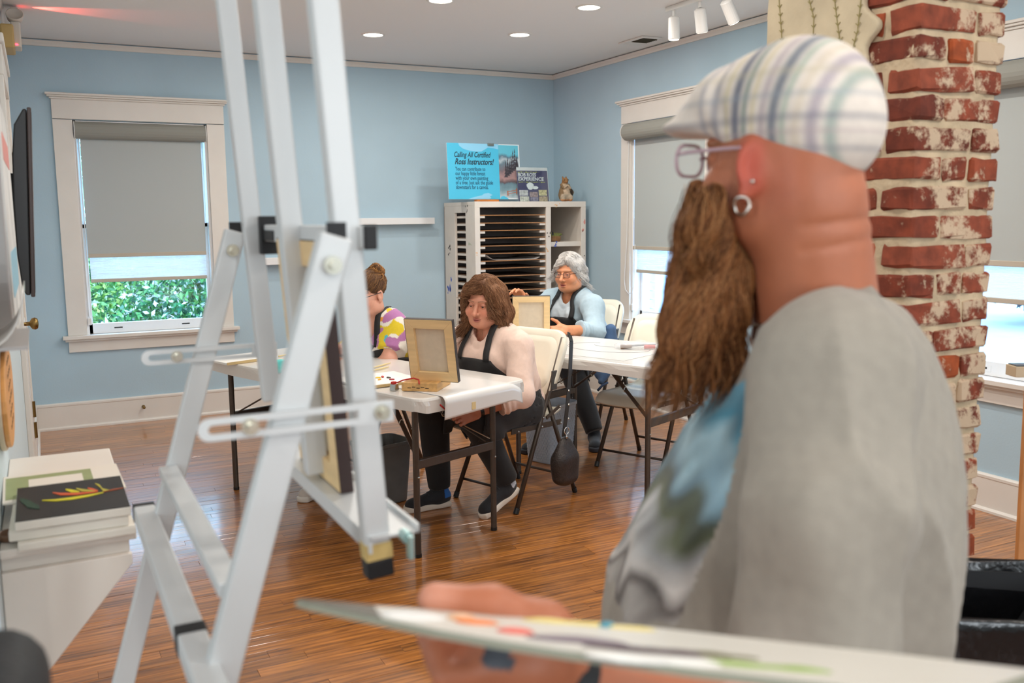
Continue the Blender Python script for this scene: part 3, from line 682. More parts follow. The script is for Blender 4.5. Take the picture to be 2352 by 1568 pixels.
for nm, Yp, sl in (('n', YN-.034, .305), ('f', YF+.034, .292)):
    top = np.array((.305+.012, Yp, 1.45)); bot = np.array((.305-sl*1.41, Yp, .005))
    lo = shifted(MB().beam(bot+(top-bot)*.016, top, .040 if nm == 'n' else .036, .024, up=(0, 1, 0)), ez).build('rear_leg', alu, E, bevel=.003)
    shifted(MB().beam(bot, bot+(top-bot)*.022, .046, .03, up=(0, 1, 0)), ez).build('leg_cap', rub, lo, bevel=.003)
    shifted(MB().beam(top-np.array((.01, 0, -.001)), top+np.array((.014, 0, .001)), .03, .003, up=(0, 1, 0)), ez).build('top_cap', rub, lo)
    s = -1 if nm == 'n' else -1
    for zz, xx in ((1.416, .308),):
        k = MB().tube([(xx, Yp-.016, zz), (xx, Yp-.021, zz)], .011, 12).tube([(xx, Yp-.021, zz), (xx, Yp-.028, zz)], .0055, 8); shifted(k, ez).build('pivot_bolt', wnut, lo, smooth=False)
    # slotted tilt link
    x0, x1, zz, hh = .158, .378, 1.234, .013
    yo = Yp-.018
    out = [(x0+hh*math.cos(t_), zz+hh*math.sin(t_)) for t_ in np.linspace(math.pi/2, 1.5*math.pi, 9)]+[(x1, zz-hh), (x1, zz+hh)]
    inn_ = [(x0+.004+.0055*math.cos(t_), zz+.0055*math.sin(t_)) for t_ in np.linspace(math.pi/2, 1.5*math.pi, 9)]+[(x1-.045, zz-.0055), (x1-.045, zz+.0055)]
    mb = MB(); n_ = len(out); vs = []
    for yy in (yo-.002, yo+.002): vs += [(x, yy, z) for x, z in out]+[(x, yy, z) for x, z in inn_]
    fs = []
    for i in range(n_):
        j = (i+1) % n_
        fs += [(i, j, n_+j, n_+i), (2*n_+i, 3*n_+i, 3*n_+j, 2*n_+j), (i, 2*n_+i, 2*n_+j, j), (n_+i, n_+j, 3*n_+j, 3*n_+i)]
    mb.add(vs, fs); lk = shifted(mb, ez).build('slotted_link', alu, E)
    for xx in (.203, .362):
        k = MB().tube([(xx, yo-.002, zz), (xx, yo-.007, zz)], .010, 12).tube([(xx, yo-.007, zz), (xx, yo-.014, zz)], .005, 8); shifted(k, ez).build('link_bolt', wnut, lk)
# horizontal spacers between the legs
shifted(MB().beam((.178, YN-.02, 1.03), (.178, YF+.02, 1.03), .03, .018), ez).build('leg_spacer', alu, E, bevel=.002)
lb = shifted(MB().beam((.140, .93, .938), (.140, YF+.09, .938), .036, .03), ez).build('brace_bar', alu, E, bevel=.003)
shifted(MB().beam((.140, YF+.085, .938), (.140, YF+.105, .938), .038, .032), ez).build('brace_cap', rub, lb, bevel=.002)
shifted(MB().beam((.140, 1.175, .938), (.140, 1.205, .938), .0385, .0325), ez).build('brace_joint', rub, lb, bevel=.002)
shifted(MB().bb(.04, .215, 1.02, 1.74, .30, .325), ez).build('lower_tray', mat('tray_white', (240, 238, 236), .5), E, bevel=.004)
# cross holder and tray
cz = 1.447
ho = shifted(MB().beam((.362, YN-.028, cz), (.362, YF+.05, cz), .022, .028), ez).build('canvas_holder', alu, E, bevel=.002)
for yy in (YN-.03, YF+.052):
    k = MB().box((.362, yy, cz), (.016, .012, .030)) if yy < 1.4 else MB().box((.362, yy-.09, cz-.004), (.034, .022, .066))
    shifted(k, ez).build('black_clamp', rub, ho, bevel=.002)
    if yy > 1.4: shifted(MB().box((.362, yy-.135, cz-.004), (.026, .08, .018)), ez).build('clamp_arm', rub, ho, bevel=.002); shifted(MB().box((.362, yy, cz), (.02, .012, .03)), ez).build('holder_cap', rub, ho, bevel=.002)
tr = shifted(MB().box((.386, 1.36, 1.062), (.066, .52, .004)).box((.419, 1.36, 1.066), (.004, .52, .012)).box((.354, 1.36, 1.052), (.004, .52, .020)), ez).build('canvas_tray', alu, E)
k = MB().tube([(.40, 1.105, 1.06), (.40, 1.086, 1.06)], .008, 10).box((.40, 1.08, 1.05), (.006, .012, .03)); shifted(k, ez).build('tray_knob', mat('teal_smudged_metal', (176, 206, 204), .4, .6), tr)
shifted(MB().box((.3045+.0265, YM, 1.78), (.004, .01, .02)), ez).build('paint_spot', mat('paint_teal', (80, 170, 190), .5), E)
# canvas on the easel, back towards the camera
cvw = mat('canvas_white', (232, 226, 214), .8, bump=(400, .2)); linen = mat('canvas_back', (222, 206, 182), .9, bump=(500, .3), var=(30, .06)); pinem = mat('pine', (238, 204, 150), .55, var=(5, .10, (1, 9, 9))); darkedge = mat('canvas_dark_edge', (62, 46, 44), .7)
def stretched_canvas(name, label, w, h, M4, group=None, bar=.038, th=.02, front=cvw, edge=darkedge, front_label=None):
    """local frame: x across, z up from the bottom edge, +y is the back side"""
    t = rootat(name, label, 'canvas', group=group); t.matrix_world = M4
    MB().bb(-w/2, w/2, -.0015, 0, 0, h).build('painted_face', front, t)
    mb = MB()
    for x0, x1, z0, z1 in ((-w/2-.0012, -w/2+.0005, 0, h), (w/2-.0005, w/2+.0012, 0, h), (-w/2, w/2, -.0012, .0005), (-w/2, w/2, h-.0005, h+.0012)): mb.bb(x0, x1, -.0015, th-.001, z0, z1)
    mb.build('wrapped_edge', edge, t)
    MB().bb(-w/2+.003, w/2-.003, 0, .0015, .003, h-.003).build('linen_back', linen, t)
    def bar_(pts):
        mb = MB(); mb.prism(pts, (0, .002, 0), (1, 0, 0), (0, 0, 1), (0, 1, 0), th-.002); mb.build('stretcher_bar', pinem, t, bevel=.0012)
    W, H, b = w/2-.0008, h-.0008, bar
    bar_([(-W, .001), (W, .001), (W-b, b), (-W+b, b)]); bar_([(-W, H), (-W+b, H-b), (W-b, H-b), (W, H)])
    bar_([(-W, .001), (-W+b, b), (-W+b, H-b), (-W, H)]); bar_([(W, .001), (W, H), (W-b, H-b), (W-b, b)])
    return t
def frame_m(o, x, y, z): return Matrix([[x[i], y[i], z[i], o[i]] for i in range(3)]+[[0, 0, 0, 1]])
ln = np.array([-.0663, 0, 1]); ln /= np.linalg.norm(ln); bk = np.array([-1, 0, -.0663]); bk /= np.linalg.norm(bk)
stretched_canvas('stretched_canvas', 'tan-backed stretched canvas standing on the metal easel tray', .235, .375, frame_m((.394, 1.42, 1.066), (0, 1, 0), bk, ln))
# ---------------------------------------------------------------- drying cabinet in the corner
KX0, KX1, KY0, KY1, KH = 3.04, 4.05, 6.60, 7.195, 1.592
cabm = mat('cabinet_white', (226, 218, 208), .5, var=(8, .05)); hardb = mat('hardboard_edge', (186, 132, 84), .6); hardtop = mat('hardboard_dark', (124, 98, 80), .7); backd = mat('cabinet_back', (158, 144, 138), .8, var=(4, .3))
kc = rootat('drying_cabinet', 'white paint-spattered drying rack cabinet with thin shelves in the corner', 'cabinet', (KX0, KY0, 0)); ko = (KX0, KY0, 0)
def K(name, m, *bxs, bevel=.002, par=kc):
    mb = MB()
    for b in bxs: mb.bb(*b)
    return mb.build(name, m, par, bevel=bevel)
KW, KD = KX1-KX0, KY1-KY0; DIV = .655
K('top_panel', cabm, (0, KW, 0, KD, KH-.03, KH)); K('bottom_panel', cabm, (0, KW, 0, KD, .06, .09)); K('back_panel', backd, (0, KW, KD-.01, KD, .09, KH-.03))
K('right_panel', cabm, (KW-.038, KW, 0, KD-.01, .09, KH-.03)); K('plinth', cabm, (.02, KW-.02, .03, KD, 0, .06))
# left side: posts with an open middle through which the shelf runners show
K('side_post', cabm, (0, .022, 0, .16, .09, KH-.03)); K('side_post', cabm, (0, .022, KD-.22, KD-.01, .09, KH-.03)); K('side_rail', cabm, (0, .022, .16, KD-.22, KH-.085, KH-.03)); K('side_rail', cabm, (0, .022, .16, KD-.22, .09, .16))
K('front_stile', cabm, (0, .044, -.019, 0, .06, KH-.045)); K('front_stile', cabm, (DIV-.02, DIV+.024, -.019, 0, .06, KH-.045)); K('front_stile', cabm, (KW-.044, KW, -.019, 0, .06, KH-.045)); K('front_rail', cabm, (0, KW, -.019, 0, KH-.045, KH))
K('divider_panel', cabm, (DIV-.009, DIV+.009, 0, KD-.01, .09, KH-.03))
runs = [KH-.045-.066-.0600*k for k in range(23)]
for k, z in enumerate(runs):
    K('runner', cabm, (.022, .095, .0, KD-.02, z-.018, z), bevel=.001); K('runner', cabm, (DIV-.07, DIV-.009, .0, KD-.02, z-.018, z), bevel=.001)
    tilt = .004*math.sin(k*1.7)
    o = MB().box((.347, .27, .0045), (.61, .54, .0055)).build('hardboard_shelf', hardtop, kc, loc=(0, .0, z+tilt*0)); o.rotation_euler = (0, tilt, 0)
    MB().box((.347, -.0015, .0045), (.61, .003, .0055)).build('bare_edge', hardb, o)
for z in (1.265, .86, .45): K('cubby_shelf', cabm, (DIV+.009, KW-.038, -.002, KD-.01, z-.038, z))
# paint marks and smears (real spatters on the cabinet)
def splat(name, pts, c, z, r, seed, m, ax):
    pass
blueP = mat('paint_blue', (34, 78, 190), .5); orangeP = mat('paint_orange', (236, 172, 90), .5); greenP = mat('paint_green', (110, 150, 80), .5); darkP = mat('paint_dark', (40, 36, 40), .6); pinkP = mat('paint_pink', (220, 150, 140), .6)
def splats(m, face, c, n, r, seed, stretch=(1, 1)):
    g = np.random.RandomState(seed); mb = MB()
    for i in range(n):
        u, v = g.normal(size=2)*r*np.array(stretch); s = r*.35*(.4+g.rand()); a0 = g.rand()*6
        pts = [((1+.35*math.sin(3*a+a0))*s*math.cos(a)*(1+.5*(stretch[0] > 1)), (1+.35*math.cos(2*a+a0))*s*math.sin(a)*(1+(stretch[1] > 1))) for a in np.linspace(0, 6.283, 9)[:-1]]
        if face == 'front': mb.prism([(u+p[0], v+p[1]) for p in pts], (c[0], -.0196, c[1]), (1, 0, 0), (0, 0, 1), (0, -1, 0), .0008)
        else: mb.prism([(u+p[0], v+p[1]) for p in pts], (-.0002, c[0], c[1]), (0, 1, 0), (0, 0, 1), (-1, 0, 0), .0008)
    mb.build('paint_spatter', m, kc)
splats(blueP, 'side', (.50, .92), 7, .028, 1, (1, 1.3)); splats(blueP, 'front', (.73, 1.247), 6, .012, 2, (1, 1.2)); splats(orangeP, 'front', (.735, 1.568), 6, .014, 3); splats(orangeP, 'front', (.005+.01, 1.19), 3, .008, 4); splats(greenP, 'side', (.07, 1.27), 3, .012, 5, (1, 2)); splats(darkP, 'side', (.12, 1.545), 4, .014, 6, (1, 1.5)); splats(darkP, 'front', (.66, 1.34), 7, .02, 7); splats(darkP, 'front', (.975, 1.12), 6, .012, 8); splats(pinkP, 'front', (.985, 1.37), 4, .02, 9, (1, 1.6)); splats(darkP, 'side', (.47, 1.2), 6, .03, 10)
splats(orangeP, 'front', (.64, 1.21), 4, .012, 12)
# loose paper sheet curling between two shelves
t = rootat('curled_paper', 'white sheet curling up between the cabinet shelves', 'paper', (KX0+.345, KY0+.02, runs[6]+.010))
def curl(u, v):
    x = (u-.5)*.52; e = max(0, abs(u-.56)-.33)/.2; return (x*(1-.06*e), v*.4, .0006+.042*min(1, e)**1.7+.004*math.sin(v*3)**2)
MB().grid(curl, 30, 6).build('sheet', mat('paper_white', (236, 232, 228), .7), t, smooth=True, solid=.0012)
# wooden block with a mossy painted thing in the upper cubby
t = rootat('carved_wood_boat', 'small green and brown carved wood piece in the cubby', 'ornament', (KX0+.745, KY0+.10, 1.265))
sdf_obj('carving', lambda P: smin(rbx(P, (0, 0, .026), (.075, .04, .024), .008)-.002*wob(P, 2, 120), el(P, (.02, 0, .058), (.09, .03, .016))-.003*wob(P, 5, 150), .01), (-.13, -.07, -.002), (.14, .07, .10), .006, mat('mossy_wood', (255, 255, 255), .8, attr='Col'), t, col=lambda v: np.where((v[:, 2] > .046)[:, None], L3((112, 116, 62)), L3((132, 96, 62)))*(1+.25*wob(v, 6, 200))[:, None])
# ---------------------------------------------------------------- sign, flyer and squirrel on the cabinet
def planar_root(name, label, cat, bl, w, h, px_yaw=0., tilt=0.):
    """thin board: local x right, z up, -y towards the room"""
    t = rootat(name, label, cat, tuple(bl)); t.rotation_euler = (tilt, 0, px_yaw); return t
SX, SZ = 3.115-.045, KH+.012
bl = at_y(6.72, 1029, 457.5); br = at_y(6.72, 1194, 455)
SW, SH = br[0]-bl[0], .50
top = at_y(6.72, 1024.5, 327)[2]; SH = top-bl[2]
t = planar_root('sign_board', 'bright blue lettered sign with winter landscape picture on the cabinet', 'sign', (bl[0], 6.70, bl[2]), SW, SH, 0, math.radians(-4))
signb = mat('sign_blue', (74, 190, 226), .45); signl = mat('sign_light_blue', (142, 208, 240), .45); inkm = mat('sign_ink', (28, 36, 54), .6); signw = mat('sign_white', (230, 238, 242), .5)
MB().bb(0, SW, 0, .008, 0, SH).build('board', signw, t); MB().bb(0, SW*.705, -.0012, 0, 0, SH).build('blue_panel', signb, t)
def flat(name, pts, m, y=-.0020, par=t, th=.0006): return MB().prism([(p[0]*SW, p[1]*SH) for p in pts], (0, y, 0), (1, 0, 0), (0, 0, 1), (0, 1, 0), th).build(name, m, par)
flat('light_cloud', [(.155, 1), (.17, .95), (.22, .90), (.30, .87), (.40, .855), (.47, .86), (.52, .90), (.56, .935), (.63, .925), (.703, .905), (.703, 1)], signl)
flat('light_wave', [(.25, 0), (.36, .045), (.45, .07), (.48, .10), (.54, .115), (.60, .075), (.56, .05), (.58, .02), (.54, 0)], signl)
flat('light_wave', [(.703, 0), (.76, .055), (.82, .02), (.86, 0)], signw)
landm = bpy.data.materials.new('winter_landscape'); landm.use_nodes = True
def land():
    nt = landm.node_tree; n = nt.nodes; L = nt.links; tc = n.new('ShaderNodeTexCoord'); sp = n.new('ShaderNodeSeparateXYZ'); L.new(tc.outputs['Generated'], sp.inputs[0])
    no = n.new('ShaderNodeTexNoise'); no.inputs['Scale'].default_value = 5; no.inputs['Detail'].default_value = 8; mp = n.new('ShaderNodeMapping'); mp.inputs['Scale'].default_value = (.5, 1, 1.3); L.new(tc.outputs['Generated'], mp.inputs[0]); L.new(mp.outputs[0], no.inputs[0])
    ma = n.new('ShaderNodeMath'); ma.operation = 'MULTIPLY_ADD'; ma.inputs[1].default_value = .30; L.new(no.outputs[0], ma.inputs[0]); L.new(sp.outputs[2], ma.inputs[2])
    cr = n.new('ShaderNodeValToRGB'); e = cr.color_ramp.elements; e[0].position = .12; e[0].color = (*lin((196, 206, 212)), 1); e[1].position = 1.0; e[1].color = (*lin((96, 190, 214)), 1)
    for p, c in ((.30, (120, 150, 160)), (.40, (98, 128, 140)), (.45, (92, 78, 84)), (.55, (168, 134, 132)), (.68, (118, 104, 110)), (.78, (104, 128, 142)), (.86, (176, 190, 198)), (.93, (88, 122, 140))): k = e.new(p); k.color = (*lin(c), 1)
    L.new(ma.outputs[0], cr.inputs[0]); L.new(cr.outputs[0], n['Principled BSDF'].inputs['Base Color']); n['Principled BSDF'].inputs['Roughness'].default_value = .5
land()
MB().bb(SW*.705, SW*.985, -.0014, 0, SH*.02, SH*.985).build('landscape_picture', landm, t)
flat('light_wave', [(.703, 0), (.72, .05), (.76, .06), (.80, .03), (.83, 0)], signb, y=-.0022)
g = np.random.RandomState(3); mb = MB()
for i in range(7):
    x = (.80+.185*i/7)*SW; hh = (.16+.24*g.rand())*SH; zb = SH*(.62-.03*i)if i > 2 else SH*.80; zb = SH*(.40+.03*i)
    for k in range(5):
        w = .018*(1-k/5.5); mb.prism([(-w, 0), (w, 0), (0, .035)], (x, -.0022, zb+k*hh/5), (1, 0, 0), (0, 0, 1), (0, 1, 0), .0005)
mb.build('pictured_firs', mat('picture_fir', (66, 62, 70), .6), t)
mb = MB()
for x, z0, z1 in ((.815, .06, .155), (.94, .09, .20)): mb.bb((x-.008)*SW, (x+.008)*SW, -.0024, -.0016, z0*SH, z1*SH)
for z in (.085, .125): mb.add([(.80*SW, -.0022, z*SH), (.985*SW, -.0022, (z+.05)*SH), (.985*SW, -.0022, (z+.062)*SH), (.80*SW, -.0022, (z+.012)*SH)], [(0, 1, 2, 3)])
mb.build('pictured_fence', mat('picture_fence', (170, 110, 88), .6), t)
def line(par, body, x, z, size, shear=0., bold=0., m=inkm, width=.1, y=-.0028, nm='lettering'):
    M4 = Matrix([[1, 0, 0, x], [0, 0, -1, y], [0, 1, 0, z], [0, 0, 0, 1]]); o = text_obj(nm, body, size, m, par, M4, 'LEFT', shear, bold, .0003)
    xs = [v.co.x for v in o.data.vertices]; k = width/(max(xs)-min(xs)); x0 = min(xs)
    for v in o.data.vertices: v.co.x = x+(v.co.x-x0)*k
    return o
line(t, 'Calling All Certified', .095*SW, .755*SH, .058, .32, .0005, width=.50*SW)
line(t, 'Ross Instructors!', .100*SW, .625*SH, .064, .32, .0011, width=.535*SW)
txtm = mat('sign_text', (30, 72, 104), .6)
for i, s in enumerate(('You can contribute to', 'our happy little forest', 'with your own painting', 'of a tree. Just ask the guide', 'downstairs for a canvas.')):
    line(t, s, .100*SW, (.51-.0815*i)*SH, .044, 0, .0001, m=txtm, width=(.41, .405, .445, .51, .445)[i]*SW)
MB().bb(.555*SW, .64*SW, -.012, .010, SH-.016, SH+.004).build('bulldog_clip', mat('clip_grey', (120, 128, 124), .4, .5), t, bevel=.002)
# little wooden easel foot under the sign
t2 = rootat('sign_stand', 'orange-brown wooden block under the blue sign', 'stand', (bl[0]+SW*.51, 6.70, KH)); MB().bb(-.095, .095, -.035, .03, 0, .018).build('block', mat('orange_wood', (196, 118, 52), .5, var=(12, .3, (1, 6, 6))), t2, bevel=.003); MB().bb(-.01, .01, .03, .045, 0, .30).build('back_strut', pinem, t2)
# flyer in an acrylic holder
fb = at_y(6.66, 1193, 460); ft = at_y(6.66, 1250, 384); FWd, FH = .285, ft[2]-KH
t = rootat('flyer_holder', 'purple flyer in a clear stand between the blue sign and the squirrel', 'flyer', (fb[0]-.004, 6.665, KH+.0015)); t.rotation_euler = (math.radians(-8), 0, 0)
MB().bb(0, FWd, 0, .002, 0, FH).build('flyer_sheet', mat('flyer_white', (226, 222, 220), .5), t)
MB().bb(0, FWd-.004, -.0008, 0, 0, FH*.905).build('purple_print', mat('flyer_purple', (78, 74, 108), .5), t)
MB().bb(-.004, FWd+.006, -.004, -.003, 0, FH+.006).build('clear_front', glass, t)
MB().bb(-.004, FWd+.006, -.01, .09, 0, .003).build('clear_base', glass, t)
whiteI = mat('flyer_ink_white', (236, 234, 232), .5); limeI = mat('flyer_ink_lime', (186, 190, 92), .5)
line(t, 'BOB ROSS', .010, FH*.735, .040, .08, .0008, whiteI, .165, -.0016); line(t, 'EXPERIENCE', .010, FH*.612, .040, .08, .0008, whiteI, .235, -.0016)
mb = MB()
for k in range(9): mb.bb(.012+k*.0225, .029+k*.0225, -.0014, -.0008, FH*(.845+.008*(k % 3)), FH*(.865+.008*(k % 2)))
for k in range(11): mb.bb(.012+k*.0225, .030+k*.0225, -.0014, -.0008, FH*(.555+.006*(k % 3)), FH*(.575+.006*(k % 2)))
mb.build('small_print', limeI, t)
mb = MB(); mb.prism([(.032*math.cos(a)*(1+.12*math.sin(3*a)), .030*math.sin(a)) for a in np.linspace(0, 6.283, 15)[:-1]], (.115, -.0016, FH*.45), (1, 0, 0), (0, 0, 1), (0, 1, 0), .0008); mb.prism([(.030*math.cos(a)+.045, .013*math.sin(a)-.012) for a in np.linspace(0, 6.283, 11)[:-1]], (.115, -.0016, FH*.45), (1, 0, 0), (0, 0, 1), (0, 1, 0), .0008)
lg = mb.build('cloud_emblem', whiteI, t)
for i, (x, z, w, h, c) in enumerate(((.01, .17, .08, .16, (214, 206, 204)), (.105, .13, .075, .15, (176, 150, 150)), (.19, .17, .075, .17, (212, 196, 150)), (.012, .0, .085, .15, (222, 214, 200)), (.11, .0, .07, .12, (150, 140, 160)), (.188, .0, .08, .15, (196, 170, 140)))):
    MB().bb(x, x+w, -.0013-.0002*i, -.0008, z*FH, (z+h)*FH).build('photo_tile', mat('tile%d' % i, c, .5, var=(60, .5)), t)
# squirrel figure
sq = at_y(6.70, 1291, 459); t = rootat('squirrel_figure', 'small grey-brown squirrel figure sitting on top of the cabinet', 'figurine', (sq[0], 6.66, KH+.001))
def sq_sdf(P):
    d = el(P, (0, 0, .055), (.052, .048, .058)); d = smin(d, el(P, (-.003, -.005, .115), (.034, .032, .05)), .03)
    d = smin(d, el(P, (-.004, -.018, .168), (.025, .030, .026)), .015); d = smin(d, el(P, (-.006, -.043, .160), (.012, .014, .011)), .01)
    for s in (-1, 1):
        d = smin(d, el(P, (s*.016-.004, -.006, .194), (.007, .006, .012)), .006); d = smin(d, el(P, (s*.036, -.03, .028), (.02, .036, .028)), .015)
        d = smin(d, rc(P, (s*.034, -.004, .135), (s*.030, -.042, .108), .011, .008), .008); d = smin(d, rc(P, (s*.030, -.042, .108), (s*.006, -.050, .128), .008, .007), .006)
    tail = chain(P, [(.03, .04, .02), (.062, .045, .035), (.078, .04, .075), (.066, .035, .105)], [.018, .026, .026, .014], .02)
    return smin(d, tail, .012)-.0012*wob(P, 3, 300)
def sq_col(v):
    c = np.tile(L3((132, 106, 76)), (len(v), 1)); belly = (v[:, 1] < -.012) & (np.abs(v[:, 0]) < .03) & (v[:, 2] < .145); c[belly] = L3((190, 168, 142)); c[(v[:, 0] > .05) & (wob(v, 1, 90) > .1)] = L3((66, 54, 44)); c[v[:, 2] > .145] = L3((150, 108, 66)); f = (v[:, 2] < .06) & (v[:, 1] < -.03); c[f] = L3((176, 160, 138)); c[(v[:, 2] < .016)] = L3((196, 140, 96))
    return c*(1+.2*wob(v, 8, 260))[:, None]
furm = mat('fur_figure', (255, 255, 255), .85, attr='Col')
sdf_obj('figure_body', sq_sdf, (-.09, -.1, -.005), (.12, .09, .225), .0045, furm, t, sq_col)
mb = MB()
for s in (-1, 1): mb.lathe([(.0005, -.004), (.003, -.003), (.004, 0), (.003, .003), (.0005, .004)], 8, (s*.018-.004, -.040, .174))
mb.build('eye', black_m, t)

# ---------------------------------------------------------------- left wall: bracket shelf, canvases, pictures, screen, emergency light
shm = mat('shelf_white', (238, 230, 220), .5, var=(5, .04))
t = rootat('wall_shelf', 'white wall-mounted shelf on a triangular bracket at the left', 'shelf', (XL, 2.31, .83))
MB().bb(.001, .245, -.355, .42, 0, .018).build('shelf_board', shm, t, bevel=.003); MB().bb(.001, .232, -.335, .40, -.030, 0).build('under_rail', shm, t, bevel=.002)
MB().prism([(.001, -.030), (.235, -.030), (.235, -.050), (.02, -.30), (.001, -.30)], (0, -.35, 0), (1, 0, 0), (0, 0, 1), (0, 1, 0), .02).build('bracket', shm, t, bevel=.002)
MB().prism([(.001, -.030), (.235, -.030), (.235, -.050), (.02, -.30), (.001, -.30)], (0, .24, 0), (1, 0, 0), (0, 0, 1), (0, 1, 0), .02).build('bracket', shm, t, bevel=.002)
def flat_canvas(name, label, c, w, d, z, th, rz, topm, cat='canvas'):
    t = rootat(name, label, cat, (c[0], c[1], z), rz); MB().bb(-w/2, w/2, -d/2, d/2, 0, th).build('canvas_body', cvw, t, bevel=.0025); MB().bb(-w/2+.001, w/2-.001, -d/2+.001, d/2-.001, th, th+.0012).build('painted_top', topm, t); return t
ST = .8485
dkflor = mat('canvas_black_paint', (34, 32, 30), .5, var=(9, .5))
flat_canvas('white_canvas', 'bottom white canvas of the stack on the wall shelf', (.028, 2.06), .21, .26, ST, .016, .02, cvw); flat_canvas('white_canvas', 'middle white canvas of the stack on the wall shelf', (.02, 2.065), .212, .25, ST+.0175, .020, -.02, cvw)
tc_ = flat_canvas('floral_canvas', 'black canvas painted with a yellow and orange flower, top of the stack', (.026, 2.06), .205, .252, ST+.039, .018, 0.0, dkflor)
def petal(pts, m, nm, w):
    mb = MB(); P_ = [np.array(p) for p in pts]; n = len(P_)
    up = [(p[0], p[1]+w*math.sin(math.pi*(i+.3)/(n-.4))) for i, p in enumerate(P_)]; dn = [(p[0], p[1]-w*math.sin(math.pi*(i+.3)/(n-.4))) for i, p in enumerate(P_)]
    mb.prism(up+dn[::-1], (0, 0, .0193), (1, 0, 0), (0, 1, 0), (0, 0, 1), .0012); mb.build(nm, m, tc_)
ylw = mat('paint_yellow', (228, 216, 40), .5); orn = mat('paint_red_orange', (226, 96, 48), .5); ylg = mat('paint_yellow_green', (190, 178, 60), .5)
petal([(-.055, .0), (-.03, -.012), (0, -.014), (.03, -.010), (.06, .0)], ylw, 'yellow_petal', .008); petal([(-.035, .05), (-.02, .03), (.01, .016), (.05, .012)], orn, 'orange_petal', .009); petal([(-.01, .062), (0, .045), (.015, .03)], ylw, 'yellow_petal', .012); petal([(.01, .06), (.02, .04), (.045, .018)], ylg, 'ochre_petal', .010); petal([(.032, .05), (.04, .035), (.05, .02)], orn, 'orange_petal', .010); petal([(.048, .08), (.056, .055), (.06, .02), (.072, .01)], ylg, 'ochre_petal', .013); petal([(.06, .005), (.08, .012), (.1, .016)], mat('paint_rust', (170, 84, 50), .5), 'stem_stroke', .004)
petal([(-.095, .03), (-.08, -.01), (-.06, -.05)], mat('paint_deep_green', (36, 66, 48), .6), 'green_stroke', .03)
t = rootat('printed_card', 'white card with a green print behind the floral canvas', 'card', (.015, 2.235, ST+.0395), .02)
MB().bb(-.12, .118, -.10, .125, 0, .004).build('card_sheet', mat('card_white', (238, 230, 218), .6), t); MB().bb(-.115, .06, -.08, .105, .004, .0046).build('green_print', mat('card_green', (158, 168, 120), .6, var=(20, .1)), t); MB().bb(-.07, .04, -.06, .07, .0046, .0050).build('white_label', mat('card_white', (238, 230, 218), .6), t)
for q in range(4): pass
t = rootat('clear_tray', 'small brown-tinted dish behind the canvases on the wall shelf', 'dish', (-.085, 2.02, ST), 0)
MB().lathe([(.022, 0), (.026, .002), (.028, .014), (.026, .014), (.023, .004), (.002, .003)], 18).build('dish_body', mat('brown_glaze', (120, 88, 66), .3), t, smooth=True)
# screen seen edge-on
t = rootat('wall_television', 'black wall-mounted television seen edge-on at the left wall', 'television', (XL, 3.1, 1.525))
tvb = mat('tv_black', (24, 22, 22), .4); tvf = mat('tv_bezel', (66, 50, 46), .4)
tl = np.array([[math.cos(.05), 0, math.sin(.05)], [0, 1, 0], [-math.sin(.05), 0, math.cos(.05)]])
prof = [(-.012, -.272), (-.022, -.25), (-.034, -.15), (-.040, 0), (-.040, .14), (-.034, .225), (-.010, .272), (0, .272), (0, -.272)]
def tvp(pts): return [tuple((tl@np.array([x, 0, z]))[[0, 2]]) for x, z in pts]
MB().prism(tvp(prof), (.092, 0, 0), (1, 0, 0), (0, 0, 1), (0, 1, 0), .95).build('back_housing', tvb, t, bevel=.004)
MB().prism(tvp([(0.0005, -.277), (.012, -.277), (.012, .277), (.0005, .277)]), (.092, -.005, 0), (1, 0, 0), (0, 0, 1), (0, 1, 0), .96).build('bezel', tvf, t, bevel=.003)
MB().prism(tvp([(.0122, -.265), (.0128, -.265), (.0128, .265), (.0122, .265)]), (.092, .01, 0), (1, 0, 0), (0, 0, 1), (0, 1, 0), .93).build('screen', mat('tv_screen', (10, 10, 12), .1), t)
MB().bb(.001, .055, .3, .6, -.1, .1).build('wall_mount', tvb, t)
# framed picture, clear holder and wooden plaque near the frame's left edge
t = rootat('framed_picture', 'pale framed picture with rounded frame hanging at the left edge', 'picture', (XL, 2.56, 1.475))
frg = mat('frame_grey', (176, 172, 170), .4); pic = mat('picture_pastel', (226, 226, 222), .6, var=(5, .25))
MB().prism(rrect(.80, .58, .20, 8), (.004, 0, 0), (0, 1, 0), (0, 0, 1), (1, 0, 0), .046).build('frame', frg, t, bevel=.004)
MB().prism(rrect(.74, .52, .18, 8), (.050, 0, 0), (0, 1, 0), (0, 0, 1), (1, 0, 0), .004).build('picture_sheet', pic, t)
MB().prism(rrect(.5, .06, .02, 4), (.054, 0, .16), (0, 1, 0), (0, 0, 1), (1, 0, 0), .001).build('pink_stroke', mat('picture_pink', (226, 150, 140), .6), t); MB().prism(rrect(.6, .10, .04, 4), (.054, 0, -.12), (0, 1, 0), (0, 0, 1), (1, 0, 0), .001).build('blue_stroke', mat('picture_blue', (150, 196, 214), .6), t)
t = rootat('brochure_holder', 'silver-edged clear wall holder below the framed picture', 'holder', (XL, 1.99, 1.28))
MB().bb(.001, .012, -.16, .16, -.03, .10).build('back_plate', frg, t, bevel=.004); MB().grid(lambda u, v: (.012+.065*math.sin(u*math.pi/2), -.16+.32*v, -.03+.10*(1-math.cos(u*math.pi/2))), 8, 2).build('curved_front', mat('clear_grey', (210, 206, 200), .15), t, smooth=True, solid=.003)
MB().bb(.001, .08, -.16, .16, -.034, -.028).build('bottom_plate', frg, t)
t = rootat('wooden_plaque', 'orange wooden plaque with dark script on the left wall below the picture', 'plaque', (XL, 2.5, 1.06))
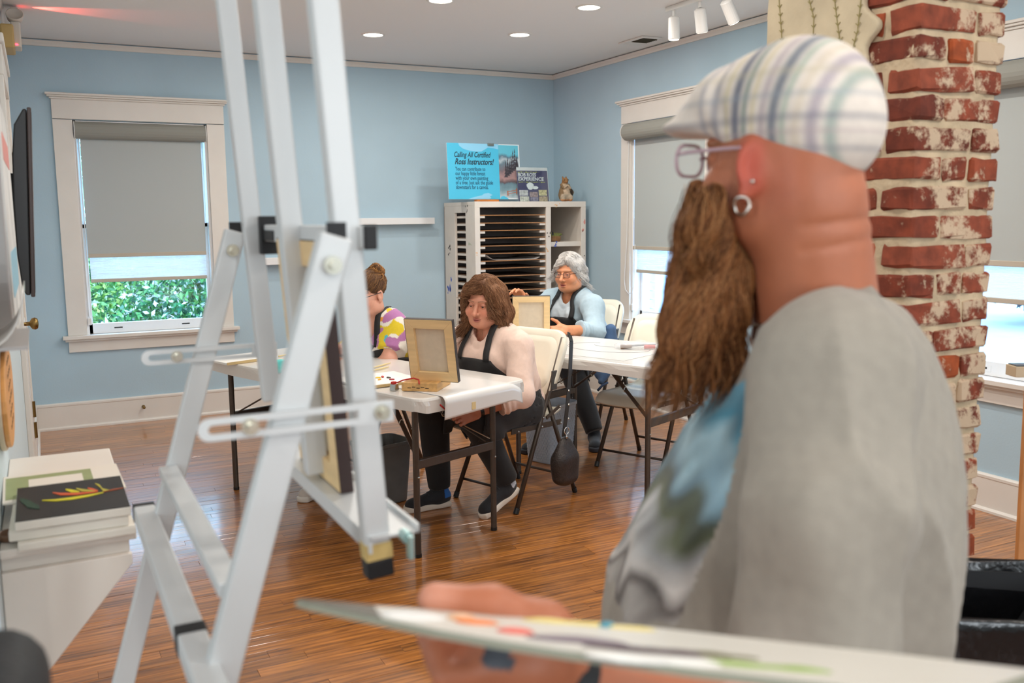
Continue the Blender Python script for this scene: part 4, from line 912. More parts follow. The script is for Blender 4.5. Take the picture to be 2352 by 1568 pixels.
MB().prism([(.27*math.cos(a)*1.0, (.125 if math.sin(a) < 0 else .12)*math.sin(a)) for a in np.linspace(0, 6.283, 29)[:-1]], (.001, 0, 0), (0, 1, 0), (0, 0, 1), (1, 0, 0), .012).build('plaque_back', mat('plaque_pale', (214, 196, 170), .6), t, bevel=.003)
MB().prism([(.262*math.cos(a)*1.0, (.118 if math.sin(a) < 0 else .114)*math.sin(a)) for a in np.linspace(0, 6.283, 29)[:-1]], (.0125, 0, 0), (0, 1, 0), (0, 0, 1), (1, 0, 0), .011).build('plaque_face', mat('orange_pine', (224, 160, 92), .5, var=(6, .12, (1, 1, 6))), t, bevel=.003)
mb = MB()
for k in range(6):
    for j in range(7): mb.bb(.0236, .0242, -.09+j*.026, -.09+j*.026+.014+.006*((j*k) % 2), .08-k*.03, .085-k*.03+.004*((j+k) % 2))
stuff(mb.build('script_marks', mat('script_brown', (110, 78, 44), .7), t))
MB().bb(XL, XL+.004, 3.05, 3.055, .86, 1.0).build('cord_cover', sashm, t) if False else None
# emergency light with two heads under the ceiling
t = rootat('emergency_light', 'white emergency light with a red indicator high in the left corner', 'emergency light', (XL, 6.2, 2.51))
bodm = mat('emergency_body', (206, 200, 190), .5); tan = mat('aged_cream', (188, 158, 100), .5)
MB().bb(.001, .07, -.16, .12, -.07, .06).build('housing', tan, t, bevel=.01); MB().bb(.055, .105, -.10, .06, -.055, .085).build('front_cover', bodm, t, bevel=.008); MB().bb(.06, .10, -.05, .03, .13, .175).build('upper_box', bodm, t, bevel=.008)
for y in (-.06,): 
    h = MB().lathe([(.018, -.02), (.040, -.012), (.046, .02), (.044, .028), (.040, .024), (.03, .01)], 20, (.08, y, .115), R=np.array([[1, 0, 0], [0, .6, -.8], [0, .8, .6]])).build('lamp_head', bodm, t, smooth=True)
    MB().tube([(.078, y, .08), (.08, y, .11)], .012, 8).build('neck', black_m, h)
MB().bb(.072, .086, -.104, -.099, -.045, -.038).build('red_indicator', mat('red_led', (255, 90, 110), .4, emit=((255, 60, 80), 6)), t)
MB().bb(.095, .103, -.045, .02, .135, .165).build('red_sign_lamp', mat('red_sign', (255, 70, 60), .4, emit=((255, 40, 40), 6)), t)
rl = bpy.data.lights.new('red_glow', 'SPOT'); rl.energy = 24; rl.color = (1, .08, .06); rl.spot_size = math.radians(40); rl.spot_blend = .5; rl.shadow_soft_size = .02
ro_ = bpy.data.objects.new('red_glow', rl); COL.objects.link(ro_); ro_.parent = t; ro_.location = (.110, -.01, .148); ro_.rotation_mode = 'QUATERNION'; ro_.rotation_quaternion = Vector((1, .0, .10)).to_track_quat('-Z', 'Y')
# dark padded stool near the camera, lower left
sp_ = at_d(.72, -100, 1575)
t = rootat('padded_stool', 'black padded stool top out of focus at the lower left corner', 'stool', (sp_[0]-.06, sp_[1]-.02, 0))
hz = sp_[2]
padm = mat('black_vinyl', (34, 34, 36), .55, var=(30, .3), bump=(200, .3))
sdf_obj('seat_pad', lambda P: rbx(P, (0, 0, hz-.045), (.125, .115, .06), .04), (-.16, -.16, hz-.14), (.16, .16, hz+.05), .01, padm, t)
MB().bb(-.10, .10, -.09, .09, hz-.125, hz-.105).build('seat_base', black_m, t)
for sx in (-1, 1):
    for sy in (-1, 1): MB().tube([(sx*.08, sy*.07, hz-.12), (sx*.11, sy*.10, .005)], .012, 10).build('leg', black_m, t, smooth=True)
# ---------------------------------------------------------------- folding tables
legm = mat('table_leg_brown', (84, 74, 66), .38, metal=.6, var=(40, .1)); plast = mat('table_plastic', (226, 220, 208), .45); coverm = mat('plastic_cover', (222, 218, 212), .28, coat=.4, bump=(7, .25))
rivet = mat('rivet', (200, 196, 186), .3, 1.0)
def table(name, label, mid, ang, L, W, lv, lu0, lu1, lcover):
    """mid: middle of the near short edge; local x across, y along the length"""
    t = rootat(name, label, 'table', (mid[0], mid[1], 0), ang, group='folding tables')
    mb = MB(); mb.prism([(p[0], p[1]+L/2) for p in rrect(W, L, .05)], (0, 0, .680), (1, 0, 0), (0, 1, 0), (0, 0, 1), .040); mb.build('tabletop', plast, t, bevel=.006)
    for v in (-1, 1): MB().bb(v*lv-.012, v*lv+.012, .06, L-.06, .655, .682).build('side_rail', legm, t)
    for u, s in ((lu0, 1), (lu1, -1)):
        for v in (-1, 1):
            l = MB().tube([(v*lv, u, .67), (v*lv, u, .012)], .0145, 12).build('leg', legm, t, smooth=False)
            MB().tube([(v*lv, u, .016), (v*lv, u, 0.001)], .0158, 12).build('leg_cap', black_m, l)
            MB().lathe([(.005, 0), (.004, .003), (.001, .004)], 8, (v*lv, u-s*.0145, .36), R=np.array([[1, 0, 0], [0, 0, -s], [0, s, 0]])).build('rivet', rivet, l)
        MB().bb(-lv, lv, u-.012, u+.012, .395, .435).build('crossbar', legm, t, bevel=.003)
        for v in (-1, 1):
            b = MB().beam((v*lv*.9, u+s*.01, .43), (v*lv*.55, u+s*.22, .55), .022, .006).beam((v*lv*.55, u+s*.22, .55), (v*lv*.25, u+s*.42, .678), .026, .006).build('folding_brace', legm, t, bevel=.001)
            MB().tube([(v*lv*.55+.012*math.cos(a), u+s*.22, .55+.014*math.sin(a)) for a in np.linspace(0, 6.283, 11)[:-1]], .0025, 6, closed=True).build('locking_ring', rivet, b, smooth=True)
        MB().tube([(lv*.55, u+s*.22, .54), (lv*.97, u, .44)], .004, 6).build('brace_rod', rivet, t)
    # cover: thin sheet over the top, with a short skirt
    c = rootat(name.replace('folding_table', 'table_cover'), lcover, 'table cover', (mid[0], mid[1], 0), ang, group='white plastic table covers')
    poly = np.array([(p[0], p[1]+L/2) for p in rrect(W+.012, L+.012, .055, 7)]); n = len(poly); mb = MB(); cen = np.array([0, L/2])
    dens = []
    for i in range(n):
        q = poly[(i+1) % n]; k = max(1, int(np.linalg.norm(q-poly[i])/.06)); dens += [poly[i]+(q-poly[i])*j/k for j in range(k)]
    poly = np.array(dens); n = len(poly); g = np.random.RandomState(int(abs(mid[0])*100)); ph = g.rand()*6
    rings = []
    for off, z in ((-.05, .7305), (-.012, .7305), (-.004, .728), (0, .720), (.001, .700), (.0, .678)):
        nn = poly-cen; nn = nn/np.linalg.norm(nn, axis=1)[:, None]; wv = .0035*np.sin(np.arange(n)*1.3+ph) if z < .71 else 0
        zz = z-(.012*np.abs(np.sin(np.arange(n)*.21+ph)) if z < .69 else 0)
        pp = poly+nn*np.reshape(off+wv, (-1, 1)) if not np.isscalar(wv) else poly+nn*off
        rings.append(np.column_stack([pp, np.full(n, z) if np.isscalar(zz) else zz]))
    vs = np.concatenate(rings); fs = [tuple(range(n))]
    for r in range(len(rings)-1): fs += [(r*n+i, r*n+(i+1) % n, (r+1)*n+(i+1) % n, (r+1)*n+i) for i in range(n)]
    mb.add(vs, fs); mb.build('cover_sheet', coverm, c, smooth=False, solid=.0015)
    return t
TA = math.radians(19.5); MID = (1.655, 3.595)
table('folding_table', 'folding table holding the wooden canvas block, left of centre', MID, TA, 1.77, .64, .236, .137, 1.66, 'glossy white plastic cover on the table of the pink-sweater woman')
TB = math.radians(22.3); vB, uB = np.array([math.cos(TB), math.sin(TB)]), np.array([-math.sin(TB), math.cos(TB)])
MIDB = vB*4.225+uB*2.36
table('folding_table', 'short folding table in front of the white-haired woman', MIDB, TB, 1.16, .75, .27, .13, 1.0, 'glossy white plastic cover on the table of the white-haired woman')
def TL(x, y, z): p = np.array(MID)+x*np.array([math.cos(TA), math.sin(TA)])+y*np.array([-math.sin(TA), math.cos(TA)]); return np.array([p[0], p[1], z])
def TR(x, y, z): p = MIDB+x*vB+y*uB; return np.array([p[0], p[1], z])
# white paper sheet draped over the near edge
paperm = mat('paper_glossy', (226, 223, 219), .32, coat=.25)
t = rootat('paper_sheet', 'white paper sheet hanging over the near end of the left table', 'paper', tuple(TL(.02, 0, .7325)), TA)
def drape(u, v):
    x = -.24+.47*u+.0*v; s = v                               # v: 0 far on table, 1 hanging end
    D = .62+.02; fl = .45
    hang = .095-.035*u
    if s < .7: y = fl*(1-s/.7)-.012; z = .0005+.0006*math.sin(u*9)
    else:
        a = (s-.7)/.3
        if a < .35: th = a/.35*math.pi/2; y = -.012-.028*math.sin(th); z = -.028*(1-math.cos(th))
        else: b = (a-.35)/.65; y = -.040+.006*b-.01*u*b; z = -.028-hang*b*.75
    if u > .86: z -= (u-.86)**1.5*.5
    return (x, y, z)
MB().grid(drape, 28, 34).build('sheet', paperm, t, smooth=True, solid=.0008)
MB().box((-.075, -.040, -.062), (.022, .003, .032)).build('tape_strip', mat('tape_tan', (222, 196, 140), .5), t)
t = rootat('paper_sheet', 'flat white paper on the right table with a pencil curve', 'paper', tuple(TR(0, .62, .7318)), TB)
MB().bb(-.30, .34, -.36, .44, 0, .0012).build('sheet', paperm, t)
mb = MB(); pts = [np.array((.05+.16*math.cos(a), -.02+.26*math.sin(a), .0016)) for a in np.linspace(.6, 5.2, 24)]; mb.tube(pts, .0011, 4); mb.tube([np.array((.12+.05*math.cos(a), .02+.1*math.sin(a), .0016)) for a in np.linspace(2, 4.2, 9)], .001, 4); mb.build('pencil_curve', mat('pencil', (120, 120, 122), .6), t)
# ---------------------------------------------------------------- folding chairs
shell = mat('chair_shell', (226, 220, 202), .42, var=(6, .03), bump=(260, .08))
def chair(name, label, loc, rz):
    t = rootat(name, label, 'chair', (loc[0], loc[1], 0), rz, group='folding chairs')
    HW = .215
    def fp(z): return .40*min(z, .86)/.86
    for s in (-1, 1):
        y0, y1 = s*HW, s*(HW-.012)
        l = MB().tube([(0, y0, .012), (fp(.45), y1, .45), (fp(.60)+.003, y1, .60), (fp(.86)-.004, s*.195, .845)], .0125, 10).build('front_leg', legm, t, smooth=True)
        MB().tube([(-.004, y0, .002), (.008, y0, .028)], .0145, 10).build('leg_cap', black_m, l)
        r = MB().tube([(.478, s*.205, .010), (.36, s*.200, .30), (.265, s*.195, .545)], .0120, 10).build('rear_leg', legm, t, smooth=True)
        MB().tube([(.482, s*.205, .002), (.472, s*.205, .028)], .0138, 10).build('leg_cap', black_m, r)
        MB().beam((-.01, s*.197, .418), (.375, s*.197, .405), .006, .028).build('seat_bracket', legm, t, bevel=.001)
        MB().beam((.235, s*(HW+.001), .45), (.345, s*.212, .375+.12), .005, .018).build('linkage', legm, t)
        mb = MB()
        for p in ((.02, .417), (.20, .411), (.35, .406), (.21, .455), (.345, .49), (.385, .24)): mb.lathe([(.006, 0), (.005, .003), (.001, .0045)], 8, (p[0], s*(HW+.002), p[1]), R=np.array([[1, 0, 0], [0, 0, s], [0, -s, 0]]))
        mb.build('rivets', rivet, t); t.children[-1]['kind'] = 'stuff'
        mb = MB(); mb.prism([(-.02, .0), (.022, 0), (.03, .10), (-.012, .10)], (fp(.60)+.005, s*(HW+.008)-.006, .590), (1, 0, 0), (0, 0, 1), (0, 1, 0), .012); mb.build('back_bracket', mat('dark_bracket', (70, 68, 66), .5), t, bevel=.004)
    MB().tube([(.045, -.213, .095), (.045, .213, .095)], .0075, 8).build('front_stretcher', legm, t, smooth=True)
    MB().tube([(.44, -.204, .10), (.44, .204, .10)], .0075, 8).build('rear_stretcher', legm, t, smooth=True)
    # moulded seat: dished, front lip curling down
    def st(u, v):
        x = -.075+.475*u; w = .192*(1-.10*u) if u > .12 else .192*(.93+.6*u*.97)
        y = (v-.5)*2*w
        z = .438+.012*(u-.5)**2*2+.010*abs(2*v-1)**3
        if u < .2: z -= ((.2-u)/.2)**2*.045
        if u > .85: z += ((u-.85)/.15)**2*.016
        return (x, y, z)
    s0 = MB().grid(st, 22, 14).build('seat', shell, t, smooth=True, solid=.016); s0.modifiers[0].offset = -1 if False else 0
    # backrest: rounded panel wrapping the tubes
    def bkp(u, v, off=0., sc=1.):
        # u across -1..1, v 0..1 up
        z = .545+.335*v; y = u*.232; c = 1-abs(u)
        x = fp(z)+.012-.030*(1-u*u)*-.6+off
        return x, y, z
    def bouter(n=40):
        pts = []
        pr = rrect(.464, .335, .085, 7)
        return [(p[0], p[1]+.1675) for p in pr]
    def slab(scale, x_off, th, name, m, rad):
        pr = [(p[0]*scale[0], .1675+p[1]*scale[1]) for p in rrect(.464, .335, rad, 8)]
        bm = bmesh.new(); n = len(pr); mb = MB(); rings = []
        for k, (sc, dx) in enumerate(((.985, 0), (1, .006), (1, th-.006), (.985, th))):
            ring = []
            for (y, z) in pr:
                yy = y*sc; zz = .1675+(z-.1675)*sc; Z = .545+zz; ring.append((fp(Z)-.014+x_off+dx+.020*(1-(yy/.232)**2), yy, Z))
            rings.append(ring)
        mid = [[(fp(.545+.1675)+x_off-.014+.020+.0, 0, .545+.1675)], None, None, [(fp(.545+.1675)+x_off-.014+.020+th, 0, .545+.1675)]]
        vs = [p for r in rings for p in r]; fs = []
        for r in range(3): fs += [(r*n+i, r*n+(i+1) % n, (r+1)*n+(i+1) % n, (r+1)*n+i) for i in range(n)]
        half = n//2
        # fill front/back with strips across so that the curve of the panel is kept
        for r, rev in ((0, True), (3, False)):
            base = len(vs); yy = np.linspace(-1, 1, 13)
            lo_i = sorted(range(n), key=lambda i: pr[i][0])
            # inner rings towards the middle
            prev = list(range(r*n, r*n+n))
            for f_ in (.75, .5, .25):
                cur = []
                for (y, z) in pr:
                    y2 = y*f_; z2 = .1675+(z-.1675)*f_; Z = .545+z2; vs.append((fp(Z)-.014+x_off+(0 if r == 0 else th)+.020*(1-(y2/.232)**2), y2, Z)); cur.append(len(vs)-1)
                fs += [(prev[i], prev[(i+1) % n], cur[(i+1) % n], cur[i]) for i in range(n)]; prev = cur
            fs.append(tuple(prev))
        mb.add(vs, fs); return mb.build(name, m, t, smooth=True)
    bk_ = slab((1, 1), 0, .034, 'backrest', shell, .10)
    o = slab((.80, .80), -.0025, .030, 'backrest_inset', shell, .09); o.parent = bk_
    o = slab((.86, .86), .0095, .026, 'backrest_rear_panel', shell, .10); o.parent = bk_
    return t
CA = math.radians(20.5)
c1 = chair('folding_chair', 'white folding chair under the woman in the pink sweater', (1.958, 4.164), CA)
copy_tree(c1, 'empty white folding chair beside the right table, partly behind the beard', (2.95, 4.325, 0), math.radians(25))
copy_tree(c1, 'white folding chair under the white-haired woman', (3.20, 5.42, 0), math.radians(30))
copy_tree(c1, 'white folding chair under the woman in the tie-dye shirt', (1.45, 5.08, 0), CA)
# ---------------------------------------------------------------- bins and bags on the floor
def bin_(name, label, c, rz, w, d, h, m, woven=False):
    t = rootat(name, label, 'waste bin', (c[0], c[1], 0), rz, group='small waste bins')
    mb = MB(); rings = []
    for sc, z in ((.80, .002), (.82, .008), (.99, h-.02), (1.03, h-.016), (1.03, h), (.99, h), (.96, h-.03), (.80, .02), (.3, .014)):
        rings.append([(p[0]*sc, p[1]*sc, z) for p in rrect(w, d, .045, 6)])
    n = len(rings[0]); mb.add([p for r in rings for p in r], [tuple(range(n))]+[(r*n+i, r*n+(i+1) % n, (r+1)*n+(i+1) % n, (r+1)*n+i) for r in range(len(rings)-1) for i in range(n)]+[tuple((len(rings)-1)*n+i for i in range(n))])
    mb.build('bin_body', m, t, smooth=False)
    if woven:
        mb = MB(); base = np.array(rrect(w, d, .045, 6)); per = np.linalg.norm(np.roll(base, -1, 0)-base, axis=1); cum = np.concatenate([[0], np.cumsum(per)]); Lp = cum[-1]
        K_ = int(Lp/.022)
        for r in range(int((h-.05)/.016)):
            z = .02+r*.016; sc = .82+.17*z/h
            for k in range(K_):
                s = ((k+.5*(r % 2))/K_*Lp) % Lp; i = np.searchsorted(cum, s, 'right')-1; a = (s-cum[i])/per[i]; p = base[i]+(base[(i+1) % n]-base[i])*a; tg = base[(i+1) % n]-base[i]; an = math.atan2(tg[1], tg[0])
                mb.box((p[0]*sc, p[1]*sc, z), (.017, .006, .010), rotz(an))
        w_ = mb.build('woven_relief', m, t); stuff(w_)
    return t
bin_('waste_bin', 'dark grey waste bin under the left table', (1.52, 4.50), math.radians(15), .27, .22, .325, mat('bin_dark_grey', (112, 112, 110), .6, var=(14, .12)))
bin_('waste_bin', 'light grey woven waste bin behind the black handbag', (2.70, 4.80), math.radians(22), .27, .24, .36, mat('bin_light_grey', (170, 178, 188), .5, var=(10, .08)), True)
# black-lined trash can at the right
tc0 = (1.78, 1.20); t = rootat('trash_can', 'large trash can with shiny black liner bag at the lower right', 'trash can', (tc0[0], tc0[1], 0), math.radians(-35))
TW, TDp, THh = .42, .32, .665
mb = MB(); rings = [[(p[0]*s_, p[1]*s_, z) for p in rrect(TW, TDp, .08, 8)] for s_, z in ((.78, .002), (.80, .02), (.96, THh-.03), (.98, THh-.01), (.94, THh-.01), (.76, .03))]
n = len(rings[0]); mb.add([p for r in rings for p in r], [tuple(range(n))]+[(r*n+i, r*n+(i+1) % n, (r+1)*n+(i+1) % n, (r+1)*n+i) for r in range(5) for i in range(n)]+[tuple(5*n+i for i in range(n))]); mb.build('can_body', mat('can_dark', (40, 40, 42), .5), t)
bagm = mat('liner_black', (16, 16, 18), .2, spec=.6, bump=(22, 1.0))
def liner():
    prof = [(1.0, .30), (1.015, .42), (1.02, .52), (1.03, .60), (1.035, .645), (1.03, THh+.006), (1.0, THh+.014), (.965, THh+.006), (.93, .61), (.90, .52), (.86, .40), (.80, .28), (.5, .22), (.1, .21)]
    base = np.array(rrect(TW, TDp, .08, 14)); n = len(base); g = np.random.RandomState(4); mb = MB(); vs = []
    for k, (s_, z) in enumerate(prof):
        for i in range(n):
            a = 2*math.pi*i/n; ins = k > 6; w = (.034 if ins else .012)*(math.sin(a*11+k*.7)*.5+math.sin(a*23+k*1.9)*.35+math.sin(a*37-k)*.25)*(1 if 0 < k else .5)
            if 4 <= k <= 6: w *= .25
            zz = z+(.010*math.sin(a*5+1)+.006*math.sin(a*13) if k == 0 else 0)-(.012*math.sin(a*3+.5) if 5 <= k <= 6 else 0)*.3
            vs.append((base[i][0]*(s_+w*2), base[i][1]*(s_+w*2.4), zz+(w*.6 if ins else 0)))
    fs = [(r*n+i, r*n+(i+1) % n, (r+1)*n+(i+1) % n, (r+1)*n+i) for r in range(len(prof)-1) for i in range(n)]+[tuple((len(prof)-1)*n+i for i in range(n))]
    mb.add(vs, fs); return mb
liner().build('liner_bag', bagm, t, smooth=True, solid=.001)
# handbag hanging from the chair back
hb0 = np.array([2.262, 3.872, .36]); t = rootat('handbag', 'black textured handbag hanging from the near chair by its long strap', 'bag', tuple(hb0), CA)
leath = mat('bag_leather', (44, 34, 30), .5, var=(60, .5), bump=(140, .8)); lsm = mat('strap_leather', (44, 42, 40), .45)
sdf_obj('bag_body', lambda P: smin(el(P, (0, .0, -.10), (.075, .042, .125)), rbx(P, (0, 0, -.13), (.072, .036, .075), .03), .04)-.006*wob(P, 3, 40), (-.12, -.08, -.27), (.12, .08, .07), .009, leath, t)
sp = [(-.01, -.0, .03), (.005, -.012, .18), (.025, -.014, .36), (.045, -.006, .50), (.052, .008, .528), (.066, .034, .530)]
mb = MB()
for i in range(len(sp)-1): mb.beam(sp[i], sp[i+1], .004 if False else .026, .004, up=(0, 1, .05))
mb.build('strap', lsm, t)
mb = MB(); mb.tube([(-.003+.018*math.cos(a), -.014, .06+.018*math.sin(a)) for a in np.linspace(0, 6.283, 13)[:-1]], .003, 6, closed=True); mb.box((-.003, -.014, .03), (.012, .006, .02)); mb.build('buckle', steel, t, smooth=True)
mb = MB()
for zz in (.12, .19, .26): mb.lathe([(.005, 0), (.003, .003)], 8, (.008+.02*(zz-.12), -.017, zz), R=np.array([[1, 0, 0], [0, 0, -1], [0, 1, 0]]))
mb.build('strap_studs', rivet, t); stuff(t.children[-1])
# ---------------------------------------------------------------- things on the tables
blk = (1.475, 3.725); ba = math.radians(-40)
t = rootat('wooden_block', 'pine block propping up the small canvas on the left table', 'block', (blk[0], blk[1], .734), ba)
MB().bb(-.08, .08, -.10, .10, 0, .036).build('block_body', mat('pine_block', (214, 166, 104), .55, var=(5, .28, (9, 1, 9))), t, bevel=.002)
mb = MB()
for p, q in (((-.0805, -.03), (.004, .02)), ((-.0805, .05), (.004, .018))): mb.bb(p[0]-.0003, p[0]+.0003, p[1], p[1]+q[1]*.4, .006, .032)
for k in range(9): mb.box((-.03+.011*k, .02+.02*math.sin(k*1.9), .0362), (.03, .0022, .0006), rotz(k*.9))
for k in range(5): mb.box((-.045+.02*k, -.1003, .014+.004*(k % 2)), (.016, .0006, .003))
mb.build('ink_marks', mat('ink_dark', (60, 44, 30), .7), t)
redw = mat('red_cord', (190, 26, 22), .4)
t = rootat('paint_brush', 'red-handled paint brush tip running from block to the hand', 'brush', (1.46, 3.68, .77))
def rel(p): return np.array(p)-np.array((1.46, 3.68, .77))
def towards(px, py, z): return at_z(z, px, py)
pts = [at_z(.748, 897, 885), at_z(.772, 925, 873), at_z(.785, 950, 868), at_z(.776, 962, 872), at_z(.775, 963, 881)]
MB().tube([rel(p) for p in pts], .0032, 7).build('cord_loop', redw, t, smooth=True)
pts = [at_d(4.02, 955, 884), at_d(3.95, 985, 905), at_d(3.86, 1012, 930), at_d(3.90, 1028, 945)]
MB().tube([rel(p) for p in pts], .0033, 7).build('cord_tail', redw, t, smooth=True)
tag(t, 'thin red cord looping out of the pine block toward the clip', 'cord'); t.name = 'red_cord'
cl = at_z(.733, 906, 896); t = rootat('binder_clip', 'small silver clip with a red tip beside the pine block', 'clip', (cl[0], cl[1], .7325), .6)
MB().prism([(-.018, 0), (.018, 0), (.012, .03), (-.012, .03)], (0, -.014, 0), (1, 0, 0), (0, 0, 1), (0, 1, 0), .028).build('clip_body', steel, t, bevel=.003); MB().box((-.004, 0, .034), (.02, .02, .012)).build('red_tip', redw, t, bevel=.003)
# small canvas on the block
xd = np.array((.153, -.178, 0)); xd /= np.linalg.norm(xd); nb = np.array((-xd[1], xd[0], 0.)); nb = nb if nb @ np.array((-.7, -.7, 0)) > 0 else -nb
th_ = math.radians(11); zd = np.array((0, 0, 1.))*math.cos(th_)+nb*math.sin(th_); yb = nb*math.cos(th_)-np.array((0, 0, 1.))*math.sin(th_)
if np.dot(np.cross(xd, yb), zd) < 0: xd = -xd
cb_ = (at_z(.772, 948, 868)+at_z(.772, 1058, 875))/2
stretched_canvas('stretched_canvas', 'small canvas seen from the back on the pine block, left table', .228, .278, frame_m(cb_+np.array([0, 0, .0]), xd, yb, zd), bar=.040, edge=mat('canvas_grey_edge', (66, 58, 56), .7))
x2 = np.array((.89, -.456, 0)); y2 = np.array((-.456, -.89, 0.)); th_ = math.radians(7)
z2 = np.array((0, 0, 1.))*math.cos(th_)+y2*math.sin(th_); y2 = y2*math.cos(th_)-np.array((0, 0, 1.))*math.sin(th_)
if np.dot(np.cross(x2, y2), z2) < 0: x2 = -x2
pB = at_d(5.55, 1220, 682); 
stretched_canvas('stretched_canvas', 'small canvas seen from the back before the white-haired woman', .225, .268, frame_m((pB[0]-z2[0]*.268, pB[1]-z2[1]*.268, .7345), x2, y2, z2), bar=.036, edge=mat('canvas_grey_edge', (66, 58, 56), .7))
# paint pots, brushes, palette paper on the left table
cp = at_z(.733, 641, 856); t = rootat('teal_sponge', 'teal sponge block on the far end of the left table', 'sponge', (cp[0], cp[1], .7325), .4)
sdf_obj('sponge_body', lambda P: rbx(P, (0, 0, .032), (.035, .024, .032), .008)-.0012*wob(P, 1, 200), (-.05, -.04, -.004), (.05, .04, .075), .006, mat('sponge_teal', (96, 190, 186), .8), t)
pp_ = at_z(.733, 555, 826); t = rootat('white_palette_pad', 'white paper palette pad on the far left corner of the left table', 'palette pad', (pp_[0], pp_[1], .7325), .35)
MB().bb(-.15, .13, -.11, .12, 0, .012).build('pad', mat('pad_white', (240, 238, 232), .5), t, bevel=.002); MB().bb(-.15, .13, -.114, -.11, .0, .014).build('pad_binding', mat('pad_tan', (196, 170, 120), .6), t)
pp_ = TL(-.13, .45, .7345); t = rootat('white_palette_pad', 'white palette pad with colour dabs left of the pine block', 'palette pad', tuple(pp_), TA-.2)
MB().bb(-.20, .12, -.14, .16, 0, .010).build('pad', mat('pad_white', (240, 238, 232), .5), t, bevel=.002); MB().bb(-.20, .12, -.143, -.137, 0, .012).build('pad_binding', mat('pad_tan', (196, 170, 120), .6), t)
for i, (px, py, c) in enumerate(((868, 868, (236, 190, 40)), (872, 872, (240, 170, 40)), (879, 866, (200, 60, 60)), (893, 868, (90, 80, 74)), (900, 872, (170, 50, 60)))):
    p = at_z(.745, px, py); d = rootat('paint_dab', ('small yellow', 'orange-yellow', 'small red', 'grey-brown', 'dark red')[i]+' paint dab on the palette pad by the pine block', 'paint dab', (p[0], p[1], .7445), i*.7)
    sdf_obj('dab', lambda P: el(P, (0, 0, .003), (.014, .006, .004))-.001*wob(P, i, 200), (-.02, -.012, -.003), (.02, .012, .01), .002, mat('dab%d' % i, c, .35), d)
for i, (a_, b_) in enumerate((((853, 845), (897, 833)), ((850, 852), (893, 842)))):
    p, q = at_z(.738, *a_), at_z(.738, *b_); d = rootat('wooden_brush', ('longer pale wooden brush lying on the left table', 'thin pale wooden brush lying nearer on the left table')[i], 'brush', tuple(p))
    MB().tube([(0, 0, 0), (q-p)*.7, (q-p)], [.003, .004, .0025], 8).build('handle', mat('brush_wood', (226, 206, 150), .5), d, smooth=True); MB().tube([(0, 0, 0), -(q-p)*.12], [.0035, .005], 8).build('bristles', cvw, d)
for i, (a_, b_) in enumerate((((640, 818), (676, 810)),)):
    p, q = at_z(.738, *a_), at_z(.738, *b_); d = rootat('wooden_brush', 'pale wooden brush at the far end of the left table', 'brush', tuple(p))
    MB().tube([(0, 0, 0), (q-p)], [.004, .003], 8).build('handle', mat('brush_wood', (226, 206, 150), .5), d, smooth=True)
# clear bag of brushes on the right table
bp_ = at_z(.7335, 1466, 800); t = rootat('plastic_bag', 'clear plastic bag with tubes and brushes on the right table', 'bag', tuple(bp_), TB-.9)
clearm = mat('clear_film', (236, 238, 240), .12, alpha=.32)
sdf_obj('film', lambda P: np.maximum(el(P, (0, 0, .018), (.13, .075, .024))-.006*wob(P, 3, 60), -P[:, 2]), (-.17, -.11, -.006), (.17, .11, .06), .007, clearm, t)
MB().tube([(-.09, -.01, .012), (.10, .02, .02)], .004, 8).build('brush', mat('brush_grey', (90, 90, 100), .4), t); MB().tube([(-.10, -.03, .014), (-.04, -.02, .014)], [.013, .010], 10).build('paint_tube', mat('tube_brown', (126, 96, 74), .5), t); MB().tube([(.03, -.035, .014), (.09, -.03, .014)], [.012, .010], 10).build('red_tube', mat('tube_red', (214, 96, 84), .5), t); MB().tube([(-.06, .02, .012), (.05, .04, .016)], .006, 8).build('grey_tool', mat('tool_grey', (150, 154, 158), .4), t)
# wooden easel at the right edge
we = at_d(3.0, 2345, 1310); t = rootat('wooden_easel', 'orange wooden easel mostly outside the right edge of the frame', 'easel', (2.55, 1.35, 0))
owood = mat('easel_wood', (198, 132, 74), .5, var=(5, .18, (8, 8, 1)))
l0 = at_d(2.95, 2332, 1310); l1 = at_d(3.0, 2356, 880); dl = (l1-l0)/(l1[2]-l0[2]); lo_ = np.array(t.location)
foot = l0-dl*l0[2]; topp = foot+dl*1.75
rr_ = np.array([.454*-1+.891*1.0, -.454, 0]); rr_ = R0
MB().beam(foot-lo_+np.array([0, 0, .003])+R0*.02, topp-lo_+R0*.02, .04, .022, up=tuple(DEPV)).build('left_leg', owood, t, bevel=.003)
MB().beam(foot-lo_+R0*.55+np.array([0, 0, .003]), topp-lo_+R0*.42, .04, .022, up=tuple(DEPV)).build('right_leg', owood, t, bevel=.003)
MB().beam(foot-lo_+R0*.28-DEPV*-.5+np.array([0, 0, .003]), topp-lo_+R0*.22+DEPV*.02, .04, .022, up=tuple(DEPV)).build('rear_leg', owood, t, bevel=.003)
q0 = at_d(2.9, 2321, 851)
tr = MB().beam(q0-lo_, q0-lo_+R0*.6, .06, .034, up=(0, 0, 1)).build('tray', mat('tray_pale_wood', (214, 190, 158), .55, var=(6, .1)), t, bevel=.002)
MB().beam(q0-lo_+np.array([0, 0, .019])+R0*.005, q0-lo_+np.array([0, 0, .019])+R0*.25, .05, .003, up=(0, 0, 1)).build('metal_plate', mat('dark_plate', (90, 96, 100), .3, .8), tr)
c0 = at_d(2.98, 2350, 1300); MB().beam(c0-lo_, c0-lo_+R0*.45, .05, .04, up=(0, 0, 1)).build('crossbar', mat('tray_pale_wood', (214, 190, 158), .55), t, bevel=.002)
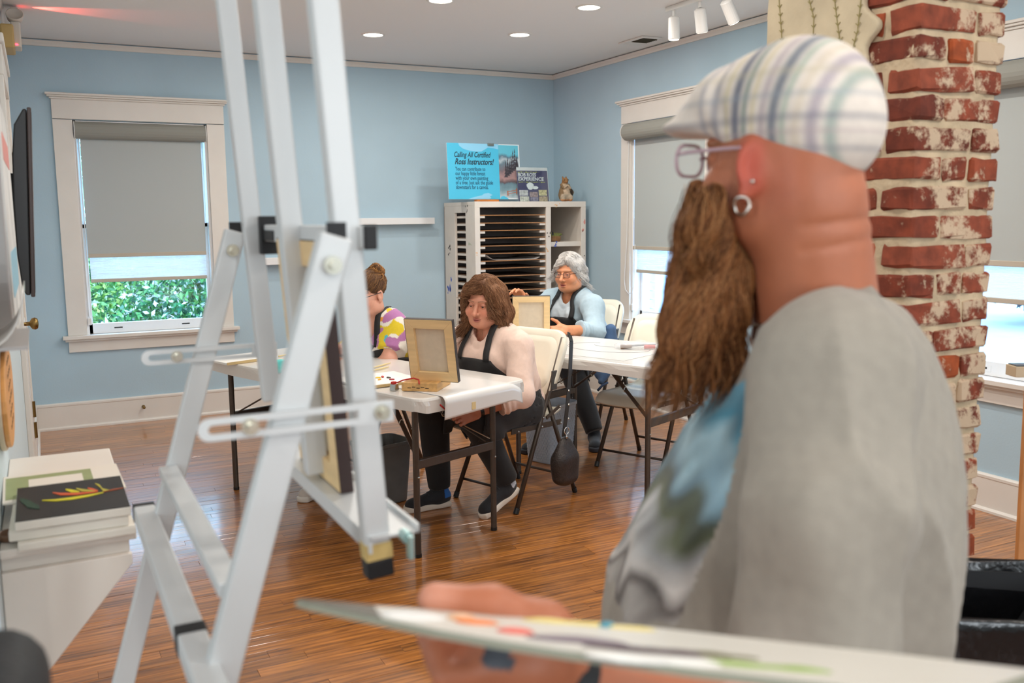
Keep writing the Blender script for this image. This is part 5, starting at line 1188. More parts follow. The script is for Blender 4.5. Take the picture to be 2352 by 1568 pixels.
# ---------------------------------------------------------------- people
skinm = mat('skin', (255, 255, 255), .5, attr='Col', sss=.12, var=(40, .06)); clothm = mat('cloth', (255, 255, 255), .85, attr='Col', sheen=.15, bump=(420, .25), var=(60, .05))
hairm = mat('hair', (255, 255, 255), .58, attr='Col', spec=.25); eyew = mat('eye_white', (232, 226, 220), .2); glassf = mat('glasses_dark', (44, 34, 32), .3)
lensg = mat('spectacle_lens', (240, 244, 246), .05, alpha=.07)
def head_sdf(Q, fat=0., nose=1., mouth=0., jaw=1., lid=.0035, smile=0., soft=1.):
    """x left, y forward, z up; origin between the eyes' level and head middle"""
    d = el(Q, (0, -.014, .034), (.076, .096, .083))
    d = smin(d, el(Q, (0, .026, -.045), (.062+fat*.5, .064, .070)), .03)
    d = smin(d, el(Q, (0, .060, -.094), (.030+fat*.4, .026, .022)), .025)
    d = smin(d, el(Q, (0, .02, -.088), (.054+fat*.8, .055, .030+fat*.3)), .03)
    for s in (-1, 1):
        d = smin(d, el(Q, (s*(.038+fat*.3), .056, -.036), (.028+fat*.2, .030, .028)), .022)
        d = smin(d, el(Q, (s*.058, .0, -.07), (.016+fat*.3, .034, .03)), .02)
    d = smin(d, el(Q, (0, .078, .022), (.052, .018, .013)), .015)
    for s in (-1, 1): d = smax(d, -el(Q, (s*.032, .105, -.003), (.019, .020, .012)), .012)
    n = rc(Q, (0, .090, .004), (0, .112*1.0+.004*nose, -.036), .0085, .0125*nose)
    for s in (-1, 1): n = smin(n, sph(Q, (s*.0125*nose, .101, -.040), .0095*nose), .006)
    d = smin(d, n, .010)
    for s in (-1, 1): d = smax(d, -sph(Q, (s*.0065, .110, -.0475), .0032), .003)
    Qm = Q-np.stack([0*Q[:, 0], -1.2*smile*np.abs(Q[:, 0])*.12, smile*np.minimum(Q[:, 0]**2, .0012)*9], 1)
    Q0 = Q; Q = Qm
    up = el(Q, (0, .094, -.0655+.002*mouth), (.023, .0105, .0052)); lo = el(Q, (0, .0925, -.0755-.004*mouth), (.019, .0105, .0060))
    d = smin(d, up, .006); d = smin(d, lo, .006)
    d = smax(d, -el(Q, (0, .106, -.0705), (.021+.003*mouth, .013, .0012+.0028*mouth)), .003)
    Q = Q0
    for s in (-1, 1):                                # eyelids
        e0 = (s*.0320, .0765, -.001)
        lid = sph(Q, e0, .0150); lid = np.maximum(lid, -np.maximum(Q[:, 1]-1.0, -(Q[:, 2]-.0042+.04*np.abs(Q[:, 0]-e0[0])))) if False else lid
        upl = np.maximum(sph(Q, e0, .0152), -(Q[:, 2]-(lid-14*(Q[:, 0]-e0[0])**2)))
        dnl = np.maximum(sph(Q, e0, .0146), (Q[:, 2]-(-.0058+12*(Q[:, 0]-e0[0])**2)))
        d = smin(d, smin(upl, dnl, .001), .004)
        ear = el(Q, (s*.0765, -.012, -.010), (.010, .021, .033)); ear = smax(ear, -el(Q, (s*.086, -.006, -.006), (.007, .011, .019)), .004)
        ear = smin(ear, el(Q, (s*.076, -.006, -.040), (.007, .010, .010)), .006); d = smin(d, ear, .006)
    return d
def head_col(Q, base, lips, brow, blush=.3, brow_amt=1., lid=.0035, smile=0.):
    c = np.tile(np.array(base), (len(Q), 1))
    def mixc(m, col): m = np.clip(m, 0, 1)[:, None]; c[:] = c*(1-m)+np.array(col)*m
    for s in (-1, 1):
        r = np.linalg.norm((Q-np.array([s*.042, .07, -.035]))/np.array([.026, .03, .022]), axis=1); mixc(blush*(1.3-r)*(Q[:, 1] > .03), np.array(base)*np.array([1.05, .62, .58]))
        x = Q[:, 0]*s; zb = .0205+.004*np.sin(np.clip((x-.010)/.042, 0, 1)*3.14)-.10*np.clip(x-.042, 0, 1)
        mixc(brow_amt*(1-np.abs(Q[:, 2]-zb)/.0042)*2*(x > .010)*(x < .055)*(Q[:, 1] > .05), brow)
        e = np.linalg.norm((Q-np.array([s*.032, .09, 0]))/np.array([.018, .03, .0085]), axis=1); mixc(.45*(1.15-e)*2*(Q[:, 1] > .06), np.array(base)*np.array([.62, .48, .45]))
        # lash line
        zl = lid-14*(Q[:, 0]-s*.032)**2; mixc(.75*(1-np.abs(Q[:, 2]-zl)/.0016)*(np.abs(Q[:, 0]-s*.032) < .0145)*(Q[:, 1] > .078), np.array((.03, .02, .018)))
    Q = Q-np.stack([0*Q[:, 0], 0*Q[:, 0], smile*np.minimum(Q[:, 0]**2, .0012)*9], 1)
    l = np.linalg.norm((Q-np.array([0, .1, -.0705]))/np.array([.024, .02, .0115]), axis=1); mixc(.62*(1.1-l)*3*(Q[:, 1] > .083), lips)
    mixc(.8*(1-np.abs(Q[:, 2]+.0705)/.0016)*(np.abs(Q[:, 0]) < .022)*(Q[:, 1] > .08), np.array(lips)*.45)
    n = np.linalg.norm((Q-np.array([0, .116, -.036]))/np.array([.018, .02, .014]), axis=1); mixc(.25*(1.2-n), np.array(base)*np.array([1.05, .7, .66]))
    return c
def hand_sdf(P, w, d, s, n, curl=.5, spread=.0, sc=1., thumb=(.6, .7, -.35)):
    """w wrist; d finger direction; s thumb side; n back-of-hand normal"""
    w, d, s, n = (np.asarray(k, float) for k in (w, d, s, n)); R = np.array([d, s, n]).T
    o = rbx(P, w+d*.048*sc, (.046*sc, .038*sc, .0125*sc), .012*sc, R)
    o = smin(o, el(P, w+d*.03*sc+s*.024*sc-n*.008*sc, (.03*sc, .017*sc, .014*sc), R), .012)
    for i, L in enumerate((.070, .078, .072, .056)):
        b = w+(d*(.088-.006*abs(i-1))+s*(.0285-.0195*i))*sc; a = 0; p = b; dd = d+s*spread*(1.5-i)*.12; dd = dd/np.linalg.norm(dd)
        for k, fr in enumerate((.46, .30, .24)):
            a += curl*(.9, 1.1, .7)[k]; q = p+(dd*math.cos(a)-n*math.sin(a))*L*fr*sc
            r0_, r1_ = (.0092, .0084, .0076, .0064)[k]*sc, (.0092, .0084, .0076, .0064)[k+1]*sc
            o = smin(o, rc(P, p, q, r0_, r1_), .004); p = q
    td = d*thumb[0]+s*thumb[1]+n*thumb[2]; td = td/np.linalg.norm(td); p = w+(d*.022+s*.030-n*.006)*sc; q = p+td*.042*sc; td2 = td+d*.5-s*.25; td2 /= np.linalg.norm(td2); r_ = q+td2*.034*sc
    o = smin(o, rc(P, p, q, .0135*sc, .0105*sc), .008); o = smin(o, rc(P, q, r_, .0105*sc, .0085*sc), .004)
    return o
def orth(d, s):
    d = np.asarray(d, float); d = d/np.linalg.norm(d); s = np.asarray(s, float); s = s-d*(s@d); s = s/np.linalg.norm(s); return d, s, np.cross(d, s)
def head_frame(yaw, pitch, roll=0):
    """columns: head x(left), y(forward), z(up) expressed in the person's frame (x forward, y left)"""
    cy, sy = math.cos(yaw), math.sin(yaw); f = np.array([cy*math.cos(pitch), sy*math.cos(pitch), math.sin(pitch)]); l = np.array([-sy, cy, 0]); u = np.cross(f, l)
    l2 = l*math.cos(roll)+u*math.sin(roll); u2 = np.cross(f, l2); return np.array([l2, f, u2]).T
def flow_hair(name, f, seeds, flow, steps, ds, cols, parent, rad=.0012, lift=.003, seed=0, wav=.0, cling=1., face=None):
    g = np.random.RandomState(seed); P = seeds.copy()
    for _ in range(4): P = P-sdf_grad(f, P)*f(P)[:, None]
    lf = lift*g.rand(len(P)); path = []; bias = g.normal(size=P.shape)*.11; ph = g.rand(len(P))*6.28; dsv = ds*(.6+.8*g.rand(len(P)))[:, None]
    for k in range(steps):
        G = sdf_grad(f, P); path.append(P+G*lf[:, None])
        dirv = flow(P)+bias+wav*np.stack([np.sin(ph+k*.9), np.cos(ph*1.7+k*.8), 0*ph], 1)
        t = dirv-(dirv*G).sum(1)[:, None]*G; t /= np.linalg.norm(t, axis=1)[:, None]+1e-6
        free = (G[:, 2] < -.45)[:, None]; dn = dirv/np.linalg.norm(dirv, axis=1)[:, None]; t = np.where(free, dn, t)
        Pn = P+t*dsv; dd = f(Pn); Pn = np.where(free, Pn, Pn-(G*dd[:, None])*cling); P = Pn
    path = np.stack(path, 1)
    if face is not None:
        q = (path.reshape(-1, 3)-face[0])@face[1]; bad = ((q[:, 1] > .055) & (np.abs(q[:, 0]+.003) < .052-.35*np.clip(q[:, 2]-.02, 0, 1)) & (q[:, 2] < face[2]-.012) & (q[:, 2] > -.13)).reshape(path.shape[:2])
        first = np.where(bad.any(1), bad.argmax(1), steps); ok = first > 1; path, cols, first = path[ok], cols[ok], first[ok]
        for i_ in np.where(first < steps)[0]: path[i_, first[i_]:] = path[i_, first[i_]-1]+(np.arange(steps-first[i_])[:, None]+1)*1e-5
    prof = np.sin(np.linspace(.25, 1, steps)*math.pi)**.5*.9+.15
    V, q, c = strands(path, np.tile(rad*prof, (len(path), 1))*(.6+.8*g.rand(len(path)))[:, None], cols)
    o = mkobj(name, mesh_np(name, V, q, c), hairm, parent); return o
def ball_seeds(n, seed, c, r):
    g = np.random.RandomState(seed); d = g.normal(size=(n, 3)); d /= np.linalg.norm(d, axis=1)[:, None]; return np.array(c)+d*np.array(r)
def hcols(n, seed, cols, var=.12):
    g = np.random.RandomState(seed); C = np.array([L3(c) for c in cols]); return C[g.randint(len(C), size=n)]*(1-var+2*var*g.rand(n))[:, None]
def eyes(par, H, Rh, iris, gaze=(0, 1, 0), sc=1.):
    gz = np.array(gaze, float); gz /= np.linalg.norm(gz)
    for s in (-1, 1):
        e = np.array((s*.0320, .0765, -.001)); mb = MB(); n1, n2 = 14, 10; vs = []; fs = []
        ce = H+Rh@(e*sc)
        prof = [(max(.0004, .0128*sc*math.sin(a)), -.0128*sc*math.cos(a)) for a in np.linspace(.02, math.pi-.02, 12)]
        eo = MB().lathe(prof, 14, ce).build('eye', eyew, par, smooth=True)
        g = Rh@gz; a = np.cross(g, [0, 0, 1.]); a /= np.linalg.norm(a); b = np.cross(a, g); R = np.array([a, b, g]).T
        MB().lathe([(.0001, .0132*sc), (.003*sc, .01325*sc), (.0055*sc, .0124*sc), (.0060*sc, .0110*sc)], 14, ce, R=R).build('iris', iris, eo, smooth=True)
        MB().lathe([(.0001, .01345*sc), (.0024*sc, .0134*sc), (.0026*sc, .0128*sc)], 10, ce, R=R).build('pupil', black_m, eo, smooth=True)
def spectacles(par, H, Rh, m, w=.050, h=.034, rad=.0014, y=.1035, temple_m=None, lens=True, z=-.004, name='glasses'):
    tr = lambda p: H+Rh@np.array(p)
    mb = MB(); 
    for s in (-1, 1):
        out = rrect(w, h, h*.42, 5); out = [(x+s*.034, z0*(1 if z0 < 0 else .92)) for x, z0 in out]
        mb.tube([tr((x, y-.25*abs(x-s*.0)*abs(x)*2.2, z0+z)) for x, z0 in out], rad, 6, closed=True)
    mb.tube([tr((-.010, y, .002+z)), tr((0, y+.003, .005+z)), tr((.010, y, .002+z))], rad, 6)
    go = mb.build(name, m, par, smooth=True)
    for s in (-1, 1): MB().tube([tr((s*.060, y-.004, .008+z)), tr((s*.072, .085, .009+z)), tr((s*.080, .02, .010+z)), tr((s*.081, -.012, .010+z)), tr((s*.079, -.03, -.008+z))], [rad*1.3, rad*1.2, rad, rad, rad], 6).build('temple', temple_m or m, go, smooth=True)
    if lens:
        for s in (-1, 1):
            out = rrect(w*.96, h*.94, h*.42, 4); MB().add([tr((x+s*.034, y-.25*abs(x+s*.034)**2*2.2, z0+z)) for x, z0 in out], [tuple(range(len(out)))]).build('lens', lensg, go)
    return go
def shoe(par, name, ank, toe, heel_z, up_col, sole_col, accent=None, L=.255, ang=0.):
    """sneaker from heel under the ankle to the toe"""
    ank = np.array(ank, float); toe = np.array(toe, float); d = toe-ank; d[2] = 0; d /= np.linalg.norm(d); s = np.array([-d[1], d[0], 0])
    heel = toe-d*L*math.cos(ang); heel[2] = heel_z; dd = toe-heel; dd[2] = -heel_z; dd = dd/np.linalg.norm(dd); dd[2] = -math.sin(ang); dd[:2] = d[:2]*math.cos(ang); u = np.cross(dd, s); u = u if u[2] > 0 else -u
    R = np.array([dd, s, u]).T; o0 = heel
    def Q(P): return (P-o0)@R
    def sole(P):
        q = Q(P); x = q[:, 0]; wd = np.interp(x, [0, .06, .13, .19, .24, L], [.028, .034, .034, .042, .036, .012]); return smax(np.abs(q[:, 1])-wd, np.abs(q[:, 2]-.014-.010*np.clip((x-.20)/.06, 0, 1)**2)-.014-.006*np.clip(1-x/.12, 0, 1), .008)*.8 if False else smax(smax(np.abs(q[:, 1])-wd, np.abs(q[:, 2]-.016)-.016, .01), np.abs(x-L/2)-L/2, .012)
    def upper(P):
        q = Q(P); d_ = el(q, (.055, 0, .055), (.060, .034, .050)); d_ = smin(d_, rc(q, (.06, 0, .062), (.05, 0, .105), .038, .036), .02); d_ = smin(d_, rc(q, (.09, 0, .055), (.205, 0, .036), .036, .030), .03); d_ = smin(d_, el(q, (.20, 0, .034), (.045, .040, .026)), .02); return smax(d_, .018-q[:, 2], .004)
    lo = np.minimum(heel, toe)-.09; hi = np.maximum(heel, toe)+np.array([.09, .09, .16])
    so = sdf_obj(name, upper, lo, hi, .005, clothm, par, col=lambda v: shoe_cols(Q(v), up_col, accent))
    sdf_obj('sole', sole, lo, hi, .005, mat('sole%d%d%d' % tuple(sole_col), sole_col, .7), so)
    mb = MB()
    for k in range(5):
        x = .105+.02*k; z = .098-.0105*k; pts = [o0+R@np.array([x, y, z-.6*abs(y)+.002]) for y in (-.022, 0, .022)]; mb.tube(pts, .0022, 5)
    mb.build('laces', mat('lace%d' % int(sum(up_col)), tuple(min(255, c+26) for c in up_col), .8), so, smooth=True)
def shoe_cols(q, up, acc):
    c = np.tile(L3(up), (len(q), 1))
    if acc is not None: m = (q[:, 0] < .045) & (q[:, 2] > .055) & (q[:, 2] < .105); c[m] = L3(acc)
    return c
def ribbon(mb, pts, w, wd, th=.003):
    for i in range(len(pts)-1): mb.beam(pts[i], pts[i+1], w, th, up=wd)
def woman(c):
    root = rootat('person', c['label'], 'person', (c['root'][0], c['root'][1], 0), c['ang'])
    J = {k: np.array(v, float) for k, v in c['J'].items()}; fat = c.get('fat', 1.)
    H = J['head']; Rh = c['Rh']; hs = c.get('hs', 1.)
    yv = np.array([0, 1., 0])
    tl = J['neck']-J['chest']
    def torso(P, off=0.):
        d = None
        for s in (-1, 1):
            o = yv*s
            e = chain(P, [J['pelvis']+o*.085, J['waist']+o*.075, J['chest']+o*.070, J['neck']*.5+J['chest']*.5+o*.045+np.array([0, 0, .03])], [.125*fat+off, .118*fat+off, .112*fat+off, .070+off], .05)
            e = smin(e, el(P, J['chest']+np.array([.085*fat, s*.072, -.03]), np.array([.075, .075, .075])*fat**.5+off), .05)
            sh = J['shL'] if s > 0 else J['shR']; e = smin(e, rc(P, J['chest']*.25+J['neck']*.75+o*.03, sh, .062+off, .060+off), .05)
            d = e if d is None else smin(d, e, .06)
        d = smin(d, el(P, J['waist']+np.array([.075*fat, 0, -.02]), np.array([.115, .15, .13])*fat+off), .05)
        return d
    def arm(P, s, off=0.):
        a, b, w = (J[k+('L' if s > 0 else 'R')] for k in ('sh', 'el', 'wr')); return chain(P, [a, b, w], [.056*fat+off, .046*fat**.6+off, .0285+off*.8], .03)
    nb = J['neck']; hb = H+Rh@np.array([0, -.028, -.075])*hs
    def neck(P): return rc(P, nb-np.array([0, 0, .03]), hb, .060*c.get('neckfat', 1), .053*c.get('neckfat', 1))
    hands = c['hands']
    def skin(P):
        d = near(P, H, .19, lambda p: head_sdf((p-H)@Rh/hs, **c.get('face', {}))*hs, .04)
        d = smin(d, near(P, (nb+hb)/2, .22, neck, .05), .03)
        d = smin(d, torso(P, -.012), .02)
        for s in (-1, 1):
            d = smin(d, arm(P, s), .02)
            hh = hands['L' if s > 0 else 'R']
            if hh is not None: d = smin(d, near(P, J['wrL' if s > 0 else 'wrR'], .22, lambda p: hand_sdf(p, J['wrL' if s > 0 else 'wrR'], *hh), .04), .016)
        return smax(d, .46-P[:, 2], .02)
    def skin_col(v):
        cc = head_col((v-H)@Rh/hs, L3(c['skin']), L3(c['lips']), L3(c['brow']), c.get('blush', .3), c.get('brow_amt', .65), c.get('face', {}).get('lid', .0035), c.get('face', {}).get('smile', 0.)); far = np.linalg.norm(v-H, axis=1) > .2
        cc[far] = L3(c['skin_arm']) if 'skin_arm' in c else L3(c['skin']); return cc*(1+.08*wob(v, 5, 60))[:, None]
    allp = np.array([J[k] for k in ('pelvis', 'head', 'shL', 'shR', 'elL', 'elR', 'wrL', 'wrR')]); lo = allp.min(0)-.22; hi = allp.max(0)+.22; lo[2] = .44
    sdf_obj('body', skin, lo, hi, c.get('res', .0034), skinm, root, skin_col)
    eyes(root, H, Rh, c['iris'], c.get('gaze', (0, 1, 0)), hs)
    # top
    sl = c['sleeve']
    def shirt(P):
        w0 = wob(P, c['seed'], 22); fold = .010*(1-np.abs(w0))**2-.004+.005*(1-np.abs(wob(P@np.diag([1, 1, .5]), c['seed']+1, 38)))**2-.002+.0012*wob(P, c['seed']+2, 120)
        d = torso(P, .010); 
        for s in (-1, 1):
            a, b, w = (J[k+('L' if s > 0 else 'R')] for k in ('sh', 'el', 'wr')); e = chain(P, [a, b, w], [.066*fat, .058*fat**.6, .045], .03)
            bunch = 0
            if sl > 1:
                t = sl-1; q = b+(w-b)*t; n = (w-b)/np.linalg.norm(w-b); along = (P-q)@n
                e = e-.007*np.exp(-(along/.05)**2)*(1+.8*np.sin(along*190+wob(P, 3, 30)*1.5)); e = smax(e, along, .006)
            else:
                q = a+(b-a)*sl; n = (b-a)/np.linalg.norm(b-a); e = smax(e-.012, (P-q)@n, .006)
            d = smin(d, e, .035)
        d = d-fold
        hole = chain(P, [nb+np.array([c.get('neckf', .035), 0, -.035]), hb+np.array([0, 0, .05])], [c.get('neckr', .070), .085], .02)
        d = d-.0035*np.exp(-((hole-.012)/.009)**2)+.0025*np.exp(-((hole-.028)/.003)**2)
        d = smax(d, -hole, .004)
        return smax(d, c.get('hem', .46)-P[:, 2], .01)
    sdf_obj('shirt', shirt, lo, hi, .0062, clothm, root, c['shirt_col'])
    # trousers
    def pants(P):
        d = None
        for s in ('L', 'R'):
            e = chain(P, [J['hip'+s], J['knee'+s], J['ank'+s]], [.108*fat, .082*fat**.5, .058], .03)
            d = e if d is None else smin(d, e, .04)
        d = smin(d, smax(torso(P, .002), P[:, 2]-.60, .02), .05)-.004*wob(P, c['seed']+7, 24)
        for s in ('L', 'R'):
            n = (J['ank'+s]-J['knee'+s]); n /= np.linalg.norm(n); d = smax(d, (P-J['ank'+s])@n-.0, .006)
        return d
    lp = np.array([J[k] for k in ('pelvis', 'kneeL', 'kneeR', 'ankL', 'ankR', 'hipL', 'hipR')]); l2 = lp.min(0)-.2; h2 = lp.max(0)+.2; l2[2] = 0; h2[2] = .72
    sdf_obj('trousers', pants, l2, h2, .0085, clothm, root, lambda v: np.tile(L3(c['pants']), (len(v), 1))*(1+.15*wob(v, 2, 40))[:, None])
    # apron: bib, straps and lap
    apc = L3(c.get('apron', (34, 33, 34)))
    bibz = c['bib']
    def bib(P):
        d = shirt_shell(P); w = .115+.12*np.clip((bibz-P[:, 2])/.18, 0, 1); y = P[:, 1]-J['chest'][1]
        return smax(smax(smax(d, np.abs(y)-w, .004), P[:, 2]-bibz, .004), J['waist'][0]-.02-P[:, 0], .004)
    def shirt_shell(P): return shirt_core(P)-.0085
    def shirt_core(P):
        w0 = wob(P, c['seed'], 22); d = torso(P, .010)-(.010*(1-np.abs(w0))**2-.004+.005*(1-np.abs(wob(P@np.diag([1, 1, .5]), c['seed']+1, 38)))**2-.002); return d
    apo = sdf_obj('apron', bib, lo, hi, .0075, clothm, root, lambda v: np.tile(apc, (len(v), 1))*(1+.2*wob(v, 4, 70))[:, None])
    def lap(P):
        d = pants(P)-.016-.006*wob(P, 12, 18); d = smax(d, -(pants(P)-.004), .004)
        return smax(smax(smax(d, .40-P[:, 2], .006), .02-P[:, 0], .006), P[:, 0]-c.get('lapx', .44), .01)
    sdf_obj('apron_skirt', lap, l2, h2, .0085, clothm, apo, lambda v: np.tile(apc, (len(v), 1))*(1+.2*wob(v, 4, 70))[:, None])
    # straps follow the sweater surface from the bib corners to the neck
    for s in (-1, 1):
        a = np.array([J['chest'][0]+.2, J['chest'][1]+s*.10, bibz-.005]); b = nb+np.array([.02, s*.062, .035]); pts = [a+(b-a)*t for t in np.linspace(0, 1, 11)]+[nb+np.array([-.05, s*.05, .05])]
        pts = np.array(pts)
        for _ in range(8): pts = pts-sdf_grad(lambda p: shirt_core(p), pts, .004)*(shirt_core(pts)-.011)[:, None]*.8
        mb = MB(); vs = []; n_ = len(pts)
        for i, p in enumerate(pts):
            g = sdf_grad(shirt_core, p[None], .01)[0]; t = pts[min(i+1, n_-1)]-pts[max(i-1, 0)]; t /= np.linalg.norm(t); w = np.cross(g, t); w /= np.linalg.norm(w)+1e-9; vs += [p+w*.017, p-w*.017]
        mb.add(vs, [(2*i, 2*i+1, 2*i+3, 2*i+2) for i in range(n_-1)]); o = mb.build('apron_strap', mat('apron_black', (34, 33, 34), .8), apo, smooth=True, solid=.004)
    for s in ('L', 'R'):
        sc_ = c['shoes'][s]; shoe(root, 'shoe', J['ank'+s], sc_['toe'], sc_.get('hz', 0.), sc_['up'], sc_['sole'], sc_.get('acc'), ang=sc_.get('ang', 0.))
    return root, J, H, Rh, shirt_core
brown_i = mat('iris_brown', (74, 52, 40), .15); blue_i = mat('iris_grey', (86, 96, 104), .15)
def lc(root, ang, w):
    d = np.array(w, float)-np.array([root[0], root[1], 0]); c, s = math.cos(ang), math.sin(ang); return np.array([d[0]*c+d[1]*s, -d[0]*s+d[1]*c, d[2]])
# ---- woman in the pink sweater
R2, A2 = (2.17, 4.24), math.radians(199.5)
def l2(d, x, y): return lc(R2, A2, at_d(d, x, y))
hd = l2(4.62, 1112, 694)
wr, ha, elb = l2(4.36, 1098, 943), l2(4.36, 1050, 962), l2(4.44, 1200, 905)
shl = l2(4.52, 1178, 800)
def pink(v): return np.tile(L3((234, 204, 188)), (len(v), 1))*(1+.06*wob(v, 4, 30))[:, None]
dL, sL, nL = orth(ha-wr, (0.25, -.35, .5))
dR, sR, nR = orth((.6, .5, .25), (-.2, .3, .8))
W2 = woman(dict(label='woman with shoulder-length brown hair in a pink sweater and black apron', root=R2, ang=A2, seed=11, fat=1.0, neckfat=1.08,
    J=dict(pelvis=(.06, 0, .52), waist=(.10, 0, .64), chest=(.125, 0, .79), neck=(.165, .005, .895), head=hd, shL=shl*.6+np.array((.12, .2, .84))*.4, shR=(.14, -.195, .855), elL=elb, elR=(.33, -.30, .74), wrL=wr, wrR=(.56, -.10, .86),
           hipL=(.03, .095, .51), hipR=(.03, -.095, .51), kneeL=(.42, .135, .52), kneeR=(.44, -.15, .53), ankL=(.235, .165, .17), ankR=(.40, -.155, .105)),
    Rh=head_frame(math.radians(20), math.radians(-7), math.radians(-3)), face=dict(fat=.017, nose=.96, lid=.0020, smile=1.0), skin=(212, 146, 118), skin_arm=(198, 128, 100), lips=(178, 98, 90), brow=(138, 94, 70), blush=.5, iris=brown_i, gaze=(.05, 1, -.16), hs=1.0,
    hands=dict(L=(dL, sL, nL, .75, 0, 1.0), R=(dR, sR, nR, .6, 0, 1.0)), sleeve=1.52, shirt_col=pink, pants=(22, 21, 23), bib=.775, lapx=.45, neckr=.058, neckf=.034, res=.0030,
    shoes=dict(L=dict(toe=lc(R2, A2, (1.846, 3.977, 0)), hz=.10, up=(36, 36, 40), sole=(226, 214, 200), acc=(200, 204, 214), ang=.42), R=dict(toe=lc(R2, A2, (1.545, 4.252, 0)), up=(34, 35, 40), sole=(226, 214, 200), acc=(40, 110, 190)))))
def hair2(P, H, Rh, s_=.99):
    Q = (P-H)@Rh/s_
    d = el(Q, (0, -.018, .046), (.092, .106, .090))
    d = smin(d, el(Q, (.0, .02, .10), (.06, .06, .035)), .03)
    for s in (-1, 1):
        d = smin(d, chain(Q, [(s*.070, .035, .065), (s*.088, .018, .0), (s*.090, .004, -.09), (s*.086+.004, -.01, -.165)], [.026, .026, .026, .012], .025), .03)
        d = smin(d, chain(Q, [(s*.070, -.04, .04), (s*.088, -.05, -.06), (s*.086, -.06, -.16)], [.04, .045, .018], .03), .03)
    d = smin(d, chain(Q, [(0, -.085, .03), (0, -.100, -.06), (0, -.10, -.17)], [.055, .060, .02], .04), .04)
    d = smin(d, chain(Q, [(.03, .062, .104), (-.015, .078, .100), (-.056, .070, .078), (-.080, .046, .03), (-.088, .028, -.04)], [.016, .017, .017, .018, .018], .012), .02)
    d = smin(d, chain(Q, [(.035, .066, .096), (.062, .052, .06), (.078, .03, .0)], [.016, .02, .018], .012), .02)
    d = smin(d, chain(Q, [(.082, -.03, -.10), (.10, -.05, -.17), (.13, -.075, -.205)], [.02, .02, .006], .02), .02)
    d = smax(d, -el(Q, (-.006, .108, -.020), (.070, .075, .100)), .010)
    return d*s_
rt, J2, H2, Rh2, sc2 = W2
f2 = lambda P: hair2(P, H2, Rh2)-.0045*wob(P@np.diag([1, 1, .22]), 4, 150)
brn = ((136, 94, 66), (112, 76, 52), (158, 112, 80), (100, 68, 48), (172, 128, 94))
ho = sdf_obj('hair', f2, H2-.27, H2+.2, .0052, hairm, rt, lambda v: np.tile(L3((116, 78, 54)), (len(v), 1))*(1+.3*wob(v@np.diag([1, 1, .15]), 3, 260))[:, None])
def flow2(P):
    Q = (P-H2)@Rh2; o = np.stack([(Q[:, 0]-.03)*6, -.35*np.ones(len(Q))*(Q[:, 2] > .05)+.2*(Q[:, 2] < -.1), -.9*np.ones(len(Q))], 1)
    fr = (Q[:, 1] > .03) & (Q[:, 2] > .03) & (Q[:, 0] < .03); o[fr] = o[fr]*np.array([1, 0, .35])+np.array([-1.0, .2, 0]); return o@Rh2.T
sd = H2+np.concatenate([ball_seeds(12000, 3, (0, -.03, .0), (.11, .12, .15)), ball_seeds(5000, 13, (0, .05, .085), (.07, .06, .04))])@Rh2.T
flow_hair('hair_strands', f2, sd, flow2, 10, .014, hcols(17000, 5, brn), ho, .0006, .005, 4, .25, face=(H2, Rh2, .066))
hb_ = MB(); 
wdir = (J2['wrL']-J2['elL']); wdir /= np.linalg.norm(wdir); wp = J2['wrL']-wdir*.012
mb = MB(); mb.tube([wp-wdir*.009, wp-wdir*.008, wp+wdir*.008, wp+wdir*.009], [.030, .0325, .0325, .030], 20); mb.build('wrist_watch', mat('watch_black', (26, 26, 28), .4), rt)
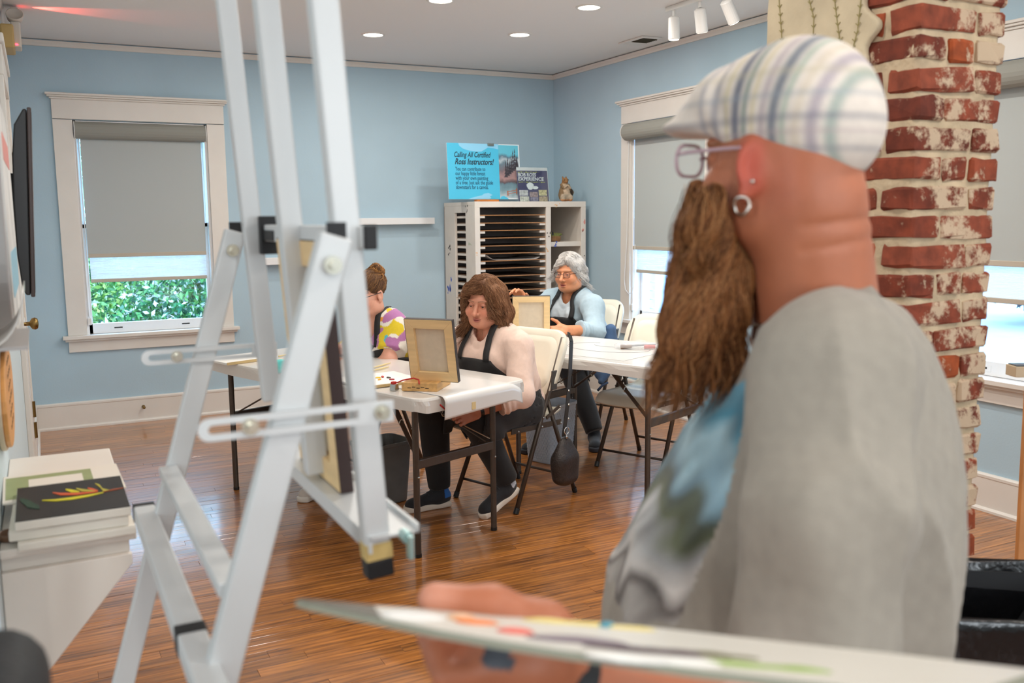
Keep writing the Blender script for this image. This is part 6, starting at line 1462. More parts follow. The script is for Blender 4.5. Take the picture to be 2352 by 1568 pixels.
# ---- woman with white hair
R3, A3 = (3.36, 5.50), math.radians(207)
def l3(d, x, y): return lc(R3, A3, at_d(d, x, y))
hd3 = l3(6.22, 1309, 627)
shl3, el3, wr3, ha3 = l3(6.05, 1362, 704), l3(5.92, 1366, 763), l3(5.75, 1300, 757), l3(5.7, 1262, 760)
shr3 = l3(6.42, 1268, 690)
dL, sL, nL = orth(ha3-wr3, (0, -.6, .4)); dR, sR, nR = orth((.5, -.1, .5), (.2, .7, .4))
def blue(v):
    c = np.tile(L3((174, 196, 208)), (len(v), 1)); c[(np.abs(v[:, 1]-.01) < .075) & (v[:, 0] > .1)] = L3((196, 206, 212)); return c*(1+.06*wob(v, 4, 30))[:, None]
wrR3 = l3(5.85, 1205, 690)
W3 = woman(dict(label='white-haired woman with glasses in a pale blue top and black apron', root=R3, ang=A3, seed=31, fat=1.10, neckfat=1.12,
    J=dict(pelvis=(0, 0, .52), waist=(.05, .0, .65), chest=(.12, 0, .83), neck=(hd3[0]-.06, hd3[1], hd3[2]-.155), head=hd3, shL=shl3, shR=shr3, elL=el3, elR=(shr3+wrR3)/2+np.array((0, -.06, -.06)), wrL=wr3, wrR=wrR3,
           hipL=(.03, .095, .51), hipR=(.03, -.095, .51), kneeL=(.42, .16, .50), kneeR=(.44, -.10, .50), ankL=lc(R3, A3, (3.10, 4.93, .10)), ankR=lc(R3, A3, (2.76, 5.02, .10))),
    Rh=head_frame(math.radians(2), math.radians(-2)), face=dict(fat=.014, nose=1.0, mouth=.7, lid=.0028), skin=(222, 150, 108), lips=(172, 92, 84), brow=(170, 140, 120), blush=.3, iris=blue_i, gaze=(.1, 1, 0), hs=1.03, brow_amt=.4,
    hands=dict(L=(dL, sL, nL, .3, 0, 1.0), R=(dR, sR, nR, .5, 0, 1.0)), sleeve=1.55, shirt_col=blue, pants=(22, 21, 24), bib=.80, lapx=.42, neckr=.064, neckf=.04, res=.0034,
    shoes=dict(L=dict(toe=lc(R3, A3, (3.02, 4.79, 0)), up=(40, 42, 48), sole=(60, 62, 70)), R=dict(toe=lc(R3, A3, (2.60, 4.985, 0)), up=(26, 27, 32), sole=(30, 30, 36)))))
rt3, J3, H3, Rh3, sc3 = W3
def hair3(P):
    Q = (P-H3)@Rh3/1.03
    d = el(Q, (0, -.022, .042), (.081, .098, .084))
    d = smin(d, el(Q, (-.005, .01, .105), (.056, .056, .030)), .03)
    for s in (-1, 1): d = smin(d, chain(Q, [(s*.068, -.01, .06), (s*.078, -.045, .015), (s*.068, -.075, -.05), (s*.05, -.085, -.10)], [.024, .020, .020, .012], .02), .02)
    d = smin(d, chain(Q, [(0, -.09, .02), (0, -.095, -.06), (.01, -.09, -.13)], [.05, .045, .014], .03), .03)
    d = smin(d, chain(Q, [(.022, .066, .092), (-.03, .074, .078), (-.062, .062, .042), (-.074, .048, .012)], [.014, .016, .014, .008], .012), .02)
    d = smin(d, chain(Q, [(.025, .07, .088), (.058, .05, .06), (.072, .02, .02)], [.014, .016, .012], .012), .02)
    return smax(d, -smin(el(Q, (.004, .108, -.030), (.066, .074, .094)), el(Q, (0, .02, -.075), (.1, .072, .075)), .02), .010)*1.03
f3 = lambda P: hair3(P)-.0014*wob(P@np.diag([1, 1, .4]), 4, 240)
wht = ((240, 236, 230), (226, 222, 220), (246, 242, 236), (196, 192, 190), (232, 226, 220))
ho = sdf_obj('hair', f3, H3-.2, H3+.19, .0052, hairm, rt3, lambda v: (np.tile(L3((224, 219, 214)), (len(v), 1)))*(1+.25*wob(v@np.diag([1, 1, .3]), 3, 200))[:, None])
def flow3(P):
    Q = (P-H3)@Rh3; o = np.stack([(Q[:, 0]-.02)*5, -.6*np.ones(len(Q)), -.7*np.ones(len(Q))], 1); fr = (Q[:, 1] > .03) & (Q[:, 0] < .02); o[fr] = np.array([-1, .1, -.4]); return o@Rh3.T
sd = H3+np.concatenate([ball_seeds(6000, 3, (0, -.03, .02), (.10, .11, .12)), ball_seeds(3500, 13, (0, .05, .075), (.07, .05, .04))])@Rh3.T
flow_hair('hair_strands', f3, sd, flow3, 9, .012, hcols(9500, 6, wht, .12), ho, .0008, .006, 9, .2, face=(H3, Rh3, .062))
spectacles(rt3, H3, Rh3, mat('glasses_tortoise', (74, 44, 30), .3), w=.050, h=.036, rad=.0019)
# open cardigan edge and denim shirt tied at the chair
dn = rootat('denim_jacket', 'blue denim jacket hanging over the chair beside the white-haired woman', 'jacket', (R3[0], R3[1], 0), A3)
dp = lc(R3, A3, at_d(6.05, 1402, 792)); dq = lc(R3, A3, at_d(6.0, 1380, 856))
def denim(P): return smin(chain(P, [dp+np.array((0, 0, .10)), dp, dq], [.035, .055, .040], .04), chain(P, [dp+np.array((-.03, .0, -.02)), dq+np.array((.05, .03, -.05))], [.045, .025], .04), .04)-.012*wob(P@np.diag([1, 1, .3]), 5, 60)
sdf_obj('jacket_body', denim, np.minimum(dp, dq)-.2, np.maximum(dp, dq)+.25, .009, clothm, dn, lambda v: np.tile(L3((66, 92, 128)), (len(v), 1))*(1+.4*wob(v@np.diag([1, 1, .3]), 5, 60))[:, None])
MB().tube([dq+np.array((.09, .03, -.10)), dq+np.array((.06, .045, -.07)), dq+np.array((.0, .05, -.06))], .008, 6).build('stitched_hem', mat('denim_stitch', (40, 56, 84), .8), dn, smooth=True)
# ---- woman in tie-dye
R1, A1 = (1.66, 5.14), math.radians(199.5)
def l1(d, x, y): return lc(R1, A1, at_d(d, x, y))
hd1 = l1(4.97, 846, 674); shl1, el1, wr1 = l1(5.0, 897, 745), l1(4.93, 893, 838), l1(4.95, 830, 838)
def tie(v):
    c = np.tile(L3((232, 226, 214)), (len(v), 1)); ctr = shl1+np.array((.12, -.08, -.16)); r = np.linalg.norm(v-ctr, axis=1); a = np.arctan2(v[:, 2]-ctr[2], v[:, 1]-ctr[1]); n1 = wob(v, 21, 40); n2 = wob(v, 22, 44); n3 = wob(v, 23, 48); st = wob(v, 24, 90)
    c[(n1+.35*st) > .02] = L3((222, 196, 40)); c[(n2+.35*st) > .22] = L3((178, 116, 168)); c[(n3+.3*st) > .55] = L3((226, 150, 60)); m = np.linalg.norm(v-l1(4.85, 878, 775), axis=1); c[m < .055+.02*st] = L3((84, 184, 196)); m = np.linalg.norm(v-l1(4.85, 856, 782), axis=1); c[m < .045+.02*st] = L3((232, 110, 50))
    m = np.linalg.norm(v-l1(4.88, 905, 790), axis=1); c[m < .05+.02*st] = L3((178, 116, 168)); return c
dL, sL, nL = orth((.8, -.2, .1), (0, -.8, .5)); dR, sR, nR = orth((.8, .2, .1), (0, .8, .5))
W1p = woman(dict(label='woman in a tie-dye shirt with hair in a bun, half hidden by the easel', root=R1, ang=A1, seed=51, fat=.90,
    J=dict(pelvis=(0, 0, .52), waist=(.05, 0, .64), chest=(hd1[0]-.14, hd1[1], .80), neck=(hd1[0]-.05, hd1[1], hd1[2]-.155), head=hd1, shL=shl1, shR=np.array((shl1[0], hd1[1]*2-shl1[1], shl1[2])), elL=el1, elR=np.array((el1[0]+.05, hd1[1]*2-el1[1], el1[2]+.06)), wrL=wr1, wrR=np.array((wr1[0]+.05, hd1[1]-.10, .775)),
           hipL=(.03, .09, .51), hipR=(.03, -.09, .51), kneeL=(.42, .12, .50), kneeR=(.42, -.12, .50), ankL=lc(R1, A1, (1.36, 4.66, .10)), ankR=lc(R1, A1, (1.26, 4.80, .10))),
    Rh=head_frame(math.radians(8), math.radians(-10)), face=dict(fat=.0), skin=(222, 164, 140), lips=(186, 110, 104), brow=(96, 66, 52), blush=.4, iris=blue_i, gaze=(.3, 1, 0), hs=.98,
    hands=dict(L=(dL, sL, nL, .3, 0, .95), R=(dR, sR, nR, .4, 0, .95)), sleeve=.62, shirt_col=tie, pants=(30, 30, 34), bib=.80, lapx=.4, neckr=.064, neckf=.03, res=.0036,
    shoes=dict(L=dict(toe=lc(R1, A1, (1.225, 4.53, 0)), up=(44, 50, 62), sole=(226, 220, 210)), R=dict(toe=lc(R1, A1, (1.13, 4.66, 0)), up=(200, 190, 180), sole=(220, 214, 204)))))
rt1, J1, H1, Rh1, sc1 = W1p
def hair1(P):
    Q = (P-H1)@Rh1/.98
    d = el(Q, (0, -.018, .040), (.081, .098, .084)); bun = el(Q, (.0, -.085, .105), (.040, .034, .034))-.006*wob(P, 8, 130)
    d = smax(d, -smin(el(Q, (0, .100, -.030), (.068, .070, .098)), el(Q, (0, .03, -.085), (.1, .085, .08)), .02), .008); d = smin(d, bun, .012)
    return d*.98
f1 = lambda P: hair1(P)-.0018*wob(P, 4, 200)
b1 = ((104, 74, 54), (124, 90, 62), (86, 62, 46), (150, 108, 66))
ho = sdf_obj('hair', f1, H1-.18, H1+.2, .0052, hairm, rt1, lambda v: np.tile(L3((96, 68, 50)), (len(v), 1))*(1+.3*wob(v, 3, 200))[:, None])
def flow1(P):
    Q = (P-H1)@Rh1; t = np.array([0, -.085, .105])-Q; t /= np.linalg.norm(t, axis=1)[:, None]+1e-6; return t@Rh1.T
flow_hair('hair_strands', f1, H1+ball_seeds(4200, 3, (0, -.02, .04), (.09, .1, .10))@Rh1.T, flow1, 9, .010, hcols(4200, 7, b1), ho, .0007, .004, 9, .1, face=(H1, Rh1, .07))
flow_hair('bun_strands', f1, H1+ball_seeds(260, 4, (0, -.085, .105), (.045, .04, .04))@Rh1.T, lambda P: np.cross(P-(H1+Rh1@np.array([0, -.085, .105])), Rh1@np.array([.3, .6, .6]))*30, 8, .010, hcols(260, 8, ((170, 120, 66), (120, 84, 56))), ho, .0016, .012, 3, .3)
spectacles(rt1, H1, Rh1, glassf, w=.052, h=.040, rad=.0020)
# ---------------------------------------------------------------- bearded man in the foreground
def gm(x, y, dh):
    r = ray(x, y); p = CAMP+r*(dh/(r@DEPV)); return p
M0 = np.append((R0*.36+DEPV*1.22)[:2], 0.)
man = rootat('person', 'bearded man in a plaid flat cap and grey printed T-shirt holding a palette', 'person', tuple(M0), -YAW)
def ml(p): d = np.asarray(p, float)-M0; return np.array([d@R0, d@DEPV, d[2]])          # man's frame: x image right, y away, z up
def mg(x, y, dh): return ml(gm(x, y, dh))
thH = math.radians(52); F_ = np.array([-math.cos(thH), math.sin(thH), .0]); Lf = np.array([-math.sin(thH), -math.cos(thH), 0]); pit = math.radians(1)
Fm = F_*math.cos(pit)+np.array([0, 0, math.sin(pit)]); Um = np.cross(Lf, Fm)*-1
Um = Um if Um[2] > 0 else -Um
RhM = np.array([Lf, Fm, Um]).T
HM = mg(1792, 366, 1.22); HS = 1.0
th_b = math.radians(24); Fb = np.array([-math.cos(th_b), math.sin(th_b), 0]); Sb = np.array([-math.sin(th_b), -math.cos(th_b), 0])
rows = [(690, 1800, 2062), (740, 1735, 2105), (800, 1690, 2150), (900, 1628, 2184), (1000, 1556, 2210), (1100, 1502, 2222), (1200, 1455, 2214), (1340, 1392, 2188), (1430, 1366, 2162), (1568, 1352, 2125)]
tz, tc, ta, tb = [], [], [], []
for y, xf, xb in rows:
    f, b = mg(xf, y, 1.22), mg(xb, y, 1.22); hw = (b[0]-f[0])/2*.95; bw = np.interp(y, [690, 740, 800, 900, 1100, 1568], [.11, .165, .195, .215, .225, .23])
    a = math.sqrt(max(hw*hw-(bw*math.sin(th_b))**2, .02**2))/math.cos(th_b); tz.append(f[2]); tc.append((f[0]+b[0])/2); ta.append(a); tb.append(bw)
o_ = np.argsort(tz); tz, tc, ta, tb = (np.array(v)[o_] for v in (tz, tc, ta, tb))
tz = np.concatenate([[.72, .86], tz]); tc = np.concatenate([[tc[0]+.01, tc[0]], tc]); ta = np.concatenate([[ta[0]*.9, ta[0]*.98], ta]); tb = np.concatenate([[.2, .21], tb])
ztop = tz[-1]
def m_torso(P, off=0.):
    z = P[:, 2]; cx = np.interp(z, tz, tc); a = np.interp(z, tz, ta)+off; b = np.interp(z, tz, tb)+off
    q = P-np.stack([cx, np.zeros(len(P)), z], 1); u, v = q@Fb/a, q@Sb/b; k = np.sqrt(u*u+v*v)+1e-6
    d = (k-1)*np.minimum(a, b)*.95
    return smax(d, z-ztop-off, .05)
neckb = mg(1838, 690, 1.22); nlo = neckb-np.array([-.015, 0, .06]); nhi = HM+RhM@np.array([0, -.045, -.05])*HS
shl = mg(1925, 930, 1.00); she = mg(1872, 1500, .93); elb = mg(1890, 1665, .91); wri = mg(1322, 1578, .80)
shr = np.array([2*(mg(1900, 860, 1.22)[0])-shl[0]-.02, 1.27, shl[2]])-np.array([0, 1.22, 0]); shr = mg(1880, 850, 1.44); elr = shr+np.array([.03, .03, -.27]); wrr = elr+np.array([-.04, .0, -.2])
def m_neck(P):
    d = rc(P, nlo, nhi, .076, .066); d = smin(d, rc(P, nlo+np.array([.03, -.0, .02]), HM+RhM@np.array([.0, -.058, -.055])*HS, .060, .050), .03)
    return smin(d, rc(P, nlo+Sb*.03+np.array([0.02, 0, .0]), HM+RhM@np.array([.035, -.055, -.03])*HS, .05, .036), .03)
# left hand under the palette, thumb on top
th0, th1, th2 = mg(1250, 1450, .775), mg(1130, 1398, .775), mg(998, 1376, .775)
plm = mg(1195, 1505, .78)
def m_hand(P):
    d = smin(el(P, plm, (.052, .040, .026)), rc(P, wri, plm, .032, .034), .02)
    d = smin(d, chain(P, [th0, th1, th2], [.025, .0195, .0150], .012), .016)
    d = smin(d, rc(P, wri+np.array([-.01, 0, .012]), th0, .028, .024), .015)
    for i in range(4):
        b = plm+np.array([-.030-.002*i, -.022+.017*i, -.004+.003*i]); m1 = b+np.array([-.040+.004*abs(i-1), .002, -.004]); m2 = m1+np.array([-.012, .004, .024-.0*i]); m2 = m1+np.array([-.010, .016, .016]); e = m2+np.array([.016, .012, .006])
        d = smin(d, chain(P, [b, m1, m2, e], [.0125, .0115, .0105, .0092], .004), .006)
    return d
def m_skin(P):
    d = near(P, HM, .20, lambda p: head_sdf((p-HM)@RhM/HS, fat=.006)*HS, .04)
    d = smin(d, near(P, (nlo+nhi)/2, .2, m_neck, .05), .03)
    d = smin(d, m_torso(P, -.03), .02)
    # bald back of the skull and skin folds at the nape
    d = smin(d, el(P, HM+RhM@np.array([0, -.025, .02])*HS, (.073, .092, .086)), .02)
    er = HM+RhM@np.array([.082, -.014, -.016])*HS; ce_, se_ = math.cos(.55), math.sin(.55); Q = (P-er)@RhM@np.array([[ce_, se_, 0], [-se_, ce_, 0], [0, 0, 1.]])
    ear = el(Q, (.004, -.006, .004), (.0065, .021, .034)); ear = smin(smax(ear, -el(Q, (.013, -.002, .006), (.008, .014, .024)), .003), el(Q, (.001, .004, -.030), (.006, .009, .011)), .006); d = smin(d, ear, .004)
    d = d+.0025*np.exp(-((P[:, 2]-(HM[2]-.085+.1*(P[:, 0]-HM[0])))/.006)**2)*(P[:, 0] > HM[0])+.0018*np.exp(-((P[:, 2]-(HM[2]-.115+.15*(P[:, 0]-HM[0])))/.005)**2)*(P[:, 0] > HM[0])
    d = smin(d, chain(P, [shl, elb, wri], [.062, .052, .033], .03), .02); d = smin(d, chain(P, [shr, elr, wrr], [.06, .05, .03], .03), .02)
    d = smin(d, near(P, plm, .2, m_hand, .04), .014)
    e0, e1, e2 = orth((-.1, .0, -1), (-1, 0, .1)); d = smin(d, near(P, wrr, .2, lambda p: hand_sdf(p, wrr, e0, e1, e2, .5), .04), .014)
    return smax(d, .66-P[:, 2], .02)
def m_col(v):
    Q = (v-HM)@RhM/HS; c = head_col(Q, L3((184, 112, 80)), L3((170, 96, 84)), L3((150, 96, 60)), .2)
    hh = np.linalg.norm(v-HM, axis=1) < .25
    ew = np.exp(-((Q[:, 1]+.016)/.024)**4-((Q[:, 2]+.014)/.040)**4)*np.clip((Q[:, 0]-.074)/.006, 0, 1)*hh*.7; c = c*(1-ew[:, None])+L3((208, 84, 68))*ew[:, None]
    red = np.exp(-((Q[:, 1]+.055)/.03)**2-((Q[:, 2]+.03)/.05)**2)*hh*.30; c = c*(1-red[:, None])+L3((196, 96, 76))*red[:, None]
    farm = (~hh) & (v[:, 2] < mg(1800, 1400, 1.0)[2]); c[farm] = L3((214, 144, 126)); 
    tip = np.linalg.norm(v-th2, axis=1); w = np.clip(1.4-tip/.022, 0, 1)[:, None]*.5; c = c*(1-w)+L3((236, 176, 154))*w
    tat = np.linalg.norm((v-mg(1140, 1512, .745))/np.array([.016, .03, .013]), axis=1)+.5*wob(v, 9, 220); c[(tat < 1) & ~hh] = L3((70, 74, 82))
    return c*(1+.09*wob(v, 5, 45))[:, None]
lo = np.array([-.66, -.50, .64]); hi = np.array([.42, .5, HM[2]+.2])
sdf_obj('body', m_skin, lo, hi, .0040, skinm, man, m_col)
eyes(man, HM, RhM, blue_i, (0, 1, 0), HS)
# T-shirt
sn = (she-shl)/np.linalg.norm(she-shl)
def m_shirt(P):
    z = P[:, 2]; fold = .017*(1-np.abs(wob(P@np.array([[1, 0, .35], [0, 1, 0], [0, 0, .40]]), 71, 20)))**2-.008+.009*(1-np.abs(wob(P@np.array([[1, 0, -.4], [0, 1, 0], [0, 0, .5]]), 72, 34)))**2-.002
    t = m_torso(P, .0)
    # long soft folds fanning from the armpit
    q = P-mg(1985, 1000, .9); ang = np.arctan2(q[:, 2], q[:, 0]); rr = np.linalg.norm(q[:, [0, 2]], axis=1)
    fan = .007*np.sin(ang*9+1.2)*np.exp(-((rr-.13)/.10)**2)*(P[:, 1] < .05)
    sl = chain(P, [shl+np.array([.0, .03, .02]), shl*.55+she*.45, she], [.086, .084, .082], .03); al = (P-she)@sn
    sl = sl-.0075*np.sin(P[:, 0]*52+z*9)*np.clip((shl[2]-z)/.12, 0, 1); sl = smax(sl, al-.004*np.sin(P[:, 0]*30), .006)
    rr_ = shr*.45+elr*.55; n2 = (elr-shr)/np.linalg.norm(elr-shr); sr = smax(chain(P, [shr+np.array([0, -.03, .02]), elr], [.09, .078], .03), (P-(shr*.25+elr*.75))@n2, .006)
    t = smax(t, .014-sl+np.clip((z-shl[2]+.06)/.1, 0, 1)*-.06, .006)
    d = smin(smin(t, sl, .004+.05*np.clip((z-shl[2]+.05)/.15, 0, 1)), sr, .03)
    d = smin(d, rc(P, mg(1945, 745, 1.17), shl+np.array([.02, .05, .02]), .045, .066), .06)
    d = d-fold
    d = smax(d, -rc(P, nlo+np.array([-.045, -.0, -.035]), nhi+np.array([.02, 0, .05]), .072, .10), .006)
    return smax(d, .70-z, .01)
art = [(0, (96, 150, 170)), (.12, (70, 140, 164)), (.24, (150, 180, 190)), (.36, (120, 150, 164)), (.46, (74, 82, 72)), (.60, (86, 92, 66)), (.72, (150, 150, 150)), (.84, (206, 200, 194)), (.92, (96, 88, 84)), (1.0, (160, 154, 148))]
a0, a1 = mg(1640, 880, 1.2)[2], mg(1440, 1360, 1.2)[2]
def m_shirt_col(v):
    c = np.tile(L3((158, 150, 138)), (len(v), 1))*(1+.05*wob(v, 31, 300))[:, None]
    z = v[:, 2]; cx = np.interp(z, tz, tc); q = v-np.stack([cx, np.zeros(len(v)), z], 1); u, s = q@Fb, q@Sb; az = np.degrees(np.arctan2(s, u))
    t = (a0-z)/(a0-a1)+.05*wob(v, 32, 40)+.03*wob(v, 33, 110)
    w = 66-8*np.clip(t, 0, 1)+5*wob(v, 34, 30)
    m = (np.abs(az-4) < w) & (u > 0) & (t > -.03) & (t < 1.0)
    tt = np.clip(t+.16*wob(v, 35, 55), 0, 1); pc = np.stack([np.interp(tt, [a[0] for a in art], [L3(a[1])[k] for a in art]) for k in range(3)], 1)
    pc = pc*(1+.35*wob(v, 36, 70)+.25*wob(v, 37, 130))[:, None]
    c[m] = np.clip(pc[m], .01, 1)
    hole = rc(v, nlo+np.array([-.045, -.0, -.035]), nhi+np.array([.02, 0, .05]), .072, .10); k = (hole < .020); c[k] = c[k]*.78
    return np.clip(c, 0, 1)
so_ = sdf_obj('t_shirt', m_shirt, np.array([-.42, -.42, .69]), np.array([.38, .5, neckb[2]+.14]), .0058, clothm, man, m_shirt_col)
# flat cap
capc = HM+RhM@np.array([0, -.012, .055])*HS
def cap_shape(P):
    Q = (P-HM)@RhM/HS
    d = el(Q, (0, -.024, .054), (.086, .104, .098)); d = smin(d, el(Q, (0, .062, .074), (.074, .066, .052)), .04)
    d = smin(d, el(Q, (0, .112, .058), (.060, .050, .028)), .03)
    d = smin(d, el(Q, (0, -.070, .036), (.072, .050, .062)), .035)
    pl = Q[:, 2]-(.022+.36*Q[:, 1]*(Q[:, 1] < 0)*1.0+.20*Q[:, 1]*(Q[:, 1] > 0)+.015*(np.abs(Q[:, 0])/.08)**2*(Q[:, 1] > -.05))
    pl = Q[:, 2]-np.interp(Q[:, 1], [-.14, -.05, .02, .08, .15], [-.034, -.010, .008, .030, .046])
    d = smax(d, -pl, .008)
    brim = el(Q, (0, .114, .048), (.068, .072, .018)); brim = smax(brim, -el(Q, (0, .112, .028), (.060, .068, .014)), .006)
    d = smin(d, brim, .012)
    d = d+.006*np.exp(-((Q[:, 1]-.045-.3*(Q[:, 2]-.07))/.012)**2)*(np.abs(Q[:, 0]) > .02)*np.clip((Q[:, 2]-.03)/.03, 0, 1)-.0028*wob(Q, 41, 45)
    return d*HS
def cap_col(v):
    Q = (v-HM)@RhM/HS; x, y, z = Q.T; a = np.degrees(np.arctan2(x, y))
    c = np.tile(L3((230, 218, 206)), (len(v), 1)); yy = y+.10*(z-.05)
    def band(s, c0, w, col, k): 
        m = np.clip(1.25-np.abs((s-c0)/w), 0, 1)[:, None]*k; return c*(1-m)+L3(col)*m
    for c0, w, col, k in ((.075, .006, (150, 150, 164), .5), (.052, .007, (120, 122, 140), .6), (.030, .005, (206, 190, 130), .5), (.012, .009, (70, 84, 110), .85), (-.004, .006, (84, 120, 112), .7), (-.018, .005, (214, 196, 140), .5), (-.034, .006, (150, 130, 150), .5), (-.050, .009, (78, 96, 116), .8), (-.064, .005, (140, 168, 150), .6), (-.080, .006, (214, 196, 170), .5), (-.096, .007, (140, 126, 150), .6), (-.112, .006, (110, 146, 140), .6)): c = band(yy, c0, w, col, k)
    for c0, w, col, k in ((.045, .006, (110, 112, 130), .45), (.028, .004, (190, 170, 170), .4), (.072, .005, (150, 160, 170), .35), (.100, .006, (190, 180, 150), .3), (.008, .005, (140, 140, 150), .4)): c = band(z, c0, w, col, k)
    return c*(1+.04*wob(v, 51, 120))[:, None]
sdf_obj('flat_cap', cap_shape, HM-np.array([.25, .25, .12]), HM+np.array([.25, .25, .21]), .0042, clothm, man, cap_col)
# beard
def mgp(x, y, dh): return mg(x, y, dh)
def beard(P):
    d = chain(P, [mg(1632, 455, 1.18), mg(1628, 530, 1.19), mg(1642, 610, 1.21)], [.016, .025, .030], .02)
    d = smin(d, chain(P, [mg(1604, 430, 1.26), mg(1602, 540, 1.26), mg(1634, 640, 1.24), mg(1612, 730, 1.20), mg(1578, 790, 1.17)], [.014, .022, .042, .038, .018], .03), .03)
    d = smin(d, chain(P, [mg(1652, 640, 1.22), mg(1645, 710, 1.20), mg(1606, 790, 1.17)], [.028, .024, .010], .02), .025)
    d = smin(d, chain(P, [mg(1606, 600, 1.28), mg(1582, 720, 1.24), mg(1545, 800, 1.19)], [.024, .024, .010], .02), .025)
    return d-.004*wob(P@np.diag([1, 1, .3]), 61, 110)-.003*wob(P@np.diag([1, 1, .25]), 62, 260)
bcols = ((136, 86, 50), (110, 68, 38), (160, 108, 66), (178, 126, 80), (92, 56, 32), (148, 92, 48))
bd = sdf_obj('beard', beard, mg(1500, 860, 1.2)-np.array([.1, .12, .08]), mg(1690, 430, 1.22)+np.array([.07, .16, .07]), .0052, hairm, man, lambda v: np.tile(L3((120, 76, 44)), (len(v), 1))*(1+.35*wob(v@np.diag([1, 1, .3]), 63, 180))[:, None])
g_ = np.random.RandomState(12); nb_ = 9000; t_ = g_.rand(nb_); ctr = np.array([mg(1628, 430, 1.2)*(1-t)+mg(1590, 780, 1.2)*t for t in t_]); rd = g_.normal(size=(nb_, 3)); rd /= np.linalg.norm(rd, axis=1)[:, None]
seeds = ctr+rd*np.array([.06, .05, .03])
flow_hair('beard_strands', beard, seeds, lambda P: np.tile(np.array([-.22, -.05, -1.]), (len(P), 1))+np.stack([.35*wob(P, 81, 50), .25*wob(P, 82, 50), 0*P[:, 0]], 1), 8, .011, hcols(nb_, 14, bcols), bd, .0006, .006, 15, .35, .8)
# sideburn stubble in front of the ear is part of the beard volume; glasses, earrings
gl = mat('glasses_clear_pink', (206, 176, 186), .15, alpha=.75); spectacles(man, HM, RhM, gl, w=.056, h=.044, rad=.0026, y=.125, lens=True, z=.002)
silver = mat('silver', (214, 206, 196), .25, 1.)
ec = HM+RhM@np.array([.093, -.014, -.060])*HS; ring = [ec+RhM@np.array([.002*math.sin(2*a), .0115*math.cos(a), .0115*math.sin(a)]) for a in np.linspace(0, 6.283, 21)[:-1]]
MB().tube(ring, .0024, 8, closed=True).build('hoop_earring', silver, man, smooth=True)
e2 = HM+RhM@np.array([.092, -.028, -.030])*HS; MB().lathe([(.0005, -.003), (.0026, -.002), (.003, 0), (.0026, .002), (.0005, .003)], 10, e2).build('stud_earring', silver, man, smooth=True)
# neck chain
nc = [nlo*.35+nhi*.65-np.array([0, 0, .028])+np.array([.080*math.cos(a)+.0*a, .082*math.sin(a), .018*math.cos(a)-.012]) for a in np.linspace(0, 6.283, 41)[:-1]]
nc = [p+np.array([.0, 0, -.035]) for p in nc]
MB().tube(nc, .0018, 6, closed=True).build('neck_chain', silver, man, smooth=True)
# wrist band
wd = plm-wri; wd /= np.linalg.norm(wd); wp = wri+wd*.016
MB().tube([wp-wd*.012, wp-wd*.011, wp+wd*.011, wp+wd*.012], [.034, .0385, .0385, .034], 24).build('wrist_band', mat('band_black', (26, 26, 28), .5), man)
# trousers and shoes (below the frame)
hipz = .86; fx = [np.array([tc[1]+.02, s*.11, hipz]) for s in (-1, 1)]
def m_pants(P):
    d = smin(m_torso(P, .004), 0*P[:, 0]+1, .001) if False else smax(m_torso(P, -.012), P[:, 2]-.80, .02)
    for p in fx: d = smin(d, chain(P, [p, p*np.array([1, 1, 0])+np.array([0, 0, .47]), p*np.array([1, 1, 0])+np.array([.02, 0, .07])], [.105, .085, .07], .03), .05)
    return d-.005*wob(P, 91, 22)
sdf_obj('trousers', m_pants, np.array([-.36, -.40, .03]), np.array([.38, .40, .84]), .012, clothm, man, lambda v: np.tile(L3((60, 66, 80)), (len(v), 1)))
for p in fx: shoe(man, 'shoe', p*np.array([1, 1, 0])+np.array([.02, 0, .1]), p*np.array([1, 1, 0])+Fb*.17, 0, (50, 48, 46), (210, 204, 196))
# ---------------------------------------------------------------- palette
T_ = at_d(.80, 680, 1377); Afar = at_d(.80, 1500, 1442); Bn = at_d(.655, 1300, 1496)
pn = np.cross(Afar-T_, Bn-T_); pn /= np.linalg.norm(pn); pn = pn if pn[2] > 0 else -pn
def on_pal(x, y): r = ray(x, y); return CAMP+r*(((T_-CAMP)@pn)/(r@pn))
ax_ = (Afar-T_); ax_ = ax_/np.linalg.norm(ax_); ay_ = np.cross(pn, ax_)
if ay_@(at_d(.9, 1300, 1000)-at_d(.6, 1300, 1000)) < 0: ay_ = -ay_
far_ = [(680, 1377), (760, 1384), (860, 1393), (1050, 1405), (1240, 1421), (1500, 1442), (1800, 1476), (2100, 1508), (2400, 1542)]
near_ = [(2200, 1612), (1900, 1573), (1600, 1538), (1300, 1496), (1150, 1473), (1000, 1447), (880, 1422), (780, 1401), (710, 1386)]
pw = [on_pal(*p) for p in far_+near_]; po = np.mean(pw, 0)
poly = [((p-po)@ax_, (p-po)@ay_) for p in pw]
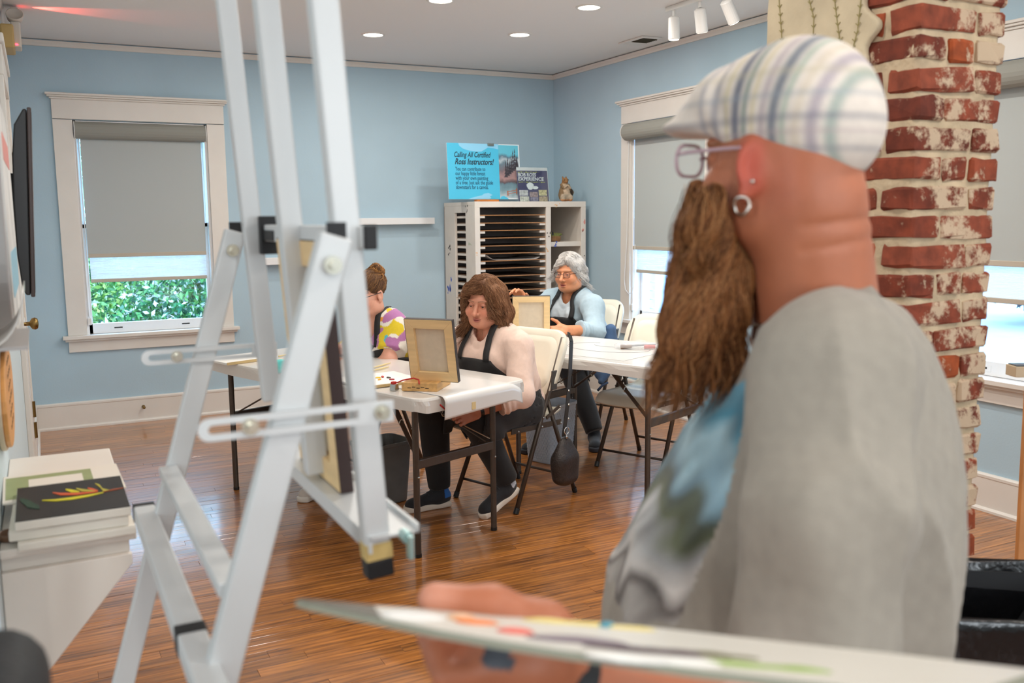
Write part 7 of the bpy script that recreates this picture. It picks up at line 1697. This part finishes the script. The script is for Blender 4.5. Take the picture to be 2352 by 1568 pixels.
pal = rootat('paint_palette', 'large pale wooden palette with paint dabs in the bearded man\'s hand', 'palette', tuple(po))
palm = mat('palette_wood', (226, 222, 212), .4, var=(4, .06)); pale = mat('palette_edge', (150, 150, 132), .6)
MB().prism(poly, (0, 0, 0), ax_, ay_, -pn, .0055).build('board', pale, pal)
cen_ = np.mean(poly, 0); MB().prism([tuple(cen_+(np.array(p)-cen_)*.985) for p in poly], pn*.0004, ax_, ay_, pn, .0006).build('painted_surface', palm, pal)
tipp = [p for p in poly if p[0] < -.12]; tc2 = np.mean(tipp, 0); MB().prism([tuple(tc2+(np.array(p)-tc2)*.97) for p in sorted(tipp, key=lambda p: math.atan2(p[1]-tc2[1], p[0]-tc2[0]))], pn*.001, ax_, ay_, pn, .0005).build('bare_grey_tip', mat('palette_grey', (112, 104, 92), .5, var=(8, .1)), pal)
def dab(name, x, y, w, h, col, th=.004, rz=0.):
    p = on_pal(x, y)-po
    sdf_obj(name, lambda P: el((P-p)@np.array([ax_, ay_, pn]).T@rotz(rz).T, (0, 0, .001), (w, h, th))-.0012*wob(P, int(x), 120), p-w-.01, p+w+.01, .0032, mat('palette_%s_%d' % (name, int(x)), col, .35), pal)
dab('orange_dab', 1095, 1433, .020, .010, (238, 130, 56)); dab('red_dab', 1183, 1455, .017, .008, (232, 100, 84)); dab('pink_dab', 1060, 1425, .012, .008, (240, 190, 150))
dab('yellow_dab', 1300, 1434, .04, .007, (232, 212, 130)); dab('yellow_dab', 1430, 1446, .03, .006, (232, 214, 140)); dab('teal_dab', 1392, 1442, .009, .007, (70, 150, 170), .006)
dab('mauve_dab', 1330, 1476, .045, .010, (120, 104, 116), .003); dab('dark_dab', 1480, 1498, .05, .009, (88, 72, 78), .003); dab('olive_dab', 1600, 1506, .05, .008, (110, 106, 74), .003); dab('green_dab', 1760, 1536, .05, .007, (150, 176, 90), .003); dab('white_dab', 950, 1418, .03, .02, (240, 238, 234), .003); dab('white_dab', 1500, 1520, .05, .012, (238, 236, 230), .003)
